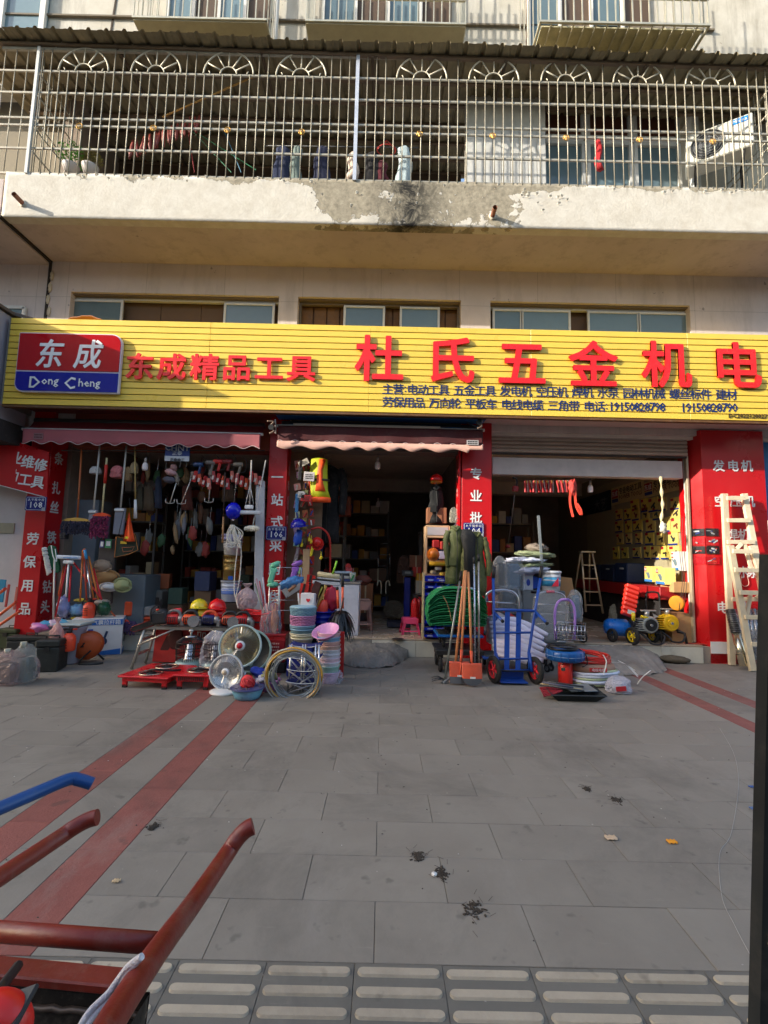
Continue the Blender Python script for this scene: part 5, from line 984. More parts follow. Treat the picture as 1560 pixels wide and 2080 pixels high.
def saw(px, lab, a, b_, kind, seed):
    c = onb(px, BY); t = Th('power_tool', lab, 'power tool', c); ma, mb_ = K(*a, .35), K(*b_, .45)
    t.p('motor_body', MB().cyl(c + V((-.085, 0, .085)), c + V((.07, 0, .085)), .062, 18, bev=.015), ma); t.p('gear_case', MB().cyl(c + V((.07, 0, .085)), c + V((.12, 0, .085)), .055, 16, r2=.04).box(c + V((.12, -.0, .05)), (.05, .09, .09), bev=.012), K(150, 148, 146, .35, .6))
    t.p('grip', MB().tube(interp([c + V((-.09, 0, .12)), c + V((-.04, 0, .18)), c + V((.05, 0, .18)), c + V((.09, 0, .12))]), .018, 8), mb_); g_ = MB()
    for q in range(5): g_.box(c + V((-.06 + .025 * q, -.06, .085)), (.010, .012, .07), bev=.002)
    t.p('vent_grille', g_, BLK); t.p('base_shoe', MB().box(c + V((.01, 0, .008)), (.22, .1, .014), bev=.004), K(60, 60, 62, .4, .5))
    if kind: t.p('blade', MB().cyl(c + V((.06, -.07, .07)), c + V((.06, -.066, .07)), .07, 26), CHR)
    t.p('cord', MB().tube(interp([c + V((-.09, 0, .06)), c + V((-.15, -.04, .02)), c + V((-.1, -.07, .01)), c + V((.03, -.09, .01))]), .006, 5), BLK); return t
c = onb(325, BY); t = Th('chainsaw', 'black and red chainsaw with its bar pointing left on the bench', 'chainsaw', c)
t.p('body', MB().box(c + V((0, 0, .10)), (.19, .15, .16), RY(-.1), bev=.025), K(40, 40, 42, .4)); t.p('cover', MB().ell(c + V((.01, 0, .17)), (.08, .07, .05)), K(30, 30, 32, .4)); t.p('guide_bar', MB().prism([(-.02, .03), (-.02, -.03), (-.28, -.03), (-.31, 0), (-.28, .03)], .008, c + V((-.05, -.03, .05)), RY(-.35)), DKM); t.p('chain', MB().tube([c + V((-.05, -.03, .05)) + RY(-.35) @ V(v) for v in ((-.02, 0, .034), (-.28, 0, .034), (-.315, 0, 0), (-.28, 0, -.034), (-.02, 0, -.034))], .007, 5), K(120, 40, 30, .5, .4)); t.p('red_cap', MB().cyl(c + V((-.02, -.05, .19)), c + V((-.02, -.05, .21)), .02, 10), K(220, 60, 40, .4)); t.p('front_handle', MB().tube(interp([c + V((-.08, -.07, .05)), c + V((-.09, -.07, .2)), c + V((-.04, 0, .24)), c + V((-.03, .07, .1))]), .011, 6), BLK)
saw(352, 'red and grey angle grinder beside the chainsaw on the bench', (214, 50, 44), (120, 118, 116), 0, 1); saw(386, 'orange and black circular saw below the yellow hard hats', (226, 84, 40), (34, 34, 36), 1, 2); saw(425, 'navy and orange planer in the middle of the bench', (26, 34, 90), (226, 84, 40), 0, 3); saw(466, 'black and orange jigsaw near the right end of the bench', (200, 70, 36), (30, 30, 32), 1, 4); saw(492, 'small red drill at the right edge of the bench top', (200, 36, 34), (30, 30, 32), 0, 5)
c = onb(372, BY + .1) + V((0, 0, .12)); t = Th('impact_drill', 'black drill with angled handle lying behind the circular saw', 'power tool', c); t.p('body', MB().cyl(c, c + V((.17, 0, .08)), .035, 12, bev=.008), K(36, 34, 34, .4)); t.p('chuck', MB().cyl(c, c - V((.07, 0, .05)), .012, 8, r2=.02), K(180, 150, 90, .3, .6)); t.p('grip', MB().cyl(c + V((.14, 0, .06)), c + V((.18, -.02, -.04)), .022, 8), BLK)
one('impact_drill', 'bright pink red drill behind the angle grinder on the bench', 'power tool', MB().cyl(onb(352, BY + .12) + V((-.05, 0, .15)), onb(352, BY + .12) + V((.09, 0, .18)), .035, 12, bev=.01).cyl(onb(352, BY + .12) + V((.02, 0, .15)), onb(352, BY + .12) + V((.03, 0, .06)), .02, 8), K(232, 60, 70, .35))
c = bp(372, 1342, 6.25); t = Th('product_carton', 'red printed carton leaning under the work bench', 'carton', V((c.x, 6.25, 0))); t.p('box', MB().box((c.x, 6.32, .30), (.78, .12, .55), RX(-.12), bev=.006), K(196, 40, 34, .5)); letter(t, '吕吕', V((c.x + .22, 6.24, .44)), .13, K(230, 214, 206, .5), RX(-.12) @ RY(pi / 2), bold=.02, ext=.001, name='lettering'); t.p('white_tag', MB().box((c.x + .13, 6.24, .52), (.12, .004, .07), RX(-.12)), WHITE); t.p('printed_tool', MB().ell((c.x - .12, 6.25, .34), (.10, .012, .16), n=10, k=6).box((c.x - .22, 6.25, .26), (.1, .01, .2), RY(.4)), K(90, 40, 36, .5))
def stove(px, py, w_, d_, h, lab, n_ring, rz=0):
    b = G(px, py); t = Th('gas_stove', lab, 'gas stove', b); q = RZ(rz); rd = K(206, 28, 34, .3, var=.1); o = lambda x, y, z: b + q @ V((x, y, z))
    t.p('top_plate', MB().box(o(w_ / 2, d_ / 2, h - .012), (w_, d_, .02), q, bev=.006), rd); t.p('apron', MB().box(o(w_ / 2, .03, h * .72), (w_ * .86, .01, h * .38), q, bev=.003), rd); t.p('side_skirt', MB().box(o(w_ - .03, d_ / 2, h * .7), (.012, d_ * .9, h * .4), q), rd)
    for x in (.06, w_ - .06):
        for y in (.05, d_ - .05): t.p('leg', MB().box(o(x, y, h * .42), (.05, .03, h * .55), q, bev=.004), rd); t.p('foot', MB().box(o(x, y, .018), (.045, .03, .036), q), RUB)
    if n_ring == 1: 
        g_ = MB()
        for k in range(14): g_.box(o(w_ * .15 + k * w_ * .05, .022, h * .70), (.008, .006, h * .22), q)
        t.p('vent_slots', g_, BLK)
    for k in range(n_ring):
        cx, cy = w_ * (.5), d_ * ((k + .5) / n_ring); r_ = .115
        t.p('pot_ring', MB().lathe([(r_, 0), (r_ + .012, .006), (r_ + .006, .014), (r_ - .006, .010), (r_, 0)], o(cx, cy, h), 30), K(200, 190, 170, .25, .85)); t.p('burner', MB().lathe([(.0, .012), (.05, .012), (.055, .0), (.02, 0)], o(cx, cy, h), 20), K(40, 38, 38, .5))
        for a in range(3): t.p('pan_support', MB().box(o(cx, cy, h + .016) + q @ V((cos(a * 2.1) * .07, sin(a * 2.1) * .07, 0)), (.08, .01, .01), q @ RZ(a * 2.1)), BLK)
    t.p('gas_tube', MB().tube(interp([o(w_ * .4, d_ * .3, h + .02), o(w_ * .6, d_ * .2, h + .05), o(w_ * .8, d_ * .3, h + .03), o(w_ * .95, d_ * .5, h + .01)]), .012, 6), BLK); return t
stove(236, 1398, .56, .62, .13, 'large red gas stove with two burner rings on the paving', 2, -.10); stove(348, 1402, .40, .40, .16, 'smaller red gas stove with slotted front beside the fans', 1, -.02)
def grillheater(px, py, r, lab, wrapped=False):
    b = G(px, py); b.y += r; t = Th('electric_heater', lab, 'heater', b); gm = K(156, 186, 182, .4)
    t.p('base', MB().lathe([(r * .95, .015), (r * 1.05, .03), (r * .98, .13), (r * .8, .15)], b, 28), gm); t.p('foot', MB().lathe([(r * .9, 0), (r * .92, .015)], b, 20), RUB); cg = MB()
    for k in range(44): a = 2 * pi * k / 44; cg.tube([b + V((cos(a) * r * .94, sin(a) * r * .94, .15)), b + V((cos(a) * r, sin(a) * r, .30)), b + V((cos(a) * r * .97, sin(a) * r * .97, .36)), b + V((cos(a) * r * .5, sin(a) * r * .5, .42))], .0032, 4)
    t.p('wire_cage', cg, K(54, 44, 42, .4, .5)); 
    for z_, q in ((.30, 1.0), (.36, .97), (.42, .5), (.21, .97)): t.p('cage_ring', MB().tube([b + V((cos(a) * r * q, sin(a) * r * q, z_)) for a in [2 * pi * i / 32 for i in range(32)]], .0055, 5, closed=True), K(48, 38, 36, .4, .5))
    t.p('reflector', MB().lathe([(r * .6, .14), (r * .42, .17), (r * .3, .33), (.0, .36)], b, 24), CHR); t.p('top_plate', MB().lathe([(r * .5, .42), (r * .35, .435), (0, .44)], b, 24), CHR); t.p('knob', MB().lathe([(.014, .44), (.014, .47), (.03, .485), (.025, .505), (0, .51)], b, 14), K(190, 186, 178, .3, .5))
    if wrapped: t.p('film', bag(b, r * 2.1, .50, None, 5, tie=False), K(222, 218, 220, .1, bump=1.0, bs=30, alpha=.42))
    return t
grillheater(372, 1372, .165, 'round cage electric heater with pale green base beside the red stoves'); grillheater(426, 1374, .15, 'cage heater wrapped in plastic film next to the fans', True)
def dish(c, r, tilt, lab, lens, base=None, yaw=0.0, hub=(190, 20, 40), body=None, nm='dish_heater'):
    t = Th(nm, lab, 'heater' if 'heater' in nm else 'fan', base if base is not None else c - V((0, 0, r))); q = RZ(yaw) @ RX(tilt) @ RX90; bm = body or K(186, 206, 200, .35)
    t.p('reflector', MB().lathe([(r * .12, -r * .38), (r * .5, -r * .3), (r * .82, -r * .14), (r * .95, 0)], c, 34, q, cap=0), lens); t.p('shell', MB().lathe([(r * .14, -r * .42), (r * .55, -r * .34), (r * .88, -r * .16), (r * 1.0, 0)], c, 34, q, cap=0), bm)
    t.p('front_ring', MB().lathe([(r * .93, .0), (r * .95, .02), (r * 1.02, .022), (r * 1.04, 0), (r * 1.0, -.02)], c, 36, q, cap=0), bm); g_ = MB()
    for k in range(48 if r < .2 else 36): a = 2 * pi * k / (48 if r < .2 else 36); g_.tube([c + q @ V((cos(a) * r * .2, sin(a) * r * .2, .03)), c + q @ V((cos(a) * r * .6, sin(a) * r * .6, .035)), c + q @ V((cos(a) * r * .96, sin(a) * r * .96, .01))], .0016, 3)
    t.p('wire_guard', g_, CHR); t.p('hub', MB().lathe([(r * .24, .0), (r * .24, .03), (r * .18, .045), (0, .05)], c, 20, q), WHITE); t.p('hub_badge', MB().lathe([(r * .15, .048), (r * .14, .054), (0, .056)], c, 18, q), K(*hub, .3)); return t
GOLD = K(206, 196, 160, .12, .9, var=.25, scale=9)
c = P(488, 1312, 5.55); dish(c, .235, -.22, 'large parabolic dish heater leaning among the fans', GOLD, V((c.x, 5.55, 0)), .12)
c2 = P(508, 1322, 5.75); t = Th('dish_heater', 'darker dish heater partly hidden behind the large one', 'heater', V((c2.x, 5.75, 0))); q = RZ(.3) @ RX(-.2) @ RX90
t.p('shell', MB().lathe([(.05, -.1), (.15, -.08), (.22, -.02), (.24, 0)], c2, 30, q, cap=0), K(60, 62, 58, .4)); t.p('rim', MB().lathe([(.225, 0), (.225, .02), (.25, .02), (.25, 0)], c2, 34, q, cap=0), K(160, 186, 172, .4)); t.p('stand', MB().cyl((c2.x, 5.8, 0), (c2.x, 5.8, c2.z - .1), .03, 10), K(160, 186, 172, .4))
b = G(452, 1410); b.y += .08; c = P(460, 1365, b.y + .02); t = dish(c, .178, -.08, 'small white desk fan heater standing in front of the dish heater', K(220, 222, 220, .25, .7), b, -.1, (200, 180, 150), K(214, 216, 214, .35), 'desk_fan')
t.p('base', MB().lathe([(.155, 0), (.16, .012), (.12, .025), (.04, .03)], b, 28), WHITE); t.p('neck', MB().cyl(b + V((0, .02, .02)), V((c.x, b.y + .06, c.z - .13)), .022, 10), WHITE); t.p('yoke', MB().tube([c + V((cos(a) * .19, .02, sin(a) * .19)) for a in [pi + pi * i / 14 for i in range(15)]], .011, 6), K(186, 196, 198, .4)); t.p('cord', MB().tube(interp([b + V((.02, 0, .03)), b + V((.1, -.05, .05)), b + V((.14, 0, .02))]), .006, 5), BLK)
b = G(493, 1427); b.y += .15; t = Th('plastic_basin', 'light blue plastic basin in front of the fans', 'basin', b)
def basin(t, c, r, h, m, nm='basin'): return t.p(nm, MB().lathe([(r * .68, 0), (r * .78, .006), (r * .9, h * .5), (r, h - .01), (r * 1.06, h), (r * 1.06, h + .008), (r * .98, h + .004), (r * .88, h * .5), (r * .74, .02), (0, .018)], c, 34), m)
basin(t, b, .155, .10, K(112, 176, 206, .3)); t.p('rim_band', MB().lathe([(.165, .098), (.17, .1), (.17, .11), (.162, .112)], b, 34), K(60, 70, 120, .4))
c = b + V((-.005, 0, .15)); mb = MB().ell(c, (.065, .06, .075), nz=.1)
for k in range(12): mb.coil(c, 1, .0045, 1, RZ(k * .5) @ RX(.4 + .12 * k) @ Matrix(((.07, 0, 0), (0, .065, 0), (0, 0, .07))), n=24, tn=4, seed=k, jit=.01, sq=.3)
one('twine_ball', 'big ball of red plastic twine in the light blue basin', 'twine', mb, K(222, 60, 62, .5)); mb = MB(); r = rnd_(5)
for k in range(70): 
    a = r.uniform(0, 6.3); q = r.uniform(.06, .15); mb.tube([b + V((cos(a + j * 2.1) * .014 + cos(a) * q, sin(a + j * 2.1) * .014 + sin(a) * q, .105 + r.uniform(-.012, .012))) for j in range(3)], .0035, 4, closed=True)
o = one('chain_heap', 'heap of small steel chain round the red twine ball', 'chain', mb, K(120, 100, 80, .35, .8), kind='stuff')
b = G(531, 1412); b.y += .2; t = Th('plastic_basin', 'purple basin with cloths behind the hose coil', 'basin', b); basin(t, b, .14, .10, K(170, 110, 170, .4))
for k, (dx, dz, rx, cc, lab) in enumerate(((-.08, .18, .10, (30, 60, 170), 'folded blue cloth on top of the purple basin'), (.03, .15, .1, (160, 160, 110), 'grey and yellow glove heap in the purple basin'), (-.02, .12, .1, (190, 190, 206), 'white glove at the edge of the purple basin'))):
    one('work_cloth', lab, 'cloth', MB().ell(b + V((dx, -.03 * k, dz)), (rx, .08, .045), RZ(k) @ RY(.2), nz=.5, seed=k, n=20, k=10), K(*cc, .8, var=.4, scale=20))
c = P(520, 1290, 6.1); t = Th('mop_wringer', 'bright red plastic mop wringer bucket beside the red pillar', 'wringer', V((c.x, 6.1, .3))); zb_ = P(520, 1288, 6.1).z
t.p('body', MB().add([V((c.x + a, 6.1 + b_, zb_ + z)) for z, q in ((0, .6), (.27, 1)) for a, b_ in ((-.16 * q, -.1 * q), (.16 * q, -.1 * q), (.16 * q, .1 * q), (-.16 * q, .1 * q))], [(0, 1, 5, 4), (1, 2, 6, 5), (2, 3, 7, 6), (3, 0, 4, 7), (3, 2, 1, 0)]), K(226, 34, 34, .3)); t.p('rim', MB().tube([V((c.x + a, 6.1 + b_, zb_ + z)) for a, b_, z in ((-.17, -.11, .29), (0, -.11, .25), (.17, -.11, .27), (.17, .11, .27), (-.17, .11, .29))], .012, 6, closed=True), K(226, 34, 34, .3)); t.p('slot', MB().box((c.x, 5.995, zb_ + .16), (.12, .01, .02), RX(-.15)), BLK)
for k in range(4): t.p('press_fin', MB().box((c.x - .1 + .06 * k, 6.1, zb_ + .18), (.012, .16, .16), RY(.2)), K(206, 30, 32, .3))
one('wringer_stand', 'dark carton under the red mop wringer', 'box', MB().box((c.x, 6.12, zb_ / 2), (.26, .22, zb_ - .005), bev=.008), K(70, 50, 44, .8))
c = P(556, 1340, 5.95); z0, z1 = P(556, 1345, 5.95).z, P(556, 1288, 5.95).z; t = Th('metal_bin', 'dark red square metal bin holding broom sticks', 'bin', V((c.x, 5.95, z0)))
t.p('body', MB().box((c.x, 6.05, (z0 + z1) / 2), (.27, .24, z1 - z0), bev=.01), K(150, 20, 26, .35)); t.p('rim', MB().box((c.x, 6.05, z1 - .01), (.285, .255, .03), bev=.006).box((c.x, 6.05, z1 - .07), (.28, .25, .012), bev=.003), K(160, 24, 28, .35)); scribble(t, V((c.x, 5.922, z1 - .15)), .13, .12, K(214, 170, 160, .5), 3, 4)
one('crate', 'black crate under the dark red metal bin', 'crate', MB().box((c.x, 6.05, z0 / 2), (.3, .26, z0 - .004), bev=.01), K(44, 38, 36, .7))
ST2 = [((521, 1175), (541, 1290), (180, 140, 150)), ((527, 1180), (547, 1290), (150, 60, 70)), ((534, 1172), (545, 1290), (190, 180, 190)), ((518, 1185), (549, 1290), (120, 130, 110)), ((553, 1230), (556, 1290), (180, 110, 50)), ((560, 1225), (560, 1290), (196, 120, 60)), ((541, 1225), (552, 1290), (190, 120, 110))]
for k, (a, b_, cc) in enumerate(ST2): stick(P(a[0], a[1], 6.0), P(b_[0], b_[1], 6.03), .010, K(*cc, .5), ('first', 'second', 'third', 'fourth', 'fifth', 'sixth', 'seventh')[k] + ' stick from the left standing in the dark red metal bin')
one('coiled_wire', 'brown rope twisted round the sticks in the metal bin', 'rope', MB().ell(P(558, 1262, 5.98), (.05, .05, .14), nz=.4, seed=8, n=18, k=12), K(170, 100, 50, .8)); one('plastic_sheet', 'clear plastic sleeve round the sticks of the metal bin', 'film', bag(P(548, 1288, 6.0), .24, .38, None, 21, tie=False), PLAS)
RYY = 6.35; t = Th('chrome_rack', 'tall thin chrome wire rack standing before the middle red pillar', 'rack', P(580, 1330, RYY)); m_ = MB()
for a, b_ in (((549, 1152), (543, 1330)), ((612, 1153), (612, 1330))): t.p('upright', MB().cyl(P(*a, RYY), P(*b_, RYY), .009, 8), CHR)
for py in (1153, 1180, 1200, 1219, 1240): t.p('cross_wire', MB().cyl(P(548, py, RYY), P(612, py, RYY), .005, 6), CHR)
def mophead(px, py, m, lab, seed):
    c = P(px, py, RYY - .08); t = Th('sponge_mop', lab, 'mop', c - V((0, 0, .15))); t.p('clamp', MB().box(c, (.09, .06, .06), bev=.012).cyl(c, c + V((.04, 0, .1)), .02, 8), m); t.p('head', MB().ell(c + V((.02, 0, .07)), (.075, .04, .038), RY(-.5), nz=.3, seed=seed), m); t.p('squeezer', MB().box(c + V((-.02, -.01, -.09)), (.07, .05, .16), RY(.25), bev=.012).ell(c + V((.0, 0, -.19)), (.08, .05, .04), nz=.4, seed=seed + 3), m); return t
mophead(556, 1158, K(110, 196, 160, .4), 'mint green sponge mop head hanging on the left of the chrome rack', 1); mophead(600, 1156, K(140, 90, 180, .4), 'purple sponge mop head hanging on the right of the chrome rack', 5)
t = Th('mop_pole', 'pale pole with blue lower half standing in the metal bin', 'pole', P(568, 1290, 6.05)); t.p('upper', MB().cyl(P(567, 1190, 6.05), P(567, 1240, 6.05), .014, 8), K(206, 206, 200, .4)); t.p('lower', MB().cyl(P(567, 1240, 6.05), P(568, 1290, 6.05), .018, 8), K(90, 130, 160, .4))
one('rubber_gloves', 'blue and green patterned gloves pack hanging on the chrome rack', 'gloves', MB().ell(P(591, 1184, RYY - .12), (.16, .06, .07), RY(-.35), nz=.5, seed=12, n=22, k=12), K(70, 130, 190, .4, var=.5, scale=26)); t = Th('plastering_trowel', 'steel plastering trowel with a wooden grip hanging on the rack', 'trowel', P(594, 1208, RYY - .15)); c = P(594, 1196, RYY - .15); t.p('blade', MB().box(c, (.26, .006, .12), RY(-.6), bev=.002), K(196, 198, 200, .3, .7)); t.p('grip', MB().cyl(c + V((-.04, -.04, -.03)), c + V((.05, -.04, .05)), .018, 10), K(150, 100, 66, .5))
c = P(609, 1310, 5.75); zc_ = lambda py: P(609, py, 5.75).z; x = c.x
one('crate', 'blue crate hidden under the tower of woven baskets', 'crate', MB().box((x, 5.9, zc_(1312) / 2), (.3, .28, zc_(1312) - .004), bev=.01), K(20, 40, 130, .6))
for k, (py1, py0, r1, r2, cc, lab) in enumerate(((1288, 1311, .12, .145, (226, 220, 190), 'cream bucket at the bottom of the basket tower'), (1272, 1289, .14, .15, (130, 170, 190), 'light blue bucket with grey handle in the basket tower'), (1252, 1274, .135, .15, (196, 130, 170), 'pink woven basket in the middle of the basket tower'), (1235, 1254, .14, .155, (130, 170, 186), 'light blue woven basket on top of the basket tower'))):
    t = Th('laundry_basket' if k > 1 else 'bucket', lab, 'basket' if k > 1 else 'bucket', (x, 5.9, zc_(py0))); h = zc_(py1) - zc_(py0) ; b_ = V((x, 5.9, zc_(py0))); m = K(*cc, .45)
    t.p('wall', MB().lathe([(r1, 0), (r2, h), (r2 + .008, h), (r2 + .008, h - .012), (r2 - .008, h - .004), (r1 - .008, .01), (0, .01)], b_, 30), m)
    if k > 1:
        wv = MB(); rows = 7
        for j in range(rows):
            z = h * (j + .5) / rows; rr_ = r1 + (r2 - r1) * z / h + .004; wv.tube([b_ + V((cos(a) * (rr_ + .005 * (1 if (i + j) % 2 else -1)), sin(a) * (rr_ + .005 * (1 if (i + j) % 2 else -1)), z)) for i, a in [(i, 2 * pi * i / 40) for i in range(40)]], .006, 4, closed=True)
        t.p('weave', wv, m)
    else:
        for j in range(2): t.p('band', MB().lathe([(r1 + (r2 - r1) * (.45 + .3 * j) + .002, h * (.4 + .3 * j)), (r1 + (r2 - r1) * (.5 + .3 * j) + .008, h * (.48 + .3 * j)), (r2, h * (.56 + .3 * j))], b_, 30), m)
t.p('rim_loop', MB().lathe([(.15, h - .01), (.165, h), (.15, h + .01)], b_, 30), K(150, 186, 200, .45))
c = G(612, 1412); c.y += .12; t = Th('folding_stools', 'stack of navy blue folding stools behind the hose coil', 'stools', c); NV = K(18, 34, 110, .85, var=.2); z1 = up(c, 1312).z
for k in range(4):
    z = .12 + (z1 - .12) * k / 3; yy = c.y + .03 * k; t.p('seat', MB().grid(lambda u, v: V((c.x - .17 + .34 * u, yy - .1 + .24 * v, z - .025 * sin(pi * u) + .005 * sin(v * 20))), 10, 6, th=V((0, 0, .008))), NV); fr = MB()
    for s_ in (-1, 1): fr.tube([V((c.x - .16, yy + s_ * .1, z)), V((c.x + .17, yy + s_ * .1, max(.01, z - .34)))], .009, 6).tube([V((c.x + .16, yy + s_ * .11, z)), V((c.x - .15, yy + s_ * .11, max(.01, z - .34)))], .009, 6)
    t.p('frame', fr, K(140, 140, 146, .35, .5)); t.p('stitching', MB().tube([V((c.x - .17 + .034 * i, yy - .105, z + .008 - .02 * sin(pi * i / 10))) for i in range(11)], .004, 4), WHITE)
for k, dx in enumerate((-.15, -.02, .01, .13, .17)): t.p('upright_tube', MB().cyl((c.x + dx, c.y - .08, .02), (c.x + dx * .9, c.y - .02, z1 + .02), .011, 8), CHR)
c = P(597, 1372, 4.93); q = RX(.16) @ RX90; t = Th('hose_coil', 'yellow plastic hose coil standing upright on the paving', 'hose', G(597, 1428)); t.p('hose', MB().coil(c, .275, .010, 2.3, q, seed=4, jit=.035, sq=.03, n=60, tn=8), K(214, 164, 66, .4))
t = Th('wire_coil', 'large loose coil of grey galvanised wire inside the yellow hose', 'wire', G(600, 1420)); t.p('wire', MB().coil(c + V((.01, .03, -.01)), .235, .0042, 15, q, seed=9, jit=.07, sq=.05, n=44, tn=5), K(160, 170, 176, .4, .5)); t.p('outer_wire', MB().coil(c + V((-.01, 0, -.01)), .285, .004, 4, q, seed=2, jit=.03, sq=.03, n=50, tn=5), K(196, 196, 188, .4, .5))
b = G(662, 1392); b.y += .14; zz = 0; t0 = None; BC = [('lilac basin wrapped in film at the very bottom of the basin stack', (206, 176, 210)), ('mint basin second from the bottom of the basin stack', (150, 190, 176)), ('white basin third from the bottom of the stack', (222, 216, 222)), ('pale pink basin fourth from the bottom of the stack', (226, 196, 206)), ('white basin fifth from the bottom of the stack', (216, 214, 222)), ('grey white basin sixth from the bottom of the stack', (206, 206, 210)), ('tan basin in the upper half of the stack', (196, 160, 146)), ('dusty pink basin above the tan one', (206, 166, 160)), ('light blue basin near the top of the stack', (120, 164, 196)), ('pinkish basin under the tilted top basin', (220, 176, 180))]
ztop = up(b, 1302).z; 
for k, (lab, cc) in enumerate(BC):
    t = Th('wash_basin', lab, 'basin', b + V((0, 0, ztop * k / 10)), 'wash basins stacked by the doorway'); basin(t, t.loc, .135 - .006 * (k > 6) , .14 if k > 0 else .12, K(*cc, .35, rnd=0), 'bowl')
c = b + V((-.02, -.01, ztop + .05)); t = Th('wash_basin', 'tilted pink basin lying on top of the basin stack', 'basin', c, 'wash basins stacked by the doorway'); q = RX(.42) @ RY(-.22); t.p('bowl', MB().lathe([(0, .0), (.10, .0), (.15, .07), (.16, .075), (.16, .085), (.15, .08), (.10, .012), (0, .01)], c, 34, q), K(226, 160, 206, .3))
one('film_wrap', 'crumpled clear film round the foot of the basin stack', 'film', bag(b, .33, .16, None, 30, tie=False), PLAS)
t = Th('sponge_mop', 'tan sponge roller mop standing head up by the counter', 'mop', P(670, 1270, 6.3)); t.p('sponge', MB().cyl(P(645, 1166, 6.3), P(690, 1172, 6.3), .035, 12, bev=.01), K(206, 190, 150, .9, bump=.6, bs=80)); t.p('pole', MB().cyl(P(667, 1172, 6.32), P(645, 1250, 6.3), .011, 8), K(196, 170, 60, .5)); t.p('clip', MB().box(P(668, 1176, 6.28), (.3, .04, .02), RY(.08), bev=.004), K(180, 180, 180, .4))
t = Th('window_squeegee', 'silver and white squeegee head below the tan sponge mop', 'squeegee', P(660, 1270, 6.2)); t.p('blade', MB().box(P(663, 1184, 6.2), (.36, .04, .05), RY(.06), bev=.008), K(186, 190, 196, .4)); t.p('rubber', MB().box(P(663, 1179, 6.19), (.36, .02, .012), RY(.06)), BLK); t.p('pole', MB().cyl(P(660, 1188, 6.2), P(652, 1268, 6.2), .010, 8), K(206, 190, 110, .5))
for k, (a, b_, r, cc, lab) in enumerate((((663, 1190), (638, 1247), .014, (196, 140, 60), 'gold broom stick leaning beside the red dustpans'), ((655, 1192), (632, 1240), .010, (220, 200, 80), 'yellow broom stick leaning by the red dustpans'), ((650, 1190), (635, 1235), .010, (80, 140, 90), 'green stick leaning by the red dustpans'), ((676, 1166), (684, 1140), .012, (150, 220, 60), 'lime green brush standing above the sponge mop'), ((606, 1205), (608, 1235), .012, (220, 220, 216), 'white pole standing in the top woven basket'))): stick(P(*a, 6.15), P(*b_, 6.1), r, K(*cc, .5), lab)
for k, (px, py, lab) in enumerate(((617, 1200, 'left red dustpan hanging above the white box'), (628, 1197, 'right red dustpan hanging above the white box'), (630, 1182, 'rear red plastic dustpan by the sponge mop'))):
    c = P(px, py, 6.2 + .05 * k); t = Th('dustpan', lab, 'dustpan', c - V((0, 0, .1))); t.p('pan', MB().prism([(-.06, -.1), (.05, -.1), (.07, .08), (-.04, .1)], .03, c), K(220, 50, 36, .35)); t.p('black_lip', MB().box(c + V((0, -.02, .02)), (.03, .01, .14), RY(.2)), BLK)
c = P(628, 1218, 6.1); t = Th('plastic_tub', 'small white tub with a red heart printed on it', 'tub', c - V((0, 0, .09))); t.p('tub', MB().box(c, (.19, .14, .17), RZ(-.2), bev=.012), K(216, 210, 210, .4)); t.p('heart', MB().prism([(0, -.03), (.028, .002), (.02, .02), (0, .012), (-.02, .02), (-.028, .002)], .004, c + V((0.0, -.085, 0)), RZ(-.2)), K(210, 40, 50, .4))
one('scrubbing_brush', 'long dark brown brush head standing above the white tub', 'brush', MB().prism([(-.05, -.14), (.02, -.15), (.07, .12), (.0, .15), (-.04, .06)], .05, P(640, 1204, 6.1)), K(70, 34, 30, .8)); one('net_bag', 'red net bag of steel wool hanging by the orange poles', 'bag', MB().ell(P(673, 1214, 6.2), (.09, .06, .15), nz=.4, seed=3, n=20, k=12), K(196, 40, 66, .5, bump=.8)); one('orange_scoop', 'orange red plastic scoop behind the gold broom stick', 'scoop', MB().ell(P(655, 1238, 6.15), (.07, .05, .13), RY(.2)), K(236, 70, 50, .35))
for k, (a, b_, lab) in enumerate((((684, 1192), (687, 1236), 'shorter orange and black pole above the feather dusters'), ((696, 1166), (696, 1236), 'taller orange and black pole above the feather dusters'))):
    t = Th('duster_pole', lab, 'pole', P(*b_, 6.0)); m_ = ((a[0] + b_[0]) / 2, a[1] + (26 if k else 6)); t.p('black_grip', MB().cyl(P(*a, 6.0), P(*m_, 6.0), .020, 10), BLK); t.p('orange_tube', MB().cyl(P(*m_, 6.0), P(*b_, 6.0), .016, 10), K(240, 96, 50, .35))
mb = MB(); r = rnd_(3); c = P(692, 1244, 5.95)
for k in range(170):
    a = r.uniform(0, 2 * pi); ln = r.uniform(.12, .23); up0 = r.uniform(-.6, .9); d_ = V((cos(a), sin(a) * .7, up0)).normalized(); pts = []; w0 = r.uniform(.014, .03)
    for i in range(7): tt = i / 6; pts.append(c + d_ * ln * tt * 1.0 + V((0, 0, -.26 * tt * tt)))
    side = V((-d_.y, d_.x, .15)).normalized(); vs = []
    for i, p in enumerate(pts): ww = w0 * sin(pi * min(.96, .12 + i / 6.6)); vs += [p - side * ww + V((0, 0, -.004)), p, p + side * ww + V((0, 0, -.004))]
    mb.add(vs, [(i * 3 + j, i * 3 + j + 1, (i + 1) * 3 + j + 1, (i + 1) * 3 + j) for i in range(6) for j in range(2)], 0, True)
t = Th('feather_duster', 'bunch of glossy black feather dusters drooping over the teal box', 'duster', c - V((0, 0, .3))); t.p('feathers', mb, K(22, 20, 22, .32, var=.3), kind='stuff'); t.p('handle', MB().cyl(c, c + V((.03, 0, .18)), .01, 8), K(90, 50, 40, .5))
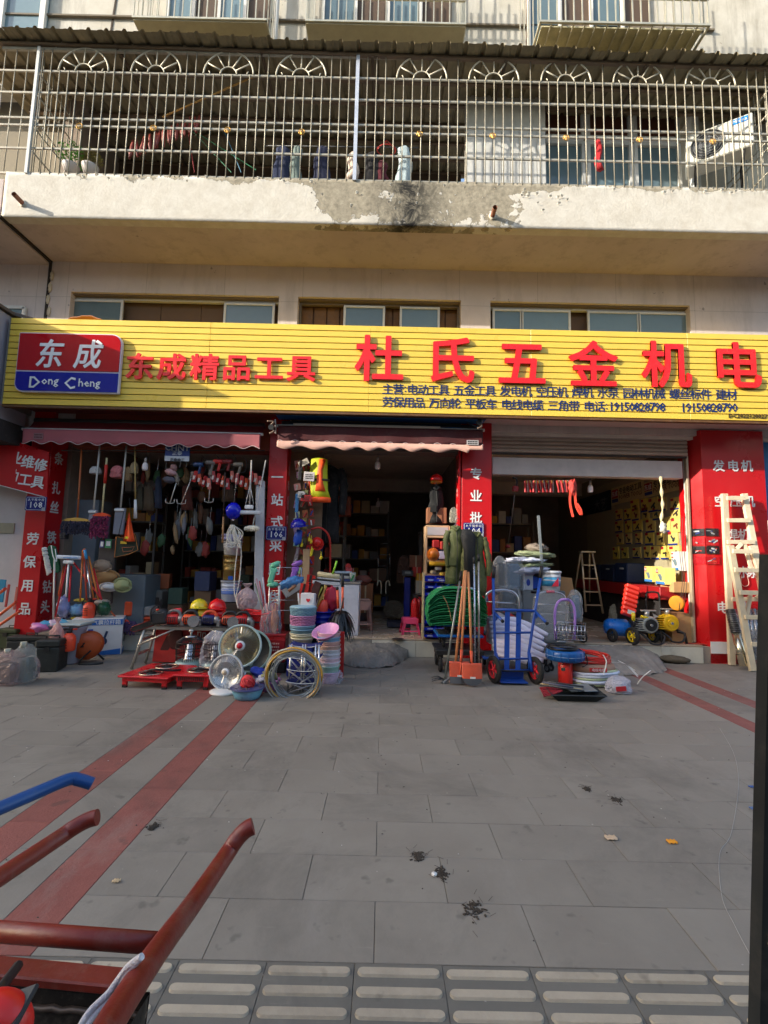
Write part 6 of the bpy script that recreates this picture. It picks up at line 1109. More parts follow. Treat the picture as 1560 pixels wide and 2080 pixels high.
c = P(650, 1290, 6.1); t = Th('bucket', 'deep blue plastic bucket behind the woven basket tower', 'bucket', V((c.x, 6.2, 0))); zz0 = P(650, 1293, 6.1).z; bucket(t, V((c.x + .02, 6.2, zz0)), .13, .165, .30, K(14, 26, 150, .35), 'body')
one('crate', 'navy crate below the deep blue bucket', 'crate', MB().box((c.x + .02, 6.2, zz0 / 2), (.3, .28, zz0 - .004), bev=.01), K(22, 26, 60, .6)); c = P(666, 1295, 5.85); z0, z1 = P(666, 1345, 5.85).z, P(666, 1279, 5.85).z; one('teal_box', 'teal green plastic box under the feather dusters', 'box', MB().box((c.x, 5.95, (z0 + z1) / 2), (.26, .24, z1 - z0), bev=.015), K(30, 130, 130, .4)); one('crate', 'dark crate supporting the teal green box', 'crate', MB().box((c.x, 5.95, z0 / 2), (.24, .22, z0 - .004), bev=.008), K(40, 36, 40, .7))
one('steel_post', 'flat red painted steel post right of the basin stack', 'post', MB().box((P(694, 1330, 5.75).x, 5.75, P(694, 1283, 5.75).z / 2), (.055, .03, P(694, 1283, 5.75).z), bev=.004), K(170, 26, 26, .4))
FZ = .258
def inb(px, py): return G(px, py, FZ)
c = inb(702, 1300); xw0, xw1 = P(672, 1290, 7.25).x, P(727, 1290, 7.25).x; zc1 = P(700, 1186, 7.25).z
t = Th('shop_counter', 'white laminate shop counter just inside the middle door', 'counter', ((xw0 + xw1) / 2, 7.5, FZ)); t.p('body', MB().box(((xw0 + xw1) / 2, 7.55, (FZ + zc1) / 2), (xw1 - xw0, .6, zc1 - FZ), bev=.006), K(212, 210, 216, .35)); t.p('top', MB().box(((xw0 + xw1) / 2, 7.55, zc1 + .015), (xw1 - xw0 + .04, .64, .03), bev=.006), K(150, 140, 130, .4))
for k, (w_, d_, h, cc, lab) in enumerate(((.3, .3, .03, (60, 70, 120), 'blue ledger at the bottom of the paper pile on the counter'), (.28, .25, .04, (200, 196, 186), 'stack of grey papers on the counter'), (.24, .2, .03, (60, 60, 66), 'dark box file on the counter papers'), (.26, .22, .03, (190, 200, 210), 'pale blue folder on top of the counter papers'))): one('ledger', lab, 'papers', MB().box((P(702, 1180, 7.4).x - .02 * k, 7.45, zc1 + .035 + .04 * k + h / 2), (w_, d_, h), RZ(.1 * k), bev=.003), K(*cc, .6))
c = V((P(716, 1180, 7.3).x, 7.3, zc1 + .03)); t = Th('drink_cup', 'green and white paper drink cup on the counter corner', 'cup', c); t.p('cup', MB().lathe([(.035, 0), (.048, .13), (.05, .14), (.046, .14)], c, 18), K(200, 210, 200, .4)); t.p('green_mark', MB().box(c + V((0, -.044, .06)), (.03, .006, .1), RY(.5)), K(50, 130, 80, .5)); t.p('straw', MB().cyl(c + V((0, 0, .13)), c + V((.01, 0, .21)), .005, 6), K(210, 120, 120, .5))
one('tape_dispenser', 'small red reel standing on the counter pile', 'tape', MB().cyl(P(707, 1150, 7.6), P(707, 1150, 7.55), .045, 16).cyl(P(707, 1158, 7.6), P(709, 1156, 7.55), .05, 14), K(180, 40, 34, .4)); one('rag', 'brown rag bundle behind the counter corner', 'rag', MB().ell(P(736, 1178, 7.9), (.14, .1, .08), nz=.4, seed=7), K(110, 60, 50, .8))
def stool(px, py, w_, h, m, lab, rz=0):
    b = inb(px, py); b.y += w_ / 2; t = Th('plastic_stool', lab, 'stool', b); q = RZ(rz); wt = w_ * .72
    t.p('seat', MB().box(b + V((0, 0, h - .012)), (wt, wt, .024), q, bev=.008), m)
    for sx, sy in ((1, 1), (1, -1), (-1, 1), (-1, -1)):
        v = [b + q @ V((sx * a, sy * a2, z)) for a, a2, z in ((wt / 2, wt / 2, h - .015), (wt / 2 - .05, wt / 2, h - .015), (w_ / 2 - .035, w_ / 2, 0), (w_ / 2, w_ / 2, 0), (w_ / 2, w_ / 2 - .035, 0), (wt / 2, wt / 2 - .05, h - .015))]
        t.p('leg', MB().add(v, [(0, 1, 2, 3), (0, 3, 4, 5), (3, 2, 1, 0), (5, 4, 3, 0)]), m)
    for k in range(4): qq = q @ RZ(k * pi / 2); wm = wt + (w_ - wt) * .35; t.p('apron', MB().box(b + qq @ V((0, -wm / 2 + .008, h * .80)), (wt * .96, .008, h * .28), qq @ RX(.12)), m); t.p('stretcher', MB().box(b + qq @ V((0, -w_ * .47, h * .22)), (w_ * .82, .008, .02), qq), m)
    return t
stool(833, 1290, .30, .25, K(236, 80, 130, .35), 'small bright pink plastic stool on the shop floor near the door', .1); stool(737, 1282, .26, .50, K(214, 170, 156, .4), 'tall pale pink plastic stool beside the white counter', .2)
one('drain_cover', 'small round dark floor stain disc on the middle threshold', 'drain', MB().lathe([(.09, 0), (.085, .003), (0, .004)], inb(808, 1298) + V((0, 0, .003)), 20), K(60, 50, 44, .6))
for k, (px0, py0, px1, py1, y, cc, lab) in enumerate(((726, 1186, 758, 1245, 8.6, (150, 96, 60), 'tall brown carton standing deep in the middle shop'), (750, 1155, 785, 1180, 10, (120, 90, 70), 'pale carton on the floor shelf far in the middle shop'), (806, 1160, 835, 1185, 9.5, (110, 80, 60), 'wide carton on the right of the dim aisle'), (832, 1128, 858, 1152, 8.8, (130, 84, 60), 'open brown carton beside the orange ball'), (838, 1152, 856, 1172, 8.6, (190, 60, 50), 'small red box by the blue bin rack'), (846, 1165, 858, 1180, 8.4, (210, 150, 40), 'small yellow box by the blue bin rack'), (845, 1180, 860, 1208, 8.3, (180, 170, 150), 'pale box stack left of the blue bin rack'), (682, 1008, 711, 1026, 8.4, (150, 90, 70), 'upper brown carton high on the left inner wall'), (680, 1024, 712, 1046, 8.4, (160, 80, 60), 'lower brown carton high on the left inner wall'))):
    a, b_ = P(px0, py1, y), P(px1, py0, y); t = Th('storage_carton', lab, 'carton', V(((a.x + b_.x) / 2, y, a.z))); t.p('box', MB().box(((a.x + b_.x) / 2, y + .15, (a.z + b_.z) / 2), (b_.x - a.x, .3, b_.z - a.z), bev=.004), K(*cc, .8)); t.p('tape', MB().box(((a.x + b_.x) / 2, y - .003, (a.z + b_.z) / 2), ((b_.x - a.x) * .1, .004, b_.z - a.z)), K(196, 176, 140, .4))
c = inb(828, 1262); t = Th('platform_scale', 'blue platform scale with an upright display column inside the shop', 'scale', c); y = 8.2; c = V((P(828, 1250, y).x, y, FZ)); t.p('platform', MB().box(c + V((-.15, .1, .06)), (.4, .4, .08), bev=.01), K(30, 34, 50, .5)); t.p('column', MB().box(c + V((0, .3, .45)), (.11, .06, .8), bev=.01), K(20, 34, 120, .4)); t.p('display', MB().box(c + V((0, .25, .92)), (.2, .08, .1), bev=.01), K(60, 60, 62, .5)); t.p('screen', MB().box(c + V((0, .205, .93)), (.1, .006, .04)), K(130, 136, 130, .3))
for k, (px, lab) in enumerate(((842, 'red fire extinguisher standing by the blue bin rack'), (852, 'second red canister squeezed behind the fire extinguisher'))):
    c = V((P(px, 1240, 7.7 + .2 * k).x, 7.7 + .2 * k, FZ)); t = Th('fire_extinguisher', lab, 'extinguisher', c); t.p('cylinder', MB().lathe([(.055, .01), (.06, .03), (.06, .34), (.045, .39), (.02, .41), (.018, .43)], c + V((0, 0, .12)), 18), K(200, 30, 34, .3)); t.p('valve', MB().box(c + V((0, 0, .57)), (.05, .03, .04)).box(c + V((-.03, 0, .60)), (.11, .02, .012), RY(-.25)), BLK); t.p('hose', MB().tube(interp([c + V((.02, 0, .57)), c + V((.09, -.02, .5)), c + V((.08, -.03, .3))]), .008, 6), BLK); t.p('box_foot', MB().box(c + V((0, 0, .06)), (.12, .12, .12)), K(190, 186, 180, .6))
t = Th('step_ladder', 'small silver step ladder glinting at the back of the shop', 'ladder', P(768, 1190, 11)); 
for px in (768, 792): t.p('rail', MB().cyl(P(px, 1100, 10.6), P(px, 1190, 10.6), .012, 6), CHR)
for py in (1104, 1127, 1150): t.p('rung', MB().cyl(P(768, py, 10.6), P(792, py, 10.6), .012, 6), CHR)
for k, px in enumerate((774, 784)): one('walking_stick', ('left', 'right')[k] + ' pale curved cane hanging in the dark middle of the shop', 'cane', MB().tube(interp([P(px, 1206, 9), P(px, 1185, 9), P(px + (-5 if k == 0 else 5), 1180, 9), P(px + (-8 if k == 0 else 8), 1190, 9)]), .012, 6), K(196, 186, 160, .5))
for k, (px, py, w_, h, cc, lab) in enumerate(((800, 1235, .35, .3, (90, 80, 66), 'dark sack slumped on the floor right of the aisle'), (815, 1243, .3, .2, (120, 110, 90), 'tan sack lying beside the scale platform'), (820, 1145, .22, .35, (80, 56, 44), 'brown padded chair back deep in the shop'))): one('sack', lab, 'sack', bag(P(px, py + h * 60, 9.0), w_, h, None, k + 40, tie=False), K(*cc, .9))
c = P(648, 930, 7.1); t = Th('safety_vest', 'yellow and orange reflective vest hanging at the middle doorway', 'vest', c - V((0, 0, .8))); HV = K(206, 212, 30, .6, var=.1); HO = K(250, 90, 30, .6)
t.p('body', MB().loft([(c.x, c.y, c.z, .06, .03), (c.x, c.y, c.z - .03, .13, .05), (c.x, c.y, c.z - .2, .13, .06), (c.x + .02, c.y, c.z - .5, .13, .06), (c.x + .05, c.y, c.z - .62, .14, .07)], 30, .15, 5, 2), HV); t.p('orange_panel', MB().loft([(c.x + .06, c.y - .04, c.z - .03, .05, .03), (c.x + .03, c.y - .05, c.z - .2, .04, .03), (c.x + .03, c.y - .05, c.z - .4, .055, .03), (c.x + .05, c.y - .05, c.z - .52, .08, .03)], 16, .1, 3, 4), HO); t.p('hem', MB().loft([(c.x + .05, c.y, c.z - .61, .145, .075), (c.x + .06, c.y, c.z - .68, .14, .07)], 24, .12, 5, 2), HO); t.p('reflective_band', MB().loft([(c.x + .03, c.y, c.z - .33, .14, .07), (c.x + .03, c.y, c.z - .36, .142, .072)], 24, .1, 5, 2), K(70, 66, 60, .3, .5))
jacket('dark_jacket', 'black work jacket hanging behind the reflective vest', P(668, 945, 7.5), .42, 1.25, K(26, 24, 26, .9), seed=3); jacket('dark_jacket', 'black work coat topped by the red hard hat at the right of the door', P(886, 988, 7.3), .24, .58, K(10, 10, 11, .9), seed=8, sleeves=False)
c = P(886, 975, 7.3); helmet('hard_hat', 'red hard hat resting high over the black coat by the door', c, .115, K(206, 24, 26, .25), band=K(220, 170, 60, .5))
helmet('hard_hat', 'blue hard hat hanging on the left door jamb of the middle shop', P(606, 1068, 6.95), .13, K(20, 26, 160, .2), RZ(.6) @ RY(-.2)); c = P(644, 1102, 7.15); one('hard_hat', 'bright red hard hat facing out below the red hose', 'hard hat', MB().ell(c, (.085, .10, .085), n=20, k=12).cyl(c + V((0, .02, -.02)), c + V((0, .03, -.02)), .1, 18), K(226, 40, 34, .3))
c = P(880, 1125, 7.0); one('hard_hat', 'orange hard hat hanging round side out above the blue bin rack', 'hard hat', MB().ell(c, (.082, .1, .09), n=22, k=14).cyl(c + V((0, .02, -.01)), c + V((0, .03, -.01)), .095, 20), K(226, 120, 30, .35))
t = Th('air_hose', 'red rubber hose arching out of the left wall goods', 'hose', P(668, 1170, 7.3)); t.p('hose', MB().tube(interp([P(632, 1075, 7.2), P(650, 1072, 7.2), P(666, 1085, 7.25), P(671, 1110, 7.3), P(670, 1165, 7.35)], 8), .016, 8), K(196, 50, 40, .5))
one('wall_board', 'tan pegboard with hanging tools on the left jamb of the middle door', 'board', MB().box(((p2[1] + P(640, 1100, 7.3).x) / 2 + .04, 7.34, 1.75), (P(640, 1100, 7.3).x - p2[1] + .1, .03, 2.7), bev=.004), K(120, 96, 74, .8))
r = rnd_(31); WG = [('knife_card', 'knives', (214, 206, 196)), ('glove_card', 'gloves', (150, 60, 50)), ('plier', 'pliers', (190, 50, 40)), ('tape_roll', 'tape', (214, 180, 60)), ('saw_blade_card', 'saw blades', (90, 84, 80)), ('lock_card', 'padlocks', (150, 110, 60)), ('goggle_card', 'goggles', (180, 180, 190)), ('scissors_card', 'scissors', (190, 70, 60))]
PLC = ['at the very top', 'high up', 'at eye height', 'in the middle', 'low down', 'near the bottom']
k = 0
for row in range(13):
    for cl in range(3):
        nm, wd, cc = WG[(k * 5 + row) % 8]; px = 606 + cl * 13 + r.uniform(-3, 3) - row * .3; py = 948 + row * 19 + r.uniform(-4, 4); c = P(px, py, 7.2 + r.uniform(-.06, .04)); cj = tuple(min(235, max(20, int(v * r.uniform(.7, 1.15)))) for v in cc)
        t = Th('hanging_packet', 'carded %s hanging %s on the left door jamb' % (wd, PLC[min(5, row // 2)]), 'packet', c, 'carded hardware on the left door jamb'); t.p('card', MB().box(c, (r.uniform(.05, .10), .012, r.uniform(.09, .16)), RY(r.uniform(-.25, .25)) @ RZ(r.uniform(-.3, .3))), K(*cj, .5)); t.p('item', MB().box(c + V((0, -.02, -.01)), (.02, .02, .08), RY(r.uniform(-.8, .8)), bev=.004), K(*r.choice([(60, 60, 64), (190, 50, 40), (200, 196, 190), (40, 60, 150)]), .4)); k += 1
for k, (px, py, w_, h, cc, lab) in enumerate(((617, 940, .16, .09, (190, 180, 160), 'slanted white price board tied at the top of the left jamb'), (628, 968, .16, .14, (206, 196, 192), 'white notice card with small print on the left jamb'), (610, 955, .05, .3, (40, 36, 36), 'black strap loop at the top of the left jamb'), (622, 1012, .16, .10, (190, 40, 36), 'red packet of blades under the vest hem'), (612, 1005, .1, .1, (200, 196, 190), 'white plastic jug hanging on the left jamb'))):
    c = P(px, py, 7.0); t = Th('price_card', lab, 'card', c); t.p('card', MB().box(c, (w_, .015, h), RY(-.5 if k == 0 else .05), bev=.004), K(*cc, .5)); scribble(t, c + V((0, -.012, 0)), w_ * .7, h * .6, K(60, 50, 46, .6), 3, k)
for k, (px, py, lab) in enumerate(((628, 1096, 'yellow hammer head hanging left of the red hard hat'), (632, 1100, 'second yellow hammer hanging beside the first'), (633, 1122, 'yellow screwdriver handle dangling below the hammers'), (613, 1107, 'yellow tape measure ring on the left jamb'), (652, 1133, 'torn yellow paper tag hanging low in the doorway'))): c = P(px, py, 7.02); one('hand_tool', lab, 'tool', MB().box(c, (.035, .03, .06 if k != 2 else .12), RY(.1 * k), bev=.008).cyl(c, c + V((0, 0, .09)), .007, 6), K(226, 200, 40, .4))
one('hair_net', 'light blue plastic sheet strip on the door jamb above the blue hard hat', 'sheet', MB().box(P(603, 1022, 7.05), (.05, .02, .28), bev=.004), K(60, 120, 170, .5)); one('blue_glove', 'blue glove hanging on the jamb below the blue hard hat', 'glove', MB().ell(P(605, 1092, 7.0), (.06, .04, .12), RY(.2), nz=.4), K(30, 80, 190, .5)); one('wood_plank', 'raw pine planks standing inside the left jamb', 'plank', MB().box(P(621, 1170, 7.1) + V((0, 0, -.2)), (.10, .05, 1.2), bev=.004), K(196, 160, 120, .7))
xq0, xq1 = P(866, 1100, 7.25).x, P(912, 1100, 7.25).x; t = Th('display_cabinet', 'narrow wooden display cabinet left of the green jackets', 'cabinet', ((xq0 + xq1) / 2, 7.35, FZ)); zz1 = P(890, 1068, 7.2).z
for x in (xq0, xq1): t.p('side_panel', MB().box((x, 7.4, (FZ + zz1) / 2), (.03, .3, zz1 - FZ), bev=.003), K(206, 170, 130, .5))
for py in (1069, 1090, 1140, 1168): z = P(890, py, 7.25).z; t.p('shelf_board', MB().box(((xq0 + xq1) / 2, 7.4, z), (xq1 - xq0, .3, .03)), K(206, 170, 130, .5))
t.p('white_front', MB().box(((xq0 + xq1) / 2, 7.25, P(890, 1079, 7.25).z), (xq1 - xq0 - .03, .01, .12)), K(176, 170, 170, .4)); one('storage_carton', 'brown parcel with tape strip on the display cabinet', 'carton', MB().box(P(886, 1048, 7.35) + V((0, 0, 0)), (.3, .2, .24), bev=.004), K(140, 90, 60, .8)); one('foam_roll', 'bright yellow foam roll on the cabinet shelf', 'roll', MB().cyl(P(872, 1145, 7.15), P(904, 1145, 7.15), .035, 12), K(240, 190, 30, .5))
for k, (px, py, cc, lab) in enumerate(((898, 1128, (220, 210, 226), 'white and blue bottle pack beside the orange hard hat'), (885, 1105, (190, 40, 36), 'red packet behind the orange hard hat'), (900, 1108, (200, 60, 50), 'red and white tag hanging above the bottle pack'), (890, 1155, (206, 206, 200), 'white wire rack on the cabinet shelf'), (880, 1162, (196, 176, 140), 'tan net of small parts over the blue bins'), (899, 1166, (214, 180, 60), 'yellow taps in the top blue bin'))): one('small_goods', lab, 'packet', MB().box(P(px, py, 7.2), (.10, .06, .12 if k < 3 else .05), RZ(.2 * k), bev=.01), K(*cc, .5, bump=.5))
t = Th('bin_rack', 'rack of stacked deep blue parts bins beside the net bale', 'bin rack', (P(884, 1290, 7.05).x, 7.15, FZ)); xb0, xb1 = P(863, 1230, 7.0).x, P(908, 1230, 7.0).x; BB = K(16, 40, 190, .3)
for k in range(9):
    py = 1176 + k * 14.2; z = P(880, py, 7.0).z
    for j in range(2):
        xm = xb0 + (xb1 - xb0) * (j + .5) / 2; w_ = (xb1 - xb0) / 2 - .006; m = MB().box((xm, 7.14, z - .035), (w_, .24, .01)).box((xm, 7.02, z - .018), (w_, .008, .04)).box((xm - w_ / 2, 7.14, z), (.006, .24, .075)).box((xm + w_ / 2, 7.14, z), (.006, .24, .075)).box((xm, 7.25, z), (w_, .008, .08)); o = t.p('bin', m, BB); t.p('label_strip', MB().box((xm, 7.012, z - .018), (w_ * .5, .004, .016)), K(190, 196, 214, .4), parent=o)
        rr_ = rnd_(k * 2 + j); mb = MB()
        for _ in range(6): mb.box((xm + rr_.uniform(-.05, .05), 7.1 + rr_.uniform(-.05, .05), z - .01), (.03, .03, .03), RZ(rr_.uniform(0, 3)) @ RX(rr_.uniform(0, 3)))
        t.p('fittings', mb, K(*rr_.choice([(190, 170, 130), (60, 60, 64), (196, 196, 196)]), .5), parent=o)
for x in (xb0 - .02,): t.p('side_rail', MB().box((x, 7.1, P(880, 1230, 7.0).z), (.02, .2, .95)), K(196, 180, 140, .5))
GJ = K(78, 84, 44, .75, var=.25, scale=6); CAM = K(96, 98, 54, .8, var=.5, scale=22)
jacket('rain_jacket', 'olive green jacket hanging furthest left over the blue trolley', P(926, 1068, 6.55), .25, .80, GJ, seed=1, ang=-.03); jacket('rain_jacket', 'camouflage jacket with black lining hanging half over the door plate', P(967, 1080, 6.45), .25, .86, CAM, seed=5, ang=.02); c = P(951, 1075, 6.38)
one('black_scarf', 'black trousers hanging between the two green jackets', 'trousers', MB().loft([(c.x - .02, c.y, c.z, .06, .03), (c.x, c.y, c.z - .1, .1, .05), (c.x + .02, c.y, c.z - .3, .075, .05), (c.x + .02, c.y, c.z - .85, .065, .045)], 24, .2, 4, 3), K(20, 20, 22, .85)); t = Th('jacket_hanger_pipe', 'white plastic bag of hangers above the olive jacket', 'bag', P(921, 1050, 6.7)); t.p('bag', bag(P(921, 1062, 6.7), .10, .22, None, 12, tie=False), K(176, 170, 150, .2, bump=.6, bs=24, alpha=.4))
TB_ = K(30, 112, 196, .35, var=.08)
b = G(930, 1382); y = b.y + .62
def ptrolley(x, y, z0, w_, d_, m, lab, dark=False):
    t = Th('platform_trolley', lab, 'trolley', (x, y, z0)); t.p('deck', MB().box((x, y, z0 + .16), (w_, d_, .035), bev=.012), m); t.p('deck_mat', MB().box((x, y, z0 + .181), (w_ - .06, d_ - .06, .008), bev=.003), K(70, 80, 84, .8))
    for sx in (-1, 1):
        for sy in (-1, 1): q = V((x + sx * (w_ / 2 - .09), y + sy * (d_ / 2 - .08), z0 + .06)); wheel(t, q, .055, .03, RY(pi / 2), K(60, 60, 64, .5), 'caster'); t.p('fork', MB().box(q + V((0, 0, .05)), (.05, .05, .07), bev=.004), DKM)
    return t
tx = P(928, 1330, y).x; ws = mm(98, V((tx, y - .3, .3)))
t = Th('platform_trolley', 'black steel trolley at the bottom of the trolley stack under the net bale', 'trolley', (tx, y, 0)); t.p('deck', MB().box((tx, y, .27), (ws * 1.0, .55, .03), bev=.008), K(62, 64, 66, .5, .4)); t.p('edge_rail', MB().box((tx, y - .28, .25), (ws, .012, .05)), DKM)
for sx in (-1, 1): wheel(t, (tx + sx * ws * .40, y - .2, .10), .10, .04, RY(pi / 2), K(70, 72, 76, .5)); wheel(t, (tx + sx * ws * .40, y + .2, .10), .10, .04, RY(pi / 2), K(70, 72, 76, .5)); t.p('bracket', MB().box((tx + sx * ws * .40, y, .2), (.07, .45, .05)), DKM)
z2 = P(930, 1296, y - .27).z - .16; ptrolley(tx + .01, y + .02, max(.29, z2 - .02), ws * .98, .52, TB_, 'bright blue platform trolley stacked in the middle under the net bale'); z3 = P(930, 1272, y - .25).z - .16; ptrolley(tx + .03, y + .06, z3, ws * .80, .46, TB_, 'upper blue platform trolley directly below the green net bale')
zt_ = z3 + .2; t = Th('trolley_handle', 'arched light blue handle and frame rising behind the net bale', 'handle', (tx, y + .3, z3)); a, b_, c_ = P(912, 1196, y + .3), P(960, 1196, y + .3), P(935, 1163, y + .3)
t.p('arch', MB().tube(interp([V((a.x, y + .3, z3 + .1)), a, V((a.x + .03, y + .3, c_.z - .03)), V((a.x + .10, y + .3, c_.z)), V((b_.x - .08, y + .3, c_.z)), V((b_.x - .01, y + .3, c_.z - .04)), b_, V((b_.x, y + .3, z3 + .1))], 5), .018, 8), TB_); t.p('side_arch', MB().tube(interp([P(896, 1215, y + .2), P(903, 1196, y + .2), P(922, 1186, y + .2), P(968, 1186, y + .2), P(984, 1200, y + .2), P(990, 1220, y + .2)], 5), .015, 8), TB_)
t = Th('net_bale', 'thick folded bale of green construction netting on the blue trolleys', 'net bale', (tx, y - .1, zt_)); GN = K(24, 134, 78, .75, var=.25, scale=14, rnd=.15); zb1 = P(930, 1196, y - .3).z; wl = (P(989, 1240, y - .3).x - P(868, 1240, y - .3).x); xc_ = (P(989, 1240, y - .3).x + P(868, 1240, y - .3).x) / 2; nl = 17
for k in range(nl):
    q = k / (nl - 1)
    def lf(u, v, q=q, k=k):
        s_ = u - .5; ww = wl * (.92 + .08 * sin(q * 3)) ; dome = (1 - (2 * s_) ** 4 * .6); z = zt_ + (zb1 - zt_) * (q * (.4 + .6 * dome)) - .05 * abs(s_) * (1 - q); a = 2 * pi * v
        th = .5 * (zb1 - zt_) / nl * (.35 + .8 * dome); e = .012 * noise.noise(V((u * 9, k * 1.7, 0)))
        return V((xc_ + s_ * ww + .015 * noise.noise(V((k, s_ * 3, 1))), y - .12 + cos(a) * (.25 + .012 * sin(k * 2.2) + e), z + sin(a) * (th + .004) + e))
    t.p('folded_layer', MB().grid(lf, 26, 10), GN)
t.p('tie_strap', MB().tube(interp([P(900, 1210, y - .42), P(908, 1225, y - .44), P(914, 1245, y - .44), P(917, 1262, y - .43)]), .006, 5), K(150, 120, 80, .7)); one('folded_sheet', 'pale blue folded plastic sheet lying on the net bale', 'sheet', MB().ell((xc_ + .02, y - .08, zb1 - .005), (.25, .2, .025), nz=.2, seed=2), K(180, 196, 214, .5))
def shovel(top, bot, lab, sq, seed):
    a, b_ = P(*top, 5.80), G(*bot); b_.z = .02; t = Th('shovel', lab, 'shovel', b_); d_ = (b_ - a).normalized(); sock = b_ - d_ * .33; t.p('handle', MB().tube([a, a + (sock - a) * .5 + V((.004, 0, 0)), sock], [.0165, .0155, .0155], 10), K(196, 130, 84, .5, var=.15, scale=12)); oc = K(214, 84, 50, .5, var=.15); t.p('socket', MB().tube([sock - d_ * .04, sock + d_ * .12], [.02, .012], 10), oc)
    w_ = .115; pts = [(-w_, .235), (w_, .235), (w_ * 1.02, .08), (w_ * (.95 if sq else .75), .01 if sq else .045), (w_ * .3, 0 if sq else -.02), (-w_ * .3, 0 if sq else -.02), (-w_ * (.95 if sq else .75), .01 if sq else .045), (-w_ * 1.02, .08)]
    def bl(u, v):
        z = .235 * v; hw = w_ if sq else w_ * (1 if z > .1 else .25 + .75 * math.sqrt(max(0, 1 - ((.1 - z) / .1) ** 2))); x = (u * 2 - 1) * hw; return b_ + V((x, -.012 + .05 * v + .10 * (x * x) / .05 * .6 - .02 * (abs(x) / w_) ** 2 * 0, z))
    o = t.p('blade', MB().grid(bl, 14, 12, th=V((0, .004, 0))), oc); t.p('bare_edge', MB().grid(lambda u, v: bl(u, v * .3) + V((0, -.0025, 0)), 14, 5), K(110, 110, 112, .35, .7), parent=o); t.p('rib', MB().tube([sock + d_ * .1, b_ + V((0, -.0, .07))], [.014, .004], 8), oc); t.p('paper_label', MB().box(b_ + V((.0, -.012, .085)), (.06, .004, .02), RX(-.2)), K(224, 216, 206, .6)); return t
shovel((946, 1159), (934, 1392), 'square orange shovel leaning left of the round one', True, 1); shovel((951, 1162), (960, 1396), 'round orange shovel with grey bare edge and wooden handle', False, 2)
one('wooden_pole', 'third wooden pole leaning between the shovels and rake', 'stick', MB().cyl(P(944, 1160, 5.80), P(925, 1352, 5.62), .016, 10), K(196, 130, 84, .5, var=.15, scale=12))
for k, (a, b_, cc, lab) in enumerate((((963, 1145), (965, 1352), (190, 196, 206), 'left aluminium pole leaning on the net bale'), ((972, 1140), (973, 1352), (196, 190, 180), 'right aluminium pole leaning on the net bale'))):
    t = Th('metal_pole', lab, 'pole', P(*b_, 5.75)); t.p('tube', MB().cyl(P(*a, 5.82), P(*b_, 5.68), .013, 10), K(*cc, .25, .8)); t.p('grip', MB().cyl(P(*a, 5.82), P(a[0], a[1] - 14, 5.82), .016, 10), BLK)
a, b_ = P(934, 1180, 5.80), G(903, 1388); b_.z = .03; t = Th('garden_rake', 'steel garden rake leaning left of the shovels', 'rake', b_); t.p('pole', MB().cyl(a, b_, .013, 10), K(150, 156, 150, .35, .6)); t.p('grip', MB().cyl(a, a + (a - b_).normalized() * .12, .016, 10), BLK); t.p('head', MB().box(b_ + V((.01, 0, .0)), (.10, .05, .03), RZ(.5) @ RY(-.5), bev=.005), K(150, 150, 146, .5, .6))
for k in range(3): t.p('tine', MB().tube([b_ + V((-.01, 0, .02)), b_ + V((-.08, -.02 * k, .05 - .015 * k)), b_ + V((-.15, -.03 * k, .035 - .015 * k))], .006, 5), K(70, 70, 72, .5, .6))
HB = K(20, 70, 156, .35, var=.12, scale=10); HY_ = 5.72; hp = lambda px, py, dy=0.0: P(px, py, HY_ + dy)
t = Th('hand_truck', 'blue steel hand truck with red wheel rims and two grips', 'hand truck', (hp(1045, 1362).x, HY_, 0))
def hy(py): return (1362 - py) / 210 * .18
def H(px, py): return P(px, py, HY_ + hy(py))
t.p('side_rail', MB().tube([H(1002, 1172), H(1003, 1237), H(1006, 1326), H(1013, 1364)], .017, 10), HB); t.p('side_rail', MB().tube([H(1098, 1172), H(1087, 1240), H(1074, 1326), H(1076, 1364)], .017, 10), HB)
for a, b_ in (((1002, 1174), (1003, 1150)), ((1097, 1174), (1101, 1150))): t.p('grip', MB().cyl(H(*a), H(*b_), .022, 12), BLK)
for a, b_, r in (((1003, 1238), (1087, 1241), .018), ((1005, 1285), (1080, 1285), .014), ((1006, 1338), (1075, 1338), .012), ((1012, 1362), (1078, 1362), .015)): t.p('cross_bar', MB().cyl(H(*a), H(*b_), r, 10), HB)
for px in (1031, 1054): a, b_ = H(px, 1240), H(px - 2, 1366); t.p('slat', MB().add([a + V((-.03, 0, 0)), a + V((.03, 0, 0)), b_ + V((.03, 0, 0)), b_ + V((-.03, 0, 0)), a + V((-.03, .008, 0)), a + V((.03, .008, 0)), b_ + V((.03, .008, 0)), b_ + V((-.03, .008, 0))], [(0, 3, 2, 1), (4, 5, 6, 7), (0, 1, 5, 4), (1, 2, 6, 5), (2, 3, 7, 6), (3, 0, 4, 7)]), HB)
for a, b_ in (((1006, 1246), (1020, 1261)), ((1087, 1242), (1110, 1265))): pa = H(*a); pb = P(b_[0], b_[1], HY_ - .12); t.p('stub_handle', MB().cyl(pa, pb, .017, 10), HB); t.p('stub_cap', MB().cyl(pb, pb + (pb - pa).normalized() * .02, .02, 10), BLK); t.p('gusset', MB().prism([(0, 0), (.05, -.03), (.0, -.09)], .006, pa + V((0, -.02, 0))), HB)
zt2 = .05; xl, xr = H(1012, 1375).x, H(1067, 1375).x; t.p('toe_plate', MB().box(((xl + xr) / 2, HY_ - .02, .03), (xr - xl, .22, .012), bev=.003).box(((xl + xr) / 2, HY_ + .06, .07), (xr - xl, .01, .09)), HB)
wl_, wr_ = P(1003, 1362, HY_ - .03), P(1087, 1364, HY_ - .03); t.p('axle', MB().cyl(wl_, wr_, .010, 8), DKM)
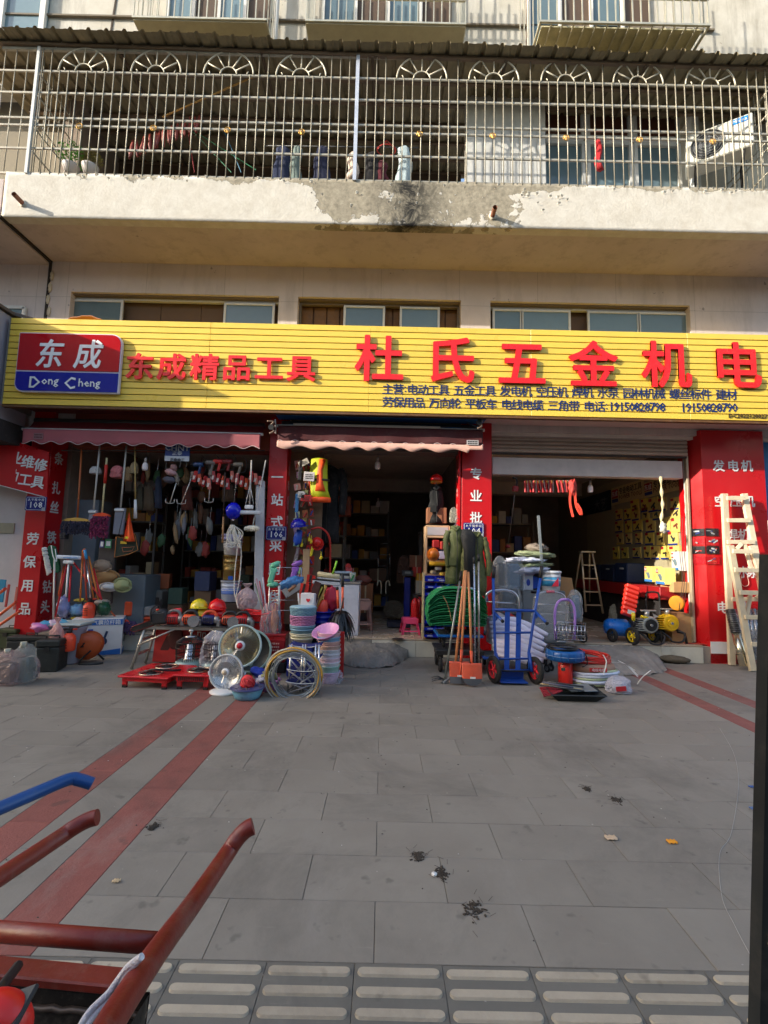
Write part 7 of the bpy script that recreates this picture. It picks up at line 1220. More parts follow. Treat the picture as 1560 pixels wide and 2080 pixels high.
for q in (wl_, wr_): q.z = .155; wheel(t, q, .155, .045, RZ(.28) @ RY(pi / 2), K(214, 40, 50, .4))
for s_, (a, b_) in enumerate((((1006, 1326), (1014, 1362)), ((1074, 1326), (1078, 1362)))): t.p('wheel_bracket', MB().tube([H(*a) + V((0, -.02, 0)), H(*b_) + V((0, -.05, 0))], .02, 6), HB)
t = Th('luggage_cart', 'chrome framed luggage cart standing behind the blue hand truck', 'hand cart', P(1018, 1330, 6.3)); fr = interp([P(985, 1290, 6.3), P(986, 1220, 6.3), P(993, 1203, 6.3), P(1010, 1199, 6.3), P(1034, 1200, 6.3), P(1049, 1210, 6.3), P(1053, 1235, 6.3), P(1053, 1290, 6.3)], 5); t.p('frame', MB().tube(fr, .018, 10), CHR); t.p('cross_bar', MB().tube([P(987, 1222, 6.3), P(1050, 1226, 6.3)], .010, 8).tube([P(987, 1252, 6.3), P(1052, 1254, 6.3)], .010, 8), CHR)
mbs = K(214, 208, 222, .6, var=.08, scale=5, bump=.35, bs=50)
for k in range(9):
    a = P(992 + k * 1.5, 1256 + k * 9, 6.35 - .04 * k); e = P(1112 - (k % 3) * 8, 1290 + k * 7.5, 6.2 - .05 * k); m1 = (a + e) / 2 + V((0, 0, .07 - .008 * k)); pts = interp([a, m1, e], 8); n_ = len(pts); t = one('woven_sack', ('topmost', 'second', 'third', 'fourth', 'fifth', 'sixth', 'seventh', 'eighth', 'lowest')[k] + ' folded white woven sack of the pile behind the hand truck', 'sack', MB().tube(pts, [.022 + .020 * sin(pi * i / n_) + .012 * noise.noise(V((i * .5, k * 2.3, 0))) for i in range(n_)], 12), mbs)
one('printed_sack', 'white sack with red print standing behind the hand truck slats', 'sack', MB().prism([(-.26, .1), (-.1, .18), (.2, .0), (.32, -.12), (.1, -.3), (-.26, -.22)], .2, P(1030, 1272, 6.5)), K(214, 206, 206, .6)); one('printed_stripe', 'red printed border on the folded sack behind the slats', 'stripe', MB().box(P(1042, 1252, 6.38), (.3, .01, .035), RY(.55)), K(200, 60, 50, .6))
ptrolley(P(1040, 1330, 6.1).x, 6.25, .05, .75, .45, K(20, 62, 140, .4), 'blue flat trolley on the ground behind the hand truck')
c = P(1084, 1160, 7.1)
HP = [(1072, 1158, .30, .075, (196, 200, 222), 'white folded tarpaulin at the bottom of the heap'), (1080, 1148, .30, .04, (126, 136, 100), 'olive folded bag low in the tarpaulin heap'), (1068, 1138, .28, .05, (206, 210, 230), 'white folded sheet in the middle of the heap'), (1088, 1126, .30, .05, (130, 140, 106), 'olive green canvas bag on the heap'), (1090, 1114, .15, .07, (120, 108, 96), 'rolled brown mesh on top of the heap')]
for k, (px, py, rx, rz2, cc, lab) in enumerate(HP): c = P(px, py, 7.05 + .02 * k); one('folded_tarpaulin', lab, 'tarpaulin', MB().ell(c, (rx, .22, rz2), RY(.06 * (k - 2)), nz=.35, seed=k + 2, n=30, k=14, nf=4), K(*cc, .7, bump=.4))
one('angle_strip', 'long grey aluminium strip leaning upright in the right bay', 'strip', MB().prism([(-.02, -.9), (.02, -.9), (.0, .02), (-.035, .02)], .02, P(1096, 1050, 6.9), RY(-.04)), K(150, 156, 156, .4, .5))
xs_ = P(1080, 1170, 7.2).x; one('storage_crate', 'dark crate pile supporting the tarpaulin heap in the right bay', 'crate', MB().box((xs_, 7.35, (FZ + P(1080, 1164, 7.2).z) / 2), (.62, .35, P(1080, 1166, 7.2).z - FZ), bev=.01), K(66, 70, 74, .6))
c = P(1071, 1180, 7.0); t = Th('pressure_washer', 'blue and white boxed washer beneath the heap', 'washer', c - V((0, 0, .15))); t.p('carton', MB().box(c, (.14, .1, .26), bev=.006), K(176, 180, 190, .5)); t.p('printed_emblem', MB().ell(c + V((0, -.052, -.02)), (.03, .003, .05), n=10, k=6), K(30, 60, 150, .5)); t.p('blue_pump', MB().cyl(c + V((.1, 0, -.02)), c + V((.1, .1, -.02)), .09, 16).box(c + V((.02, 0, .17)), (.26, .1, .035), bev=.01), K(20, 80, 190, .35)); t.p('red_foot', MB().box(c + V((.09, 0, -.16)), (.12, .1, .04), bev=.005), K(206, 40, 30, .4))
for k, (px, py, w_, h, lab) in enumerate(((1015, 1200, .20, .50, 'small clear wrapped tool set left of the heap'), (1042, 1200, .32, .48, 'silvery clear plastic bag beneath the tarpaulin heap'), (1030, 1245, .38, .42, 'dark machine in glossy clear film behind the chrome cart'), (1168, 1262, .2, .45, 'small engine wrapped in film beside the wire basket'))): t = Th('wrapped_machine', lab, 'wrapped machine', P(px, py, 6.9)); t.p('machine_body', MB().box(P(px, py, 6.98) + V((0, 0, h * .45)), (w_ * .6, .14, h * .75), bev=.03), K(40, 44, 50, .5) if k % 2 == 0 else K(70, 96, 120, .5)); t.p('film', bag(P(px, py, 6.95), w_, h, None, k + 60, tie=False), K(220, 226, 230, .06, bump=.6, bs=30, alpha=.17))
c = P(1119, 1200, 6.95); t = Th('paint_bucket', 'white paint bucket with blue and red triangles in the right bay', 'bucket', c); bucket(t, c, .125, .14, .26, K(200, 204, 210, .35), 'body'); t.p('printed_band', MB().lathe([(.131, .07), (.139, .2)], c, 26), K(60, 150, 196, .4)); t.p('printed_triangle', MB().prism([(-.06, -.06), (.04, -.06), (.04, .07)], .004, c + V((.02, -.142, .13))), K(190, 40, 60, .4)); t.p('lid_edge', MB().lathe([(.145, .25), (.152, .26), (.15, .285), (.13, .29), (0, .29)], c, 26), K(206, 208, 210, .35))
one('steel_cabinet', 'grey steel cabinet under the paint bucket in the right bay', 'cabinet', MB().box((P(1095, 1240, 7.0).x + .06, 7.1, (FZ + c.z) / 2), (.62, .3, c.z - FZ - .004), bev=.01), K(110, 114, 116, .5)); one('cardboard_sheet', 'brown flattened carton leaning behind the paint bucket', 'cardboard', MB().prism([(-.13, .22), (.12, .2), (.2, -.3), (-.13, -.3)], .04, P(1145, 1200, 7.4)), K(176, 130, 84, .8))
for k, (px0, px1, pyt, pyb, y, lab, grip) in enumerate(((1086, 1150, 1202, 1300, 6.65, 'tall folding cart wrapped in clear film beside the hand truck', (206, 90, 110)), (1127, 1168, 1218, 1300, 6.45, 'folding cart with purple handle and wire basket', (160, 120, 200)))):
    t = Th('folding_cart', lab, 'folding cart', P((px0 + px1) / 2, pyb, y)); t.p('frame', MB().tube(interp([P(px0 + 2, pyb, y), P(px0, pyt + 30, y), P(px0 + 6, pyt + 6, y), P((px0 + px1) / 2, pyt, y), P(px1 - 6, pyt + 6, y), P(px1, pyt + 30, y), P(px1 - 2, pyb, y)], 6), .011 if not k else .018, 8), CHR if not k else K(*grip, .4)); t.p('handle', MB().tube([P((px0 + px1) / 2 - 8, pyt, y - .01), P((px0 + px1) / 2 + 8, pyt, y - .01)], .018, 8), K(*grip, .4)); fw = MB()
    for j in range(4): fw.tube([P(px0 + 3, pyt + 25 + 20 * j, y), P(px1 - 3, pyt + 26 + 20 * j, y)], .006, 6)
    t.p('cross_wires', fw, CHR)
    if not k: t.p('film', bag(P((px0 + px1) / 2, pyb, y + .02), mm(72, P(1118, 1250, y)), mm(100, P(1118, 1250, y)), None, 77, d_=.16, tie=False), K(216, 218, 216, .06, bump=.6, bs=26, alpha=.16))
t = Th('wire_basket', 'chrome wire basket on the folding cart by the blue ring', 'basket', P(1160, 1300, 6.4)); y = 6.35
for py in (1270, 1280, 1290, 1299): t.p('hoop', MB().tube([P(1128, py, y), P(1188, py + 2, y), P(1190, py - 4, y + .3), P(1132, py - 5, y + .3)], .006, 6, closed=True), CHR)
for k in range(9): t.p('wire', MB().tube([P(1128 + 7.5 * k, 1270 + .3 * k, y), P(1128 + 7.5 * k, 1300, y)], .005, 5), CHR)
c = inb(1180, 1308) + V((0, .1, .16)); t = Th('petrol_engine', 'small grey petrol engine with a black wheel behind the wire basket', 'engine', c - V((0, 0, .16))); wheel(t, c + V((.04, 0, -.01)), .15, .06, RY(pi / 2 - .3), K(60, 60, 62, .5)); t.p('crank_case', MB().box(c + V((-.06, .05, .22)), (.18, .14, .16), bev=.02).cyl(c + V((-.05, -.03, .28)), c + V((-.05, .1, .28)), .09, 16), K(150, 150, 146, .35, .6)); fn = MB()
for k in range(5): fn.box(c + V((-.06, .05, .28 + .025 * k)), (.16, .13, .01), bev=.002)
t.p('cooling_fins', fn, K(170, 168, 160, .35, .6)); t.p('intake', MB().cyl(c + V((.02, 0, .42)), c + V((.02, 0, .48)), .03, 10), K(190, 186, 170, .4))
LYd = 8.6; t = Th('step_ladder', 'aluminium step ladder standing open inside the right bay', 'ladder', P(1200, 1245, LYd)); lp = lambda px, py, dy=0: P(px, py, LYd + dy); LM = K(196, 180, 150, .35, .6)
for a, b_ in (((1181, 1122), (1190, 1243)), ((1203, 1122), (1225, 1246))): t.p('front_rail', MB().tube([lp(*a), lp(*b_)], .018, 6), LM)
for a, b_ in (((1179, 1124), (1164, 1224)), ((1197, 1124), (1198, 1222))): t.p('rear_rail', MB().tube([lp(*a, .1), lp(*b_, .8)], .014, 6), LM)
for k, (a, b_) in enumerate(((1182, 1205), (1184, 1209), (1185, 1214), (1188, 1219))): t.p('step', MB().box((lp(a, 1148 + 27 * k) + lp(b_, 1148 + 27 * k)) / 2, (lp(b_, 1148).x - lp(a, 1148).x, .08, .02), bev=.003), LM)
t.p('top_step', MB().box(lp(1192, 1121, .05), (.26, .14, .03), bev=.004), LM)
c1, c2 = P(1046, 975, 7.3), P(1032, 1110, 7.5); t = Th('lamp_pull_rod', 'thin rod with a red switch box hanging from the right bay ceiling', 'rod', c2); t.p('hook', MB().tube(interp([P(1041, 970, 7.3), P(1048, 972, 7.3), P(1050, 980, 7.3), P(1049, 990, 7.3)]), .013, 8), BLK); t.p('red_box', MB().box(P(1047, 993, 7.3), (.09, .06, .09), RY(.1), bev=.012), K(150, 30, 34, .4)); t.p('rod', MB().cyl(P(1046, 1000, 7.3), c2, .006, 6), K(110, 100, 90, .4, .5)); t.p('lower_knob', MB().ell(c2, (.04, .04, .03)), K(120, 30, 30, .5))
for k in range(11):
    px = 1068 + k * 8.6 + (6 if k > 6 else 0); c = P(px, 988, 7.25 + .02 * (k % 2)); t = Th('tape_packet', 'red carded packet number strip hanging under the right bay beam', 'packet', c, 'red packets hanging in the right bay'); tag(t.o, 'red and white carded packets hanging in a row under the right bay beam', 'packet', 'red packets hanging in the right bay'); q = RY(rnd_(k).uniform(-.25, .05)) @ RZ(.7); t.p('card', MB().box(c, (.055, .025, .19), q, bev=.004), K(190, 34, 36, .45)); t.p('white_edge', MB().box(c + q @ V((.03, -.01, 0)), (.008, .02, .19), q), K(226, 206, 200, .5)); t.p('yellow_tab', MB().box(c + q @ V((0, -.016, .07)), (.03, .004, .04), q), K(214, 170, 60, .5)); t.p('black_print', MB().box(c + q @ V((0, -.015, -.02)), (.02, .004, .1), q), K(60, 20, 20, .5))
t = Th('lifting_sling', 'bright orange webbing sling hanging at the end of the red packets', 'sling', P(1165, 1050, 7.2)); SLG = K(250, 84, 60, .6)
def ribbon(pts, w_, m, nm='webbing', nrm=V((1, 0, 0))):
    pts = interp(pts, 6); mb = MB(); vs = []
    for p in pts: vs += [p - nrm * w_ / 2, p + nrm * w_ / 2, p + nrm * w_ / 2 + V((0, .006, 0)), p - nrm * w_ / 2 + V((0, .006, 0))]
    mb.add(vs, [(4 * i + j, 4 * i + (j + 1) % 4, 4 * i + 4 + (j + 1) % 4, 4 * i + 4 + j) for i in range(len(pts) - 1) for j in range(4)]); return t.p(nm, mb, m)
ribbon([P(1160, 985, 7.2), P(1158, 1020, 7.2), P(1164, 1050, 7.2)], .035, SLG); ribbon([P(1168, 985, 7.2), P(1170, 1025, 7.2), P(1180, 1046, 7.2), P(1180, 1036, 7.18), P(1172, 1022, 7.18)], .035, SLG)
one('net_bundle', 'knotted red and white net bundle above the orange sling', 'net', MB().ell(P(1163, 990, 7.22), (.06, .04, .12), nz=.5, seed=4, n=24, k=14), K(200, 60, 50, .6, var=.5, scale=30, bump=.8))
WX = 4.80; QW = RZ(-pi / 2)
def wp(px, py, dx=0.0): return px_on_x(px, py, WX - dx)
YB = K(226, 198, 96, .6, var=.06); RB = K(170, 24, 36, .45); BBX = K(24, 50, 130, .5)
one('wall_board', 'pale pegboard panel covering the right wall of the bay', 'display panel', MB().box((4.82, 9.2, 1.9), (.02, 3.9, 2.5)), K(160, 150, 120, .8, var=.1))
for k, (px0, px1, pya, pyb, pyc, pyd, lab) in enumerate(((1242, 1308, 993, 1027, 981, 1012, 'rear yellow brand banner board high on the right wall'), (1308, 1390, 981, 1012, 967, 996, 'front yellow brand banner board high on the right wall'))):
    a, b_ = wp(px0, pya), wp(px1, pyc); z0, z1 = wp(px0, pyb).z, a.z; t = Th('banner_board', lab, 'banner board', V((WX, (a.y + b_.y) / 2, z0)), 'brand boards on the right wall'); yc = (a.y + b_.y) / 2; ln = abs(a.y - b_.y); t.p('board', MB().box((WX, yc, (z0 + z1) / 2), (.03, ln * .98, z1 - z0), bev=.003), K(206, 186, 130, .6)); yl = a.y - ln * .14
    t.p('red_logo', MB().box((WX - .018, yl, (z0 + z1) / 2 + .04), (.006, ln * .20, (z1 - z0) * .5)), RB); t.p('blue_logo', MB().box((WX - .018, yl, z0 + (z1 - z0) * .22), (.006, ln * .20, (z1 - z0) * .2)), BBX); hz = (z1 - z0); letter(t, '东成', V((WX - .023, yl, z0 + hz * .62)), ln * .10, WHITE, QW, bold=.02, ext=.001); letter(t, '专业电动工具', V((WX - .018, a.y - ln * .62, z0 + hz * .70)), ln * .115, K(40, 30, 24, .6), QW, bold=.02, ext=.001, name='lettering'); letter(t, 'POWER TOOLS', V((WX - .018, a.y - ln * .62, z0 + hz * .34)), ln * .10, K(120, 70, 50, .6), QW, bold=.01, ext=.001, name='lettering')
t = Th('banner_board', 'dark blue brand board deep on the right wall', 'banner board', wp(1220, 1030)); a, b_ = wp(1178, 1010), wp(1240, 1000); t.p('board', MB().box((WX, (a.y + b_.y) / 2, wp(1215, 1022).z), (.03, abs(a.y - b_.y), .42)), K(16, 24, 40, .5)); letter(t, '大艺', V((WX - .02, wp(1221, 1025).y, wp(1221, 1025).z)), .30, K(120, 124, 130, .5), QW, bold=.0, ext=.001, name='lettering')
rows = [(1022, [1290, 1310, 1328, 1346, 1372], 'first'), (1040, [1258, 1276, 1292, 1312, 1334, 1374], 'second'), (1065, [1258, 1277, 1296, 1322, 1352, 1374], 'third'), (1092, [1260, 1278, 1298, 1320, 1344, 1368], 'fourth'), (1122, [1252, 1270, 1294, 1316, 1332, 1352, 1372], 'fifth')]
CP_ = ['deepest', 'second deepest', 'third from the back', 'fourth from the back', 'fifth from the back', 'near the opening', 'nearest the opening']
for ri, (py, pxs, rn) in enumerate(rows):
    for k, px in enumerate(pxs):
        sl = -(px - 1390) * (.12 - (py - 1010) * .0009); p = wp(px, py + sl * .5); r = rnd_(ri * 10 + k); w_ = r.uniform(.20, .30); h = r.uniform(.2, .26); t = Th('tool_card', 'yellow tool card %s in the %s row on the right wall' % (CP_[k] if k < len(pxs) - 1 else CP_[6], rn), 'tool card', p, 'yellow tool cards on the right wall')
        t.p('card', MB().box(p, (.03, w_, h), RX(r.uniform(-.05, .05)), bev=.003), K(*r.choice([(226, 200, 110), (230, 206, 96), (214, 190, 120)]), .55)); t.p('logo', MB().box(p + V((-.017, w_ * .3, h * .34)), (.004, w_ * .32, h * .2)), RB); t.p('foot_stripe', MB().box(p + V((-.017, 0, -h * .44)), (.004, w_ * .98, h * .12)), BBX if r.random() < .5 else YB); a_ = r.uniform(-.9, .9); t.p('printed_tool', MB().box(p + V((-.017, 0, -.01)), (.004, w_ * .5, h * .14), RX(a_)).box(p + V((-.018, -.03, -.03)), (.004, w_ * .15, h * .35), RX(a_)), K(*r.choice([(50, 44, 40), (120, 60, 40), (40, 60, 60)]), .5))
one('red_counter', 'long dark red counter running along the right wall', 'counter', MB().box((4.55, 9.0, .98), (.5, 3.2, .20), bev=.01), K(150, 22, 26, .4)); one('low_cabinet', 'dark cabinet base below the red counter', 'cabinet', MB().box((4.6, 9.1, .56), (.4, 3.0, .6), bev=.01), K(40, 36, 36, .6))
for k, (y, w_, h, cc, lab) in enumerate(((10.0, .5, .32, (36, 46, 66), 'dark blue tool case deepest on the red counter'), (9.4, .5, .33, (34, 50, 78), 'second dark blue tool case on the red counter'), (8.85, .45, .36, (30, 54, 92), 'dark blue tool case with a white handle on the red counter'))): t = Th('tool_case', lab, 'case', (4.6, y, 1.08)); t.p('body', MB().box((4.6, y, 1.085 + h / 2), (.34, w_, h), bev=.015), K(*cc, .45)); t.p('handle', MB().box((4.42, y - .05, 1.085 + h * .72), (.02, .12, .03), bev=.004), K(200, 200, 196, .4))
for k, (px, py, w_, h, dx, lab) in enumerate(((1327, 1166, .36, .26, .22, 'yellow boxed tool behind on the counter by the opening'), (1352, 1170, .36, .26, .32, 'yellow boxed angle grinder in front on the counter'), (1382, 1140, .26, .30, .1, 'white boxed tool standing at the opening edge'))):
    p = wp(px, py, dx); t = Th('tool_box', lab, 'box', p - V((0, 0, h / 2))); t.p('carton', MB().box(p, (.16, w_, h), RZ(-.2), bev=.003), K(236, 216, 120, .5) if k < 2 else K(220, 214, 206, .5)); q = RZ(-.2); t.p('logo', MB().box(p + q @ V((-.083, w_ * .32, h * .3)), (.004, w_ * .24, h * .26), q), RB); t.p('foot_stripe', MB().box(p + q @ V((-.083, 0, -h * .42)), (.004, w_, h * .15), q), K(60, 130, 200, .5)); t.p('printed_tool', MB().ell(p + q @ V((-.083, -.02, -.02)), (.004, .07, .05), q @ RX(.5), n=12, k=6).box(p + q @ V((-.084, .05, -.0)), (.004, .1, .02), q @ RX(.6)), K(110, 130, 140, .5)); letter(t, '东成', p + q @ V((-.086, w_ * .32, h * .3)), .05, WHITE, q @ QW, bold=.01, ext=.001)
one('storage_carton', 'brown cartons stacked at the foot of the opening edge', 'carton', MB().box(wp(1385, 1280, .25) + V((0, .15, 0)), (.3, .3, .5), bev=.005), K(190, 146, 96, .8)); one('storage_carton', 'flat brown carton lying on the red counter at the opening edge', 'carton', MB().box(wp(1382, 1190, .2) + V((0, .1, -.02)), (.3, .35, .16), bev=.005), K(190, 146, 96, .8)); c = wp(1377, 1225, .35); one('yellow_wheel_cover', 'orange round guard standing among the cartons', 'guard', MB().cyl(c, c + V((-.05, -.03, 0)), .11, 24, bev=.01), K(236, 150, 30, .4))
t = Th('hanging_cable', 'bundle of pale cable and film hanging in front of the tool cards', 'cable', P(1345, 1080, 7.15)); t.p('film_strand', MB().tube(interp([P(1342, 968, 7.15), P(1344, 1000, 7.15), P(1346, 1030, 7.15), P(1343, 1060, 7.15), P(1346, 1080, 7.15)], 6), [.018 + .01 * sin(i * 1.3) for i in range(25)], 8), K(206, 196, 150, .5)); t.p('tassel', MB().ell(P(1347, 1072, 7.13), (.05, .03, .08), nz=.6, seed=3), K(220, 214, 190, .6))
for k, px in enumerate((1383, 1387, 1392)): one('loose_wire', ('left', 'middle', 'right')[k] + ' thin wire looping down the shutter guide rail', 'wire', MB().tube(interp([P(px, 1050, 7.12), P(px - 2, 1120, 7.12), P(px + 3, 1180, 7.12), P(px - 4, 1240, 7.12)], 8), .004, 5), K(60, 54, 46, .6))
def comp(px, py, lab, tank, pump, second=False):
    b = inb(px, py); t = Th('air_compressor' if not second else 'spray_pump', lab, 'compressor' if not second else 'pump', b); o = lambda x, y, z: b + V((x, y, z))
    if not second:
        t.p('tank', MB().lathe([(0, -.2), (.09, -.18), (.13, -.12), (.13, .12), (.09, .18), (0, .2)], o(-.22, .25, .2), 22, RY(pi / 2) @ RX(.2)), tank); wheel(t, o(-.12, .0, .11), .13, .05, RZ(.25) @ RY(pi / 2), K(240, 210, 30, .4)); wheel(t, o(-.36, .12, .10), .10, .05, RZ(.25) @ RY(pi / 2), K(60, 60, 60, .5)); wheel(t, o(.28, .18, .10), .11, .045, RZ(.25) @ RY(pi / 2), K(240, 210, 30, .4))
        pn = MB(); q = RY(.32) @ RX(-.25); c = o(-.08, .12, .62)
        for k in range(7): t.p('panel_rib', MB().box(c + q @ V((0, 0, -.21 + .07 * k)), (.20, .09, .055), q, bev=.012), K(232, 56, 40, .35))
        t.p('panel_back', MB().box(c + q @ V((0, .03, 0)), (.17, .05, .48), q, bev=.01), K(214, 46, 36, .35)); t.p('panel_label', MB().box(c + q @ V((.02, -.048, -.19)), (.11, .004, .06), q), K(190, 196, 196, .4)); t.p('yellow_grip', MB().cyl(o(-.1, .0, .33), o(-.1, .0, .45), .025, 10).cyl(o(.0, -.02, .40), o(.1, -.03, .38), .018, 8), K(240, 210, 30, .4))
    c = o(.13, .05, .28) if not second else o(.0, .1, .30); pm_ = MB().cyl(c + V((0, .1, 0)), c + V((0, -.10, 0)), .125, 26, bev=.02)
    t.p('pump_head', pm_, pump); fn = MB()
    for k in range(6): fn.box(c + V((-.13, -.03, -.08 + .032 * k)), (.10, .14, .012), bev=.002)
    t.p('cooling_fins', fn, pump); t.p('cover_disc', MB().cyl(c + V((0, -.10, 0)), c + V((0, -.115, 0)), .085 if not second else .06, 24), K(24, 24, 26, .4) if not second else pump); t.p('hub_cap', MB().cyl(c + V((0, -.11, 0)), c + V((0, -.125, 0)), .02, 12), CHR); t.p('motor', MB().cyl(c + V((-.2, .08, 0)), c + V((-.05, .08, 0)), .08, 18, bev=.01), K(40, 40, 44, .45)); t.p('top_valve', MB().cyl(c + V((0, 0, .12)), c + V((0, 0, .19)), .035, 12).box(c + V((.02, 0, .2)), (.22, .05, .02), bev=.004), K(180, 178, 172, .35, .6))
    t.p('skid_tube', MB().tube(interp([c + V((-.16, -.02, -.1)), c + V((-.06, -.12, -.2)), c + V((-.02, -.14, -.26)), c + V((.12, -.14, -.26)), c + V((.19, -.1, -.16)), c + V((.14, 0, -.14))], 5), .014, 8), BLK)
    if second:
        t.p('frame_handle', MB().tube(interp([c + V((-.28, .05, -.1)), c + V((-.28, .06, .38)), c + V((-.23, .06, .44)), c + V((-.12, .06, .44)), c + V((-.08, .06, .38)), c + V((-.06, .06, .0))], 5), .014, 8), BLK); t.p('leg', MB().tube([c + V((.1, -.05, -.1)), c + V((.2, -.08, -.15)), c + V((.22, -.09, -.29))], .02, 8), BLK); t.p('leg', MB().tube([c + V((-.16, -.05, -.12)), c + V((-.14, -.08, -.29))], .02, 8), BLK); wheel(t, c + V((-.02, .14, -.2)), .09, .04, RY(pi / 2), K(50, 50, 52, .5))
    return t
comp(1302, 1308, 'blue tank air compressor with yellow wheels and a red ribbed panel', K(24, 110, 200, .25), K(176, 178, 172, .35, .5)); comp(1366, 1308, 'yellow pump machine on a black tube frame at the right bay edge', None, K(236, 186, 24, .35), True)
for k, (px, py, w_, h, cc, lab) in enumerate(((1262, 1268, .26, .42, (176, 170, 150), 'pale crumpled sack behind the blue compressor tank'), (1312, 1262, .30, .42, (140, 126, 110), 'brown fabric covered machine between the two compressors'), (1335, 1265, .3, .38, (130, 116, 100), 'second brown covered machine behind the yellow pump'))): one('covered_machine', lab, 'cover', bag(inb(px, py + 6) + V((0, .15, 0)), w_, h, None, k + 90, tie=False), K(*cc, .85, bump=.4))
one('paper_tag', 'white paper tag sticking out between the compressors', 'paper', MB().add([P(1325, 1245, 7.2), P(1339, 1253, 7.2), P(1329, 1255, 7.22)], [(0, 1, 2)]), WHITE); one('red_mat', 'small red brown sheet lying on the threshold tiles', 'sheet', MB().box(inb(1412, 1308) + V((0, 0, .006)), (.3, .07, .008), RZ(-.3)), K(170, 60, 44, .7)); c = G(1378, 1350); c.y += .1
one('stone', 'rolled grey brown sack lying by the right step', 'sack', MB().ell(c + V((0, 0, .055)), (.22, .09, .06), RZ(-.1) @ RY(.05), nz=.3, seed=4, n=22, k=12, nf=4), K(96, 86, 70, .95, var=.3, bump=.6))
b = G(1154, 1394); b.y += .08; t = Th('water_barrel', 'bright red plastic cylinder under the blue ring', 'barrel', b); t.p('cylinder', MB().cyl(b, b + V((0, 0, .26)), .082, 26, bev=.006), K(226, 44, 34, .35)); t.p('window', MB().box(b + V((-.05, -.072, .19)), (.04, .012, .035)), K(90, 100, 90, .4)); c = b + V((0, 0, .275))
t = Th('float_ring', 'round blue plastic casing resting on the red cylinder', 'casing', c); bm = K(18, 84, 150, .35, var=.06); t.p('casing', MB().lathe([(.17, 0), (.205, .015), (.215, .06), (.215, .10), (.20, .125), (.12, .135), (0, .135)], c, 16), bm); 
for k in range(16): a = 2 * pi * (k + .5) / 16; t.p('rib', MB().box(c + V((cos(a) * .213, sin(a) * .213, .07)), (.012, .012, .09), RZ(a), bev=.002), bm)
t.p('seam', MB().tube([c + V((cos(a) * .217, sin(a) * .217, .065)) for a in [2 * pi * i / 32 for i in range(32)]], .003, 4, closed=True), K(140, 160, 190, .4)); t2 = Th('cable_coil', 'black power cable coiled on top of the blue casing', 'cable', c + V((-.03, 0, .14))); t2.p('cable', MB().coil(c + V((-.03, 0, .155)), .16, .008, 5, seed=3, sq=.012, jit=.06).tube(interp([c + V((.13, -.08, .15)), c + V((.2, -.1, .09)), c + V((.225, -.08, -.02)), c + V((.16, -.1, -.05))]), .007, 6), BLK)
b = G(1225, 1402); b.y += .28; t = Th('hose_coil', 'coil of bright red hose on top of the coil pile', 'hose', b + V((0, 0, .26))); t.p('hose', MB().coil(b + V((-.01, .05, .30)), .23, .010, 9, RX(.12) @ Matrix(((1, 0, 0), (0, .8, 0), (0, 0, 1))), seed=5, jit=.05, sq=.03, tn=6), K(206, 44, 30, .35)); t = Th('hose_coil', 'paper wrapped brown coil between the red and the white coils', 'hose', b + V((0, 0, .15))); t.p('wrapped_ring', MB().tube([b + V((cos(a) * .22, sin(a) * .18 + .02, .20)) for a in [2 * pi * i / 30 for i in range(30)]], .05, 10, closed=True), K(150, 116, 96, .7, bump=.5)); e = b + V((-.02, -.215, .205)); t.p('red_label', MB().box(e, (.2, .006, .045), bev=.001), K(180, 40, 40, .5)); letter(t, '电线电缆', e + V((0, -.006, 0)), .038, K(226, 200, 196, .5), bold=.01, ext=.001, name='lettering')
t = Th('hose_coil', 'thick coil of white and pale blue tubing at the bottom of the coil pile', 'hose', b); 
for k in range(7): t.p('tube_turn', MB().tube([b + V((cos(a) * (.24 + .012 * (k % 3)) + .006 * k, sin(a) * (.19 + .012 * (k % 3)), .03 + .022 * k + .02 * sin(a * 1 + k * .5) * (k > 1))) for a in [2 * pi * i / 36 for i in range(36)]], .0165, 8, closed=True), K(196, 206, 226, .3) if k % 3 else K(176, 190, 150, .35))
t = Th('plastic_ties', 'white plastic tie strips around the hose coils', 'ties', b); 
for p in ([(1225, 1330), (1232, 1345), (1226, 1370)], [(1245, 1345), (1268, 1348), (1290, 1362)], [(1272, 1350), (1282, 1360), (1296, 1375)], [(1295, 1390), (1306, 1375), (1322, 1362)], [(1256, 1342), (1275, 1352), (1296, 1372)]): ribbon([P(x, y_, 5.2) if y_ > 1385 else P(x, y_, 5.15) for x, y_ in p], .012, WHITE, 'tie')
c = G(1266, 1412); c.y += .1; t = Th('plastic_jar', 'white plastic bag of fittings with red print beside the coils', 'bag', c); t.p('bag', bag(c, .24, .18, None, 17, tie=False), K(200, 200, 214, .15, bump=.8, bs=26, alpha=.5)); t.p('red_print', MB().box(c + V((-.03, -.118, .07)), (.11, .006, .05), RY(-.1)), K(190, 40, 50, .5)); t.p('content', MB().ell(c + V((0, 0, .08)), (.1, .08, .07)), K(190, 196, 206, .5))
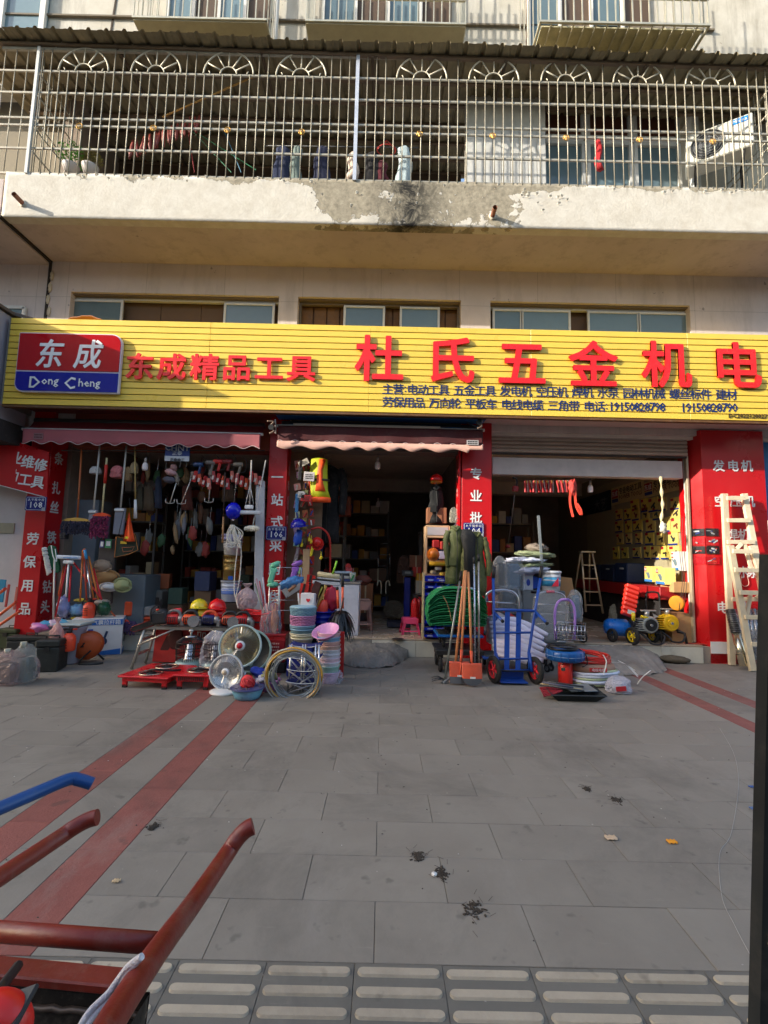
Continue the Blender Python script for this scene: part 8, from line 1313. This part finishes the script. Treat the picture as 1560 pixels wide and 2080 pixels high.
b = G(1176, 1428); b.y += .14; t = Th('mortar_tray', 'black rubber tray of tools in front of the coils', 'tray', b); w_, d_ = .27, .14; t.p('tray', MB().add([b + V(v) for v in ((-.2, -.10, .005), (.2, -.10, .005), (.2, .10, .005), (-.2, .10, .005), (-w_, -d_, .07), (w_ * 1.06, -d_, .07), (w_ * 1.06, d_ + .03, .10), (-w_, d_ + .03, .10))], [(0, 3, 2, 1), (0, 1, 5, 4), (1, 2, 6, 5), (2, 3, 7, 6), (3, 0, 4, 7), (0, 1, 2, 3), (4, 5, 1, 0), (5, 6, 2, 1), (6, 7, 3, 2), (7, 4, 0, 3)]), K(44, 50, 52, .45)); t.p('rim', MB().tube([b + V(v) for v in ((-w_, -d_, .072), (w_ * 1.06, -d_, .072), (w_ * 1.06, d_ + .03, .102), (-w_, d_ + .03, .102))], .007, 5, closed=True), K(40, 44, 46, .45)); one('steel_sheet', 'grey steel float lying in the black tray', 'float', MB().box(b + V((.09, .06, .10)), (.30, .2, .006), RZ(.15) @ RX(.12), bev=.002), K(160, 170, 172, .35, .5))
for k, (dx, dy, l_, a, cc, lab) in enumerate(((-.12, .02, .42, .08, (206, 180, 130), 'pale wooden file handle across the black tray'), (-.14, -.04, .42, .12, (40, 40, 42), 'long black file lying across the black tray'), (-.1, -.08, .34, .02, (70, 72, 76), 'grey steel chisel in the tray front'), (-.06, .06, .36, .2, (50, 50, 54), 'dark crowbar at the back of the tray'), (-.16, .0, .3, -.1, (90, 92, 110), 'bluish trowel blade in the tray'))): one('file_tool', lab, 'tool', MB().cyl(b + V((dx - l_ / 2, dy + .03, .13 + .006 * k)), b + V((dx + l_ / 2, dy - .03, .10 + .006 * k)), .010, 8), K(*cc, .45))
for k in range(6): one('red_plier', ('first', 'second', 'third', 'fourth', 'fifth', 'sixth')[k] + ' red handled plier from the back in the fan left of the tray', 'plier', MB().tube(interp([b + V((-.14, .03 - .02 * k, .10)), b + V((-.24, .04 - .02 * k, .10 - .008 * k)), b + V((-.33, .07 - .025 * k, .085 - .01 * k))]), .009, 6), K(150, 30, 44, .4))
t = Th('folded_stroller', 'black folding cart wheels under the blue casing', 'cart', G(1122, 1370)); c = G(1120, 1368)
for dx in (-.03, .05): wheel(t, c + V((dx, .1 + dx, .05)), .05, .025, RZ(.4) @ RY(pi / 2), K(90, 90, 94, .5))
t.p('fork', MB().tube([c + V((-.03, .1, .06)), c + V((0, .15, .3))], .01, 6).tube([c + V((.05, .1, .06)), c + V((.02, .15, .3))], .01, 6), BLK); t.p('blue_leg', MB().cyl(c + V((-.05, .2, .1)), c + V((-.04, .2, .5)), .018, 8), BLUE)
for px in (1078, 1108): wheel(t, G(px, 1352) + V((0, .1, .06)), .055, .03, RZ(.2) @ RY(pi / 2), K(150, 30, 40, .5))
PN = K(218, 202, 170, .6, var=.12, scale=7, bump=.3, bs=30); 
def plank(t, nm, a, b_, w_, th, m=PN): 
    a, b_ = V(a), V(b_); d_ = b_ - a; z = d_.normalized(); x = V((1, 0, 0)); x = (x - z * x.dot(z)).normalized(); y = z.cross(x); return t.p(nm, MB().box((a + b_) / 2, (w_, th, d_.length), Matrix((x, y, z)).transposed(), bev=.003), m)
t = Th('wooden_ladder', 'taller raw pine ladder leaning on the right red pillar', 'ladder', G(1490, 1350)); ya, yb = 6.98, 6.85
plank(t, 'rail', P(1471, 1003, ya), G(1487, 1352) + V((0, 0, .01)), .085, .05); plank(t, 'rail', P(1511, 1003, ya), P(1568, 1300, yb), .085, .05)
for k, (py, a, b_) in enumerate(((1012, 1476, 1514), (1057, 1477, 1524), (1101, 1477, 1533), (1217, 1486, 1550))): c = (P(a, py, 6.9) + P(b_, py, 6.9)) / 2; t.p('rung', MB().box(c, (P(b_, py, 6.9).x - P(a, py, 6.9).x, .03, .06), RY(-.02), bev=.003), PN)
t = Th('wooden_ladder', 'shorter raw pine ladder standing in front of the taller one', 'ladder', G(1530, 1365)); plank(t, 'rail', P(1483, 1108, 6.72), G(1529, 1364) + V((0, 0, .01)), .085, .05); plank(t, 'rail', P(1526, 1108, 6.72), P(1590, 1300, 6.6), .085, .05)
for k, (py, a, b_) in enumerate(((1120, 1488, 1530), (1158, 1492, 1543), (1204, 1502, 1556), (1254, 1513, 1566), (1309, 1525, 1580))): c = (P(a, py, 6.62) + P(b_, py, 6.62)) / 2; t.p('rung', MB().box(c, (P(b_, py, 6.62).x - P(a, py, 6.62).x, .03, .06), bev=.003), PN)
for a, b_ in (((1506, 1105), (1496, 1115)), ((1512, 1106), (1528, 1160)), ((1524, 1208), (1517, 1250)), ((1536, 1210), (1556, 1232))): plank(t, 'brace', P(*a, 6.74), P(*b_, 6.70), .05, .03)
a, b_ = P(1483, 1238, 6.9), G(1514, 1362) + V((0, .02, .05)); m_ = a + (b_ - a) * .42; t = Th('flue_pipe', 'silver flue pipe with black ribbed top wrapped in film', 'pipe', b_); t.p('silver_tube', MB().cyl(m_, b_, .055, 22), K(206, 196, 170, .18, .9)); t.p('black_sleeve', MB().cyl(a, m_, .058, 20), K(34, 34, 36, .3)); 
for k in range(12): q = a + (m_ - a) * (k + .5) / 12; t.p('rib', MB().lathe([(.058, -.006), (.064, 0), (.058, .006)], q, 20, frame(m_ - a)), K(120, 120, 122, .25, .5))
t.p('collar', MB().cyl(a + (b_ - a) * .78, a + (b_ - a) * .80, .06, 20), K(120, 110, 90, .4, .6))
for k in range(8): a = P(1498 + k * 8, 1236 + (k % 2) * 3, 7.0); b_ = P(1512 + k * 8, 1340, 6.9); one('wrapped_pipe', ('first', 'second', 'third', 'fourth', 'fifth', 'sixth', 'seventh', 'eighth')[k] + ' silver pipe from the left in the bundle behind the ladders', 'pipe', MB().cyl(a, b_, .026, 14), K(170, 174, 180, .25, .8))
one('plastic_wrap', 'crumpled clear film at the foot of the pipe bundle', 'film', bag(P(1540, 1352, 6.88), .5, .5, None, 44, d_=.2, tie=False), K(196, 196, 200, .12, bump=1, bs=26, alpha=.3)); one('wire_loop', 'thin white wire loop hanging on the red pillar', 'wire', MB().tube(interp([P(1507, 1167, 7.08), P(1506, 1185, 7.08), P(1513, 1191, 7.08), P(1521, 1186, 7.08), P(1518, 1170, 7.08)]), .004, 5), K(226, 190, 170, .5))
def cage(px0, px1, pyb, Yf, lab, fl_=False, step=.125):
    x0, x1 = P(px0, 40, Yf).x, P(px1, 40, Yf).x; z0 = P((px0 + px1) / 2, pyb, Yf).z; z1 = 11.2; t = Th('window_cage', lab, 'window cage', ((x0 + x1) / 2, Yf, z0)); x = x0; WS = K(196, 190, 168, .4, .5, var=.15)
    while x <= x1 + .01: t.p('bar', MB().box((x, Yf, (z0 + z1) / 2), (.016, .016, z1 - z0)), WS); x += step
    for z in (z0, z0 + .42, z0 + .9): t.p('rail', MB().box(((x0 + x1) / 2, Yf, z), (x1 - x0 + .03, .03, .03)), WS)
    for xs in (x0, x1):
        for k in range(5): t.p('side_bar', MB().box((xs, Yf + .1 + k * (7.1 - Yf) / 5, (z0 + z1) / 2), (.014, .014, z1 - z0)), WS)
        t.p('side_rail', MB().box((xs, (Yf + 7.15) / 2, z0), (.03, 7.15 - Yf, .03)), WS)
    if fl_:
        for k in range(16): t.p('floor_bar', MB().box((x0 + (x1 - x0) * k / 15, (Yf + 7.15) / 2, z0 - .012), (.018, 7.15 - Yf, .018)), WS)
        t.p('floor_sheet', MB().box(((x0 + x1) / 2, (Yf + 7.15) / 2 + .03, z0 + .03), (x1 - x0 - .08, 7.05 - Yf, .02)), K(190, 180, 140, .6, var=.3))
    else: t.p('floor_plate', MB().box(((x0 + x1) / 2, (Yf + 7.15) / 2, z0 - .02), (x1 - x0, 7.13 - Yf, .03)), K(170, 160, 134, .6))
    w0, w1 = x0 + .15, x1 - .15; bld.p('window_recess', MB().box(((w0 + w1) / 2, 7.13, (z0 + z1) / 2 + .2), (w1 - w0, .03, z1 - z0)), K(84, 66, 50, .7))
    for k in range(4):
        xx = w0 + (w1 - w0) * (k + .5) / 4; f = bld.p('window_frame', MB().box((xx - (w1 - w0) / 8 + .03, 7.09, (z0 + z1) / 2 + .2), (.05, .05, z1 - z0)).box((xx, 7.09, z0 + .5), ((w1 - w0) / 4, .05, .05)), FRM)
        if k % 2 == 0: bld.p('pane', MB().box((xx + .02, 7.11, z0 + 1.4), ((w1 - w0) / 4 - .06, .02, 1.7)), GLASS, parent=f)
    return t, x0, x1, z0
cage(270, 540, 38, 6.45, 'steel window cage over the left part of the corrugated roof'); cage(622, 945, 46, 6.6, 'wide steel window cage over the middle of the corrugated roof')
t, x0, x1, z0 = cage(1098, 1440, 48, 6.0, 'deep balcony cage with clutter on its floor at the upper right', True, .12)
for k, (u, w_, h, cc, lab) in enumerate(((.12, .35, .12, (190, 200, 190), 'white basin on the floor of the upper right cage'), (.45, .2, .2, (220, 170, 160), 'pink pot on the floor of the upper right cage'), (.25, .5, .3, (150, 190, 180), 'pale green box inside the upper right cage'), (.75, .6, .12, (176, 180, 170), 'grey plank stack in the upper right cage'), (.9, .2, .25, (70, 90, 70), 'dark green pot at the right end of the upper cage'))): one('balcony_clutter', lab, 'pot', MB().box((x0 + (x1 - x0) * u, 6.4 + .1 * k, z0 + .05 + h / 2), (w_, .3, h), RY(.03 * k), bev=.02), K(*cc, .6))
xa, xb = XL - 1.2, P(95, 30, 7.1).x; f = bld.p('window_frame', MB().box(((xa + xb) / 2, 7.1, 10.05), (xb - xa, .08, .08)).box((xb - .05, 7.1, 10.6), (.09, .08, 1.2)).box((xb - .75, 7.1, 10.6), (.08, .08, 1.2)), FRM); bld.p('pane', MB().box(((xa + xb) / 2, 7.13, 10.6), (xb - xa, .02, 1.1)), GLASS, parent=f)
x = P(215, 30, 7).x; bld.p('wall_crack', MB().box((x, 7.145, 10), (.03, .01, 1.8), RY(.06)), K(60, 50, 40, .9)); one('drain_pipe', 'white plastic drain pipe on the upper wall between two cages', 'pipe', MB().cyl((P(560, 30, 7).x, 7.05, 9), (P(560, 30, 7).x, 7.05, 11.4), .04, 12), FRM)
bld.p('wall_band', MB().box((-1.1, 7.12, P(580, 42, 7.12).z), (13, .04, .03)), K(110, 100, 84, .8))
def plant(px, py, r, lab, m, seed):
    c = P(px, py, 6.32); t = Th('potted_plant', lab, 'plant', c); t.p('pot', MB().lathe([(.07, -.02), (.11, .1), (.115, .12), (.1, .12), (.09, .08)], c, 18), K(206, 196, 186, .6)); rg = rnd_(seed); mb = MB()
    for k in range(260): d_ = V((rg.gauss(0, 1), rg.gauss(0, .6), rg.gauss(.3, .7))); d_ *= r * rg.random() ** .4 / max(.3, d_.length); p = c + V((0, 0, .16 + r * .5)) + d_; q = RZ(rg.uniform(0, 6)) @ RX(rg.uniform(-1, 1)); s_ = rg.uniform(.012, .022); mb.add([p + q @ V(v) * s_ for v in ((0, -1.4, 0), (.7, 0, .2), (0, 1.4, 0), (-.7, 0, .2))], [(0, 1, 2, 3)])
    t.p('foliage', mb, m, kind='stuff')
plant(143, 352, .20, 'bright green bushy plant in a white pot behind the balcony bars', K(96, 168, 40, .6, rnd=.2, var=.4), 1); plant(182, 354, .15, 'smaller reddish green plant beside the bushy one', K(130, 120, 60, .6, var=.5), 2)
for k, (px, py, w_, h, cc, lab) in enumerate(((574, 300, .28, .62, (40, 48, 74), 'dark blue coat drying at the left of the washing line'), (603, 300, .18, .62, (120, 134, 126), 'grey green shirt on the washing line'), (655, 300, .26, .62, (26, 32, 60), 'navy trousers on the washing line'), (718, 312, .18, .40, (222, 200, 180), 'cream top with red spots beside the white post'), (757, 312, .26, .50, (24, 22, 24), 'black clothes right of the white post'), (822, 300, .24, .66, (190, 206, 206), 'pale blue towel on the washing line'), (1215, 288, .10, .42, (200, 44, 50), 'red cloth hanging on the right balcony bars'), (775, 330, .2, .3, (90, 30, 40), 'dark red cloth under the round dryer'))):
    c = P(px, py, 6.5 if k != 6 else 6.3); one('hanging_garment', lab, 'clothes', MB().loft([(c.x, c.y, c.z + .02, .03, .02)] + [(c.x + .02 * sin(q * 1.3 + k), c.y, c.z - .02 - h * q / 6, w_ * (.36 + .14 * q / 6), .04) for q in range(7)], 30, .2, 5, k), K(*cc, .9, var=.2, scale=8))
one('clothes_line', 'thin washing line pole behind the balcony bars', 'line', MB().tube([P(540, 296, 6.5), P(850, 300, 6.5)], .008, 5), K(90, 90, 90, .5)); c = P(785, 305, 6.5); one('round_dryer', 'red wire round clothes dryer hanging behind the bars', 'dryer', MB().tube([c + V((cos(a) * .14, sin(a) * .1, 0)) for a in [2 * pi * i / 20 for i in range(20)]], .007, 5, closed=True).tube([c + V((-.14, 0, 0)), c + V((0, 0, .16)), c + V((.14, 0, 0))], .006, 5), K(206, 60, 50, .5))
one('bamboo_pole', 'diagonal bamboo pole hanging under the terrace roof', 'pole', MB().cyl(P(330, 238, 6.7), P(528, 150, 6.5), .013, 8), K(196, 150, 80, .6))
for k in range(16): c = P(268 + k * 9 + (k % 3) * 2, 292 - k * 3.6, 6.75); one('cured_meat_strip', 'dark red strips of cured meat drying in a row under the terrace roof', 'cured meat', MB().ell(c - V((0, 0, .1)), (.028, .022, .15), RY(rnd_(k).uniform(-.2, .2)), nz=.5, seed=k), K(150, 60, 44, .45, var=.4, scale=20), 'strips of cured meat')
for k, (a, b_, cc) in enumerate((((390, 265), (470, 350), (40, 130, 90)), ((400, 270), (520, 345), (60, 160, 110)), ((380, 255), (395, 350), (180, 50, 60)), ((455, 265), (490, 350), (40, 120, 150)))): one('drying_string', ('lower green', 'longer green', 'red', 'blue green')[k] + ' nylon string stretched across the terrace', 'string', MB().tube([P(*a, 6.9), P(*b_, 6.9)], .006, 4), K(*cc, .5))
q = RZ(-.55); c = P(1458, 300, 6.62); t = Th('air_conditioner', 'white outdoor air conditioner unit with blue maker sticker on the terrace', 'air conditioner', c - V((0, 0, .3))); o = lambda x, y, z: c + q @ V((x, y, z)); t.p('case', MB().box(c, (.84, .3, .52), q, bev=.015), K(206, 204, 190, .45)); g_ = MB()
for r in (.06, .10, .14, .18, .215): g_.tube([o(-.14 + cos(a) * r, -.165, sin(a) * r) for a in [2 * pi * i / 28 for i in range(28)]], .005, 4, closed=True)
t.p('fan_opening', MB().cyl(o(-.14, -.148, 0), o(-.14, -.156, 0), .22, 28), K(40, 42, 44, .6)); t.p('fan_guard', g_, K(120, 120, 118, .4)); bl = MB()
for k in range(4): bl.box(o(-.14 + cos(k * pi / 2) * .1, -.158, sin(k * pi / 2) * .1), (.16, .004, .07), q @ RY(-k * pi / 2), bev=.002)
t.p('blade', bl, K(90, 92, 94, .5)); t.p('sticker', MB().box(o(.26, -.153, .19), (.2, .004, .08), q), K(20, 130, 210, .4)); letter(t, 'Midea', o(.26, -.158, .19), .075, WHITE, q, bold=.01, ext=.001, name='lettering')
for s_ in (-.3, .3): t.p('bracket', MB().tube([o(s_, -.12, -.27), o(s_, .3, -.27), o(s_, .3, -.6), o(s_, -.12, -.27)], .014, 5), DKM)
RT = K(118, 34, 20, .42, var=.22, scale=7, bump=.3, bs=60); t = Th('red_cart', 'rust red steel cart with two push handles in the near left corner', 'cart', (-.5, .5, 0))
DD = lambda *a: D(*a)
t.p('handle', MB().tube(interp([DD(514, 1678, .99), DD(499, 1686, .985), DD(480, 1706, .975), DD(456, 1742, .945), DD(392, 1835, .80), DD(318, 1935, .66), DD(235, 2060, .54), DD(190, 2140, .48)], 6), .0165, 18), RT); t.p('handle', MB().tube(interp([DD(198, 1660, 1.05), DD(178, 1666, 1.045), DD(152, 1680, 1.03), DD(115, 1705, 1.0), DD(-10, 1788, .86), DD(-110, 1850, .76)], 6), .0165, 18), RT)
t.p('cross_bar', MB().tube([DD(-60, 1888, .72), DD(322, 1916, .70)], .0135, 16), RT); R1, R2 = DD(-90, 1962, .62), DD(278, 1995, .62); t.p('rim_bar', MB().box((R1 + R2) / 2, ((R2 - R1).length, .03, .012), RY(-math.asin((R2 - R1).normalized().z)) , bev=.002), RT)
BD = K(34, 28, 24, .55, .3, var=.5, scale=14, bump=.4); a, b_ = R1 + V((-.1, -.008, -.008)), R2 + V((.02, -.008, -.008)); dn = V((0, -.05, -.30)); fr_ = V((0, -.45, -.30))
t.p('tub_wall', MB().add([a, b_, b_ + dn, a + dn, a + V((0, .004, 0)), b_ + V((0, .004, 0)), b_ + dn + V((0, .004, 0)), a + dn + V((0, .004, 0))], [(0, 1, 2, 3), (7, 6, 5, 4)]), BD); t.p('tub_floor', MB().add([a + dn, b_ + dn, b_ + fr_, a + fr_], [(0, 1, 2, 3)]), BD); t.p('tub_side', MB().add([b_, b_ + V((-.03, -.45, 0)), b_ + fr_, b_ + dn], [(0, 1, 2, 3)]), BD); t.p('weld_seam', MB().tube([a + V((0, -.004, -.02)) + (b_ - a) * (i / 30) + V((0, -.001 * (i % 2), .0012 * sin(i * 2.3))) for i in range(31)], .004, 5), K(96, 84, 76, .4, .5))
for s_ in (-.75, -.42): t.p('leg', MB().tube([V((s_, .75, .78)), V((s_, .78, .0))], .014, 8), RT)
t = Th('cotton_rope', 'doubled white cotton rope lying over the edge of the red cart', 'rope', DD(230, 2000, .6))
for s_ in (0, 9): t.p('strand', MB().tube(interp([DD(288, 1943, .60), DD(262, 1962 + s_, .60), DD(240, 1990 + s_, .60), DD(218 + s_ * .4, 2020 + s_, .59), DD(180 + s_, 2058 + s_, .57), DD(150 + s_, 2110, .55)], 6), .0042, 10), K(206, 202, 204, .9, bump=1.0, bs=220))
c = DD(2, 2078, .5); t = Th('red_canister', 'bright red plastic canister with a black strap inside the cart', 'canister', c); t.p('body', MB().ell(c, (.034, .024, .03), RY(.65) @ RX(.3), 28, 16), K(206, 28, 20, .35)); t.p('strap', MB().box(c + V((0, -.004, .006)), (.058, .05, .006), RY(-.35) @ RX(.3), bev=.002), BLK); t = one('dark_stick', 'dark flat stick leaning on the rim inside the cart', 'stick', MB().cyl(DD(36, 1962, .60), DD(-30, 2050, .52), .006, 8), BLK)
t = Th('blue_cart', 'blue painted steel cart handle entering at the left edge', 'handle', DD(0, 1640, 1.05)); t.p('tube', MB().tube(interp([DD(187, 1592, 1.18), DD(160, 1584, 1.17), DD(140, 1583, 1.16), DD(70, 1612, 1.10), DD(-20, 1650, 1.02), DD(-120, 1690, .95)], 6), .0145, 18), K(14, 68, 128, .35, var=.15))
t = Th('steel_rack', 'black steel angle rack cut by the right photo edge', 'rack', DD(1550, 2080, .9)); T_, B_ = DD(1564, 1126, 1.04), DD(1542, 2150, .92); d_ = B_ - T_; MK = K(40, 42, 42, .35, .4); t.p('post', MB().add([T_, T_ + V((.022, 0, 0)), B_ + V((.022, 0, 0)), B_, T_ + V((0, .03, 0)), T_ + V((.022, .03, 0)), B_ + V((.022, .03, 0)), B_ + V((0, .03, 0))], [(0, 1, 2, 3), (4, 7, 6, 5), (0, 4, 5, 1), (1, 5, 6, 2), (2, 6, 7, 3), (3, 7, 4, 0)]), MK); t.p('side_panel', MB().add([T_ + d_ * .02 + V((.02, .016, 0)), T_ + d_ * .02 + V((.5, .016, 0)), B_ + V((.5, .016, 0)), B_ + V((.02, .016, 0))], [(0, 1, 2, 3)]), K(14, 14, 14, .6))
for py in (1618, 1632, 1872, 1885): u = (py - 1126) / (2150 - 1126) * 1.07; c = T_ + d_ * u + V((.015, -.003, 0)); t.p('bolt', MB().cyl(c + V((0, .003, 0)), c - V((0, .003, 0)), .004, 10), K(220, 210, 180, .25, .8))
for k, (px, py, s_, lab) in enumerate(((850, 1740, .035, 'smear of dark mud with straw left of the white cap'), (897, 1776, .045, 'clod of dark mud beside the white bottle cap'), (965, 1847, .055, 'largest clod of dark mud nearest the tactile tiles'), (1192, 1603, .03, 'small dark clod at the middle right of the paving'), (1252, 1625, .035, 'scattered dark crumbs right of the small clod'), (310, 1680, .03, 'dark crumb patch beside the red paving strip'))):
    mb = MB(); rg = rnd_(k + 50); g = G(px, py)
    for i in range(70): d_ = V((rg.gauss(0, s_ * .32), rg.gauss(0, s_ * .45), 0)); mb.ell(g + d_ + V((0, 0, .002)), (rg.uniform(.002, .013), rg.uniform(.002, .006), rg.uniform(.002, .005)), RZ(rg.uniform(0, 3)), 7, 4, nz=.5)
    for i in range(10): p = g + V((rg.gauss(0, s_), rg.gauss(0, s_), .005)); a = rg.uniform(0, 3); mb.tube([p, p + V((cos(a), sin(a), .1)) * .03], .0009, 4)
    tag(one('mud_clod', lab, 'mud', mb, K(62, 54, 46, .95)), None, None, kind='stuff')
g = G(882, 1778); one('bottle_cap', 'small white bottle cap lying by the mud clod', 'cap', MB().lathe([(.012, 0), (.013, .008), (0, .009)], g, 14), WHITE)
for k, (px, py, w_, cc, lab) in enumerate(((1241, 1704, .034, (206, 180, 150), 'crumpled tan leaf on the paving'), (1365, 1712, .028, (240, 160, 40), 'piece of orange peel on the paving'), (1527, 1600, .02, (60, 100, 170), 'blue plastic scrap near the rack'), (1530, 1644, .022, (90, 120, 170), 'blue and red wrapper scrap below the first scrap'), (236, 1792, .018, (206, 180, 140), 'peanut shell between the red strips'), (1128, 1395, .02, (190, 190, 190), 'white paper bit near the tray'))):
    g = G(px, py); one('litter_scrap', lab, 'litter', MB().grid(lambda u, v: g + V(((u - .5) * 2 * w_ * (1 - .5 * abs(v - .5)), (v - .5) * w_ * 1.2, .004 + .006 * sin(u * 7 + v * 4) ** 2)), 6, 4, th=V((0, 0, .001))), K(*cc, .7))
one('white_string', 'long wavy white string lying on the right of the paving', 'string', MB().tube(interp([G(x, y_) + V((0, 0, .002)) for x, y_ in ((1462, 1480), (1490, 1530), (1500, 1590), (1486, 1690), (1462, 1735), (1466, 1820), (1492, 1880), (1526, 1945))], 8), .0012, 4), K(176, 172, 166, .8))
mb = MB(); rg = rnd_(99)
for i in range(260): g = V((rg.uniform(-3.2, 4.6), rg.uniform(1.9, 6.0), .002)); mb.ell(g, (rg.uniform(.002, .008), rg.uniform(.002, .005), .002), RZ(rg.uniform(0, 3)), 6, 3, nz=.4, mi=rg.choice((0, 0, 1)))
tag(one('grit', 'fine dark and pale grit scattered over the paving', 'grit', mb, [K(70, 64, 58, .9), K(190, 186, 178, .8)]), None, None, kind='stuff')
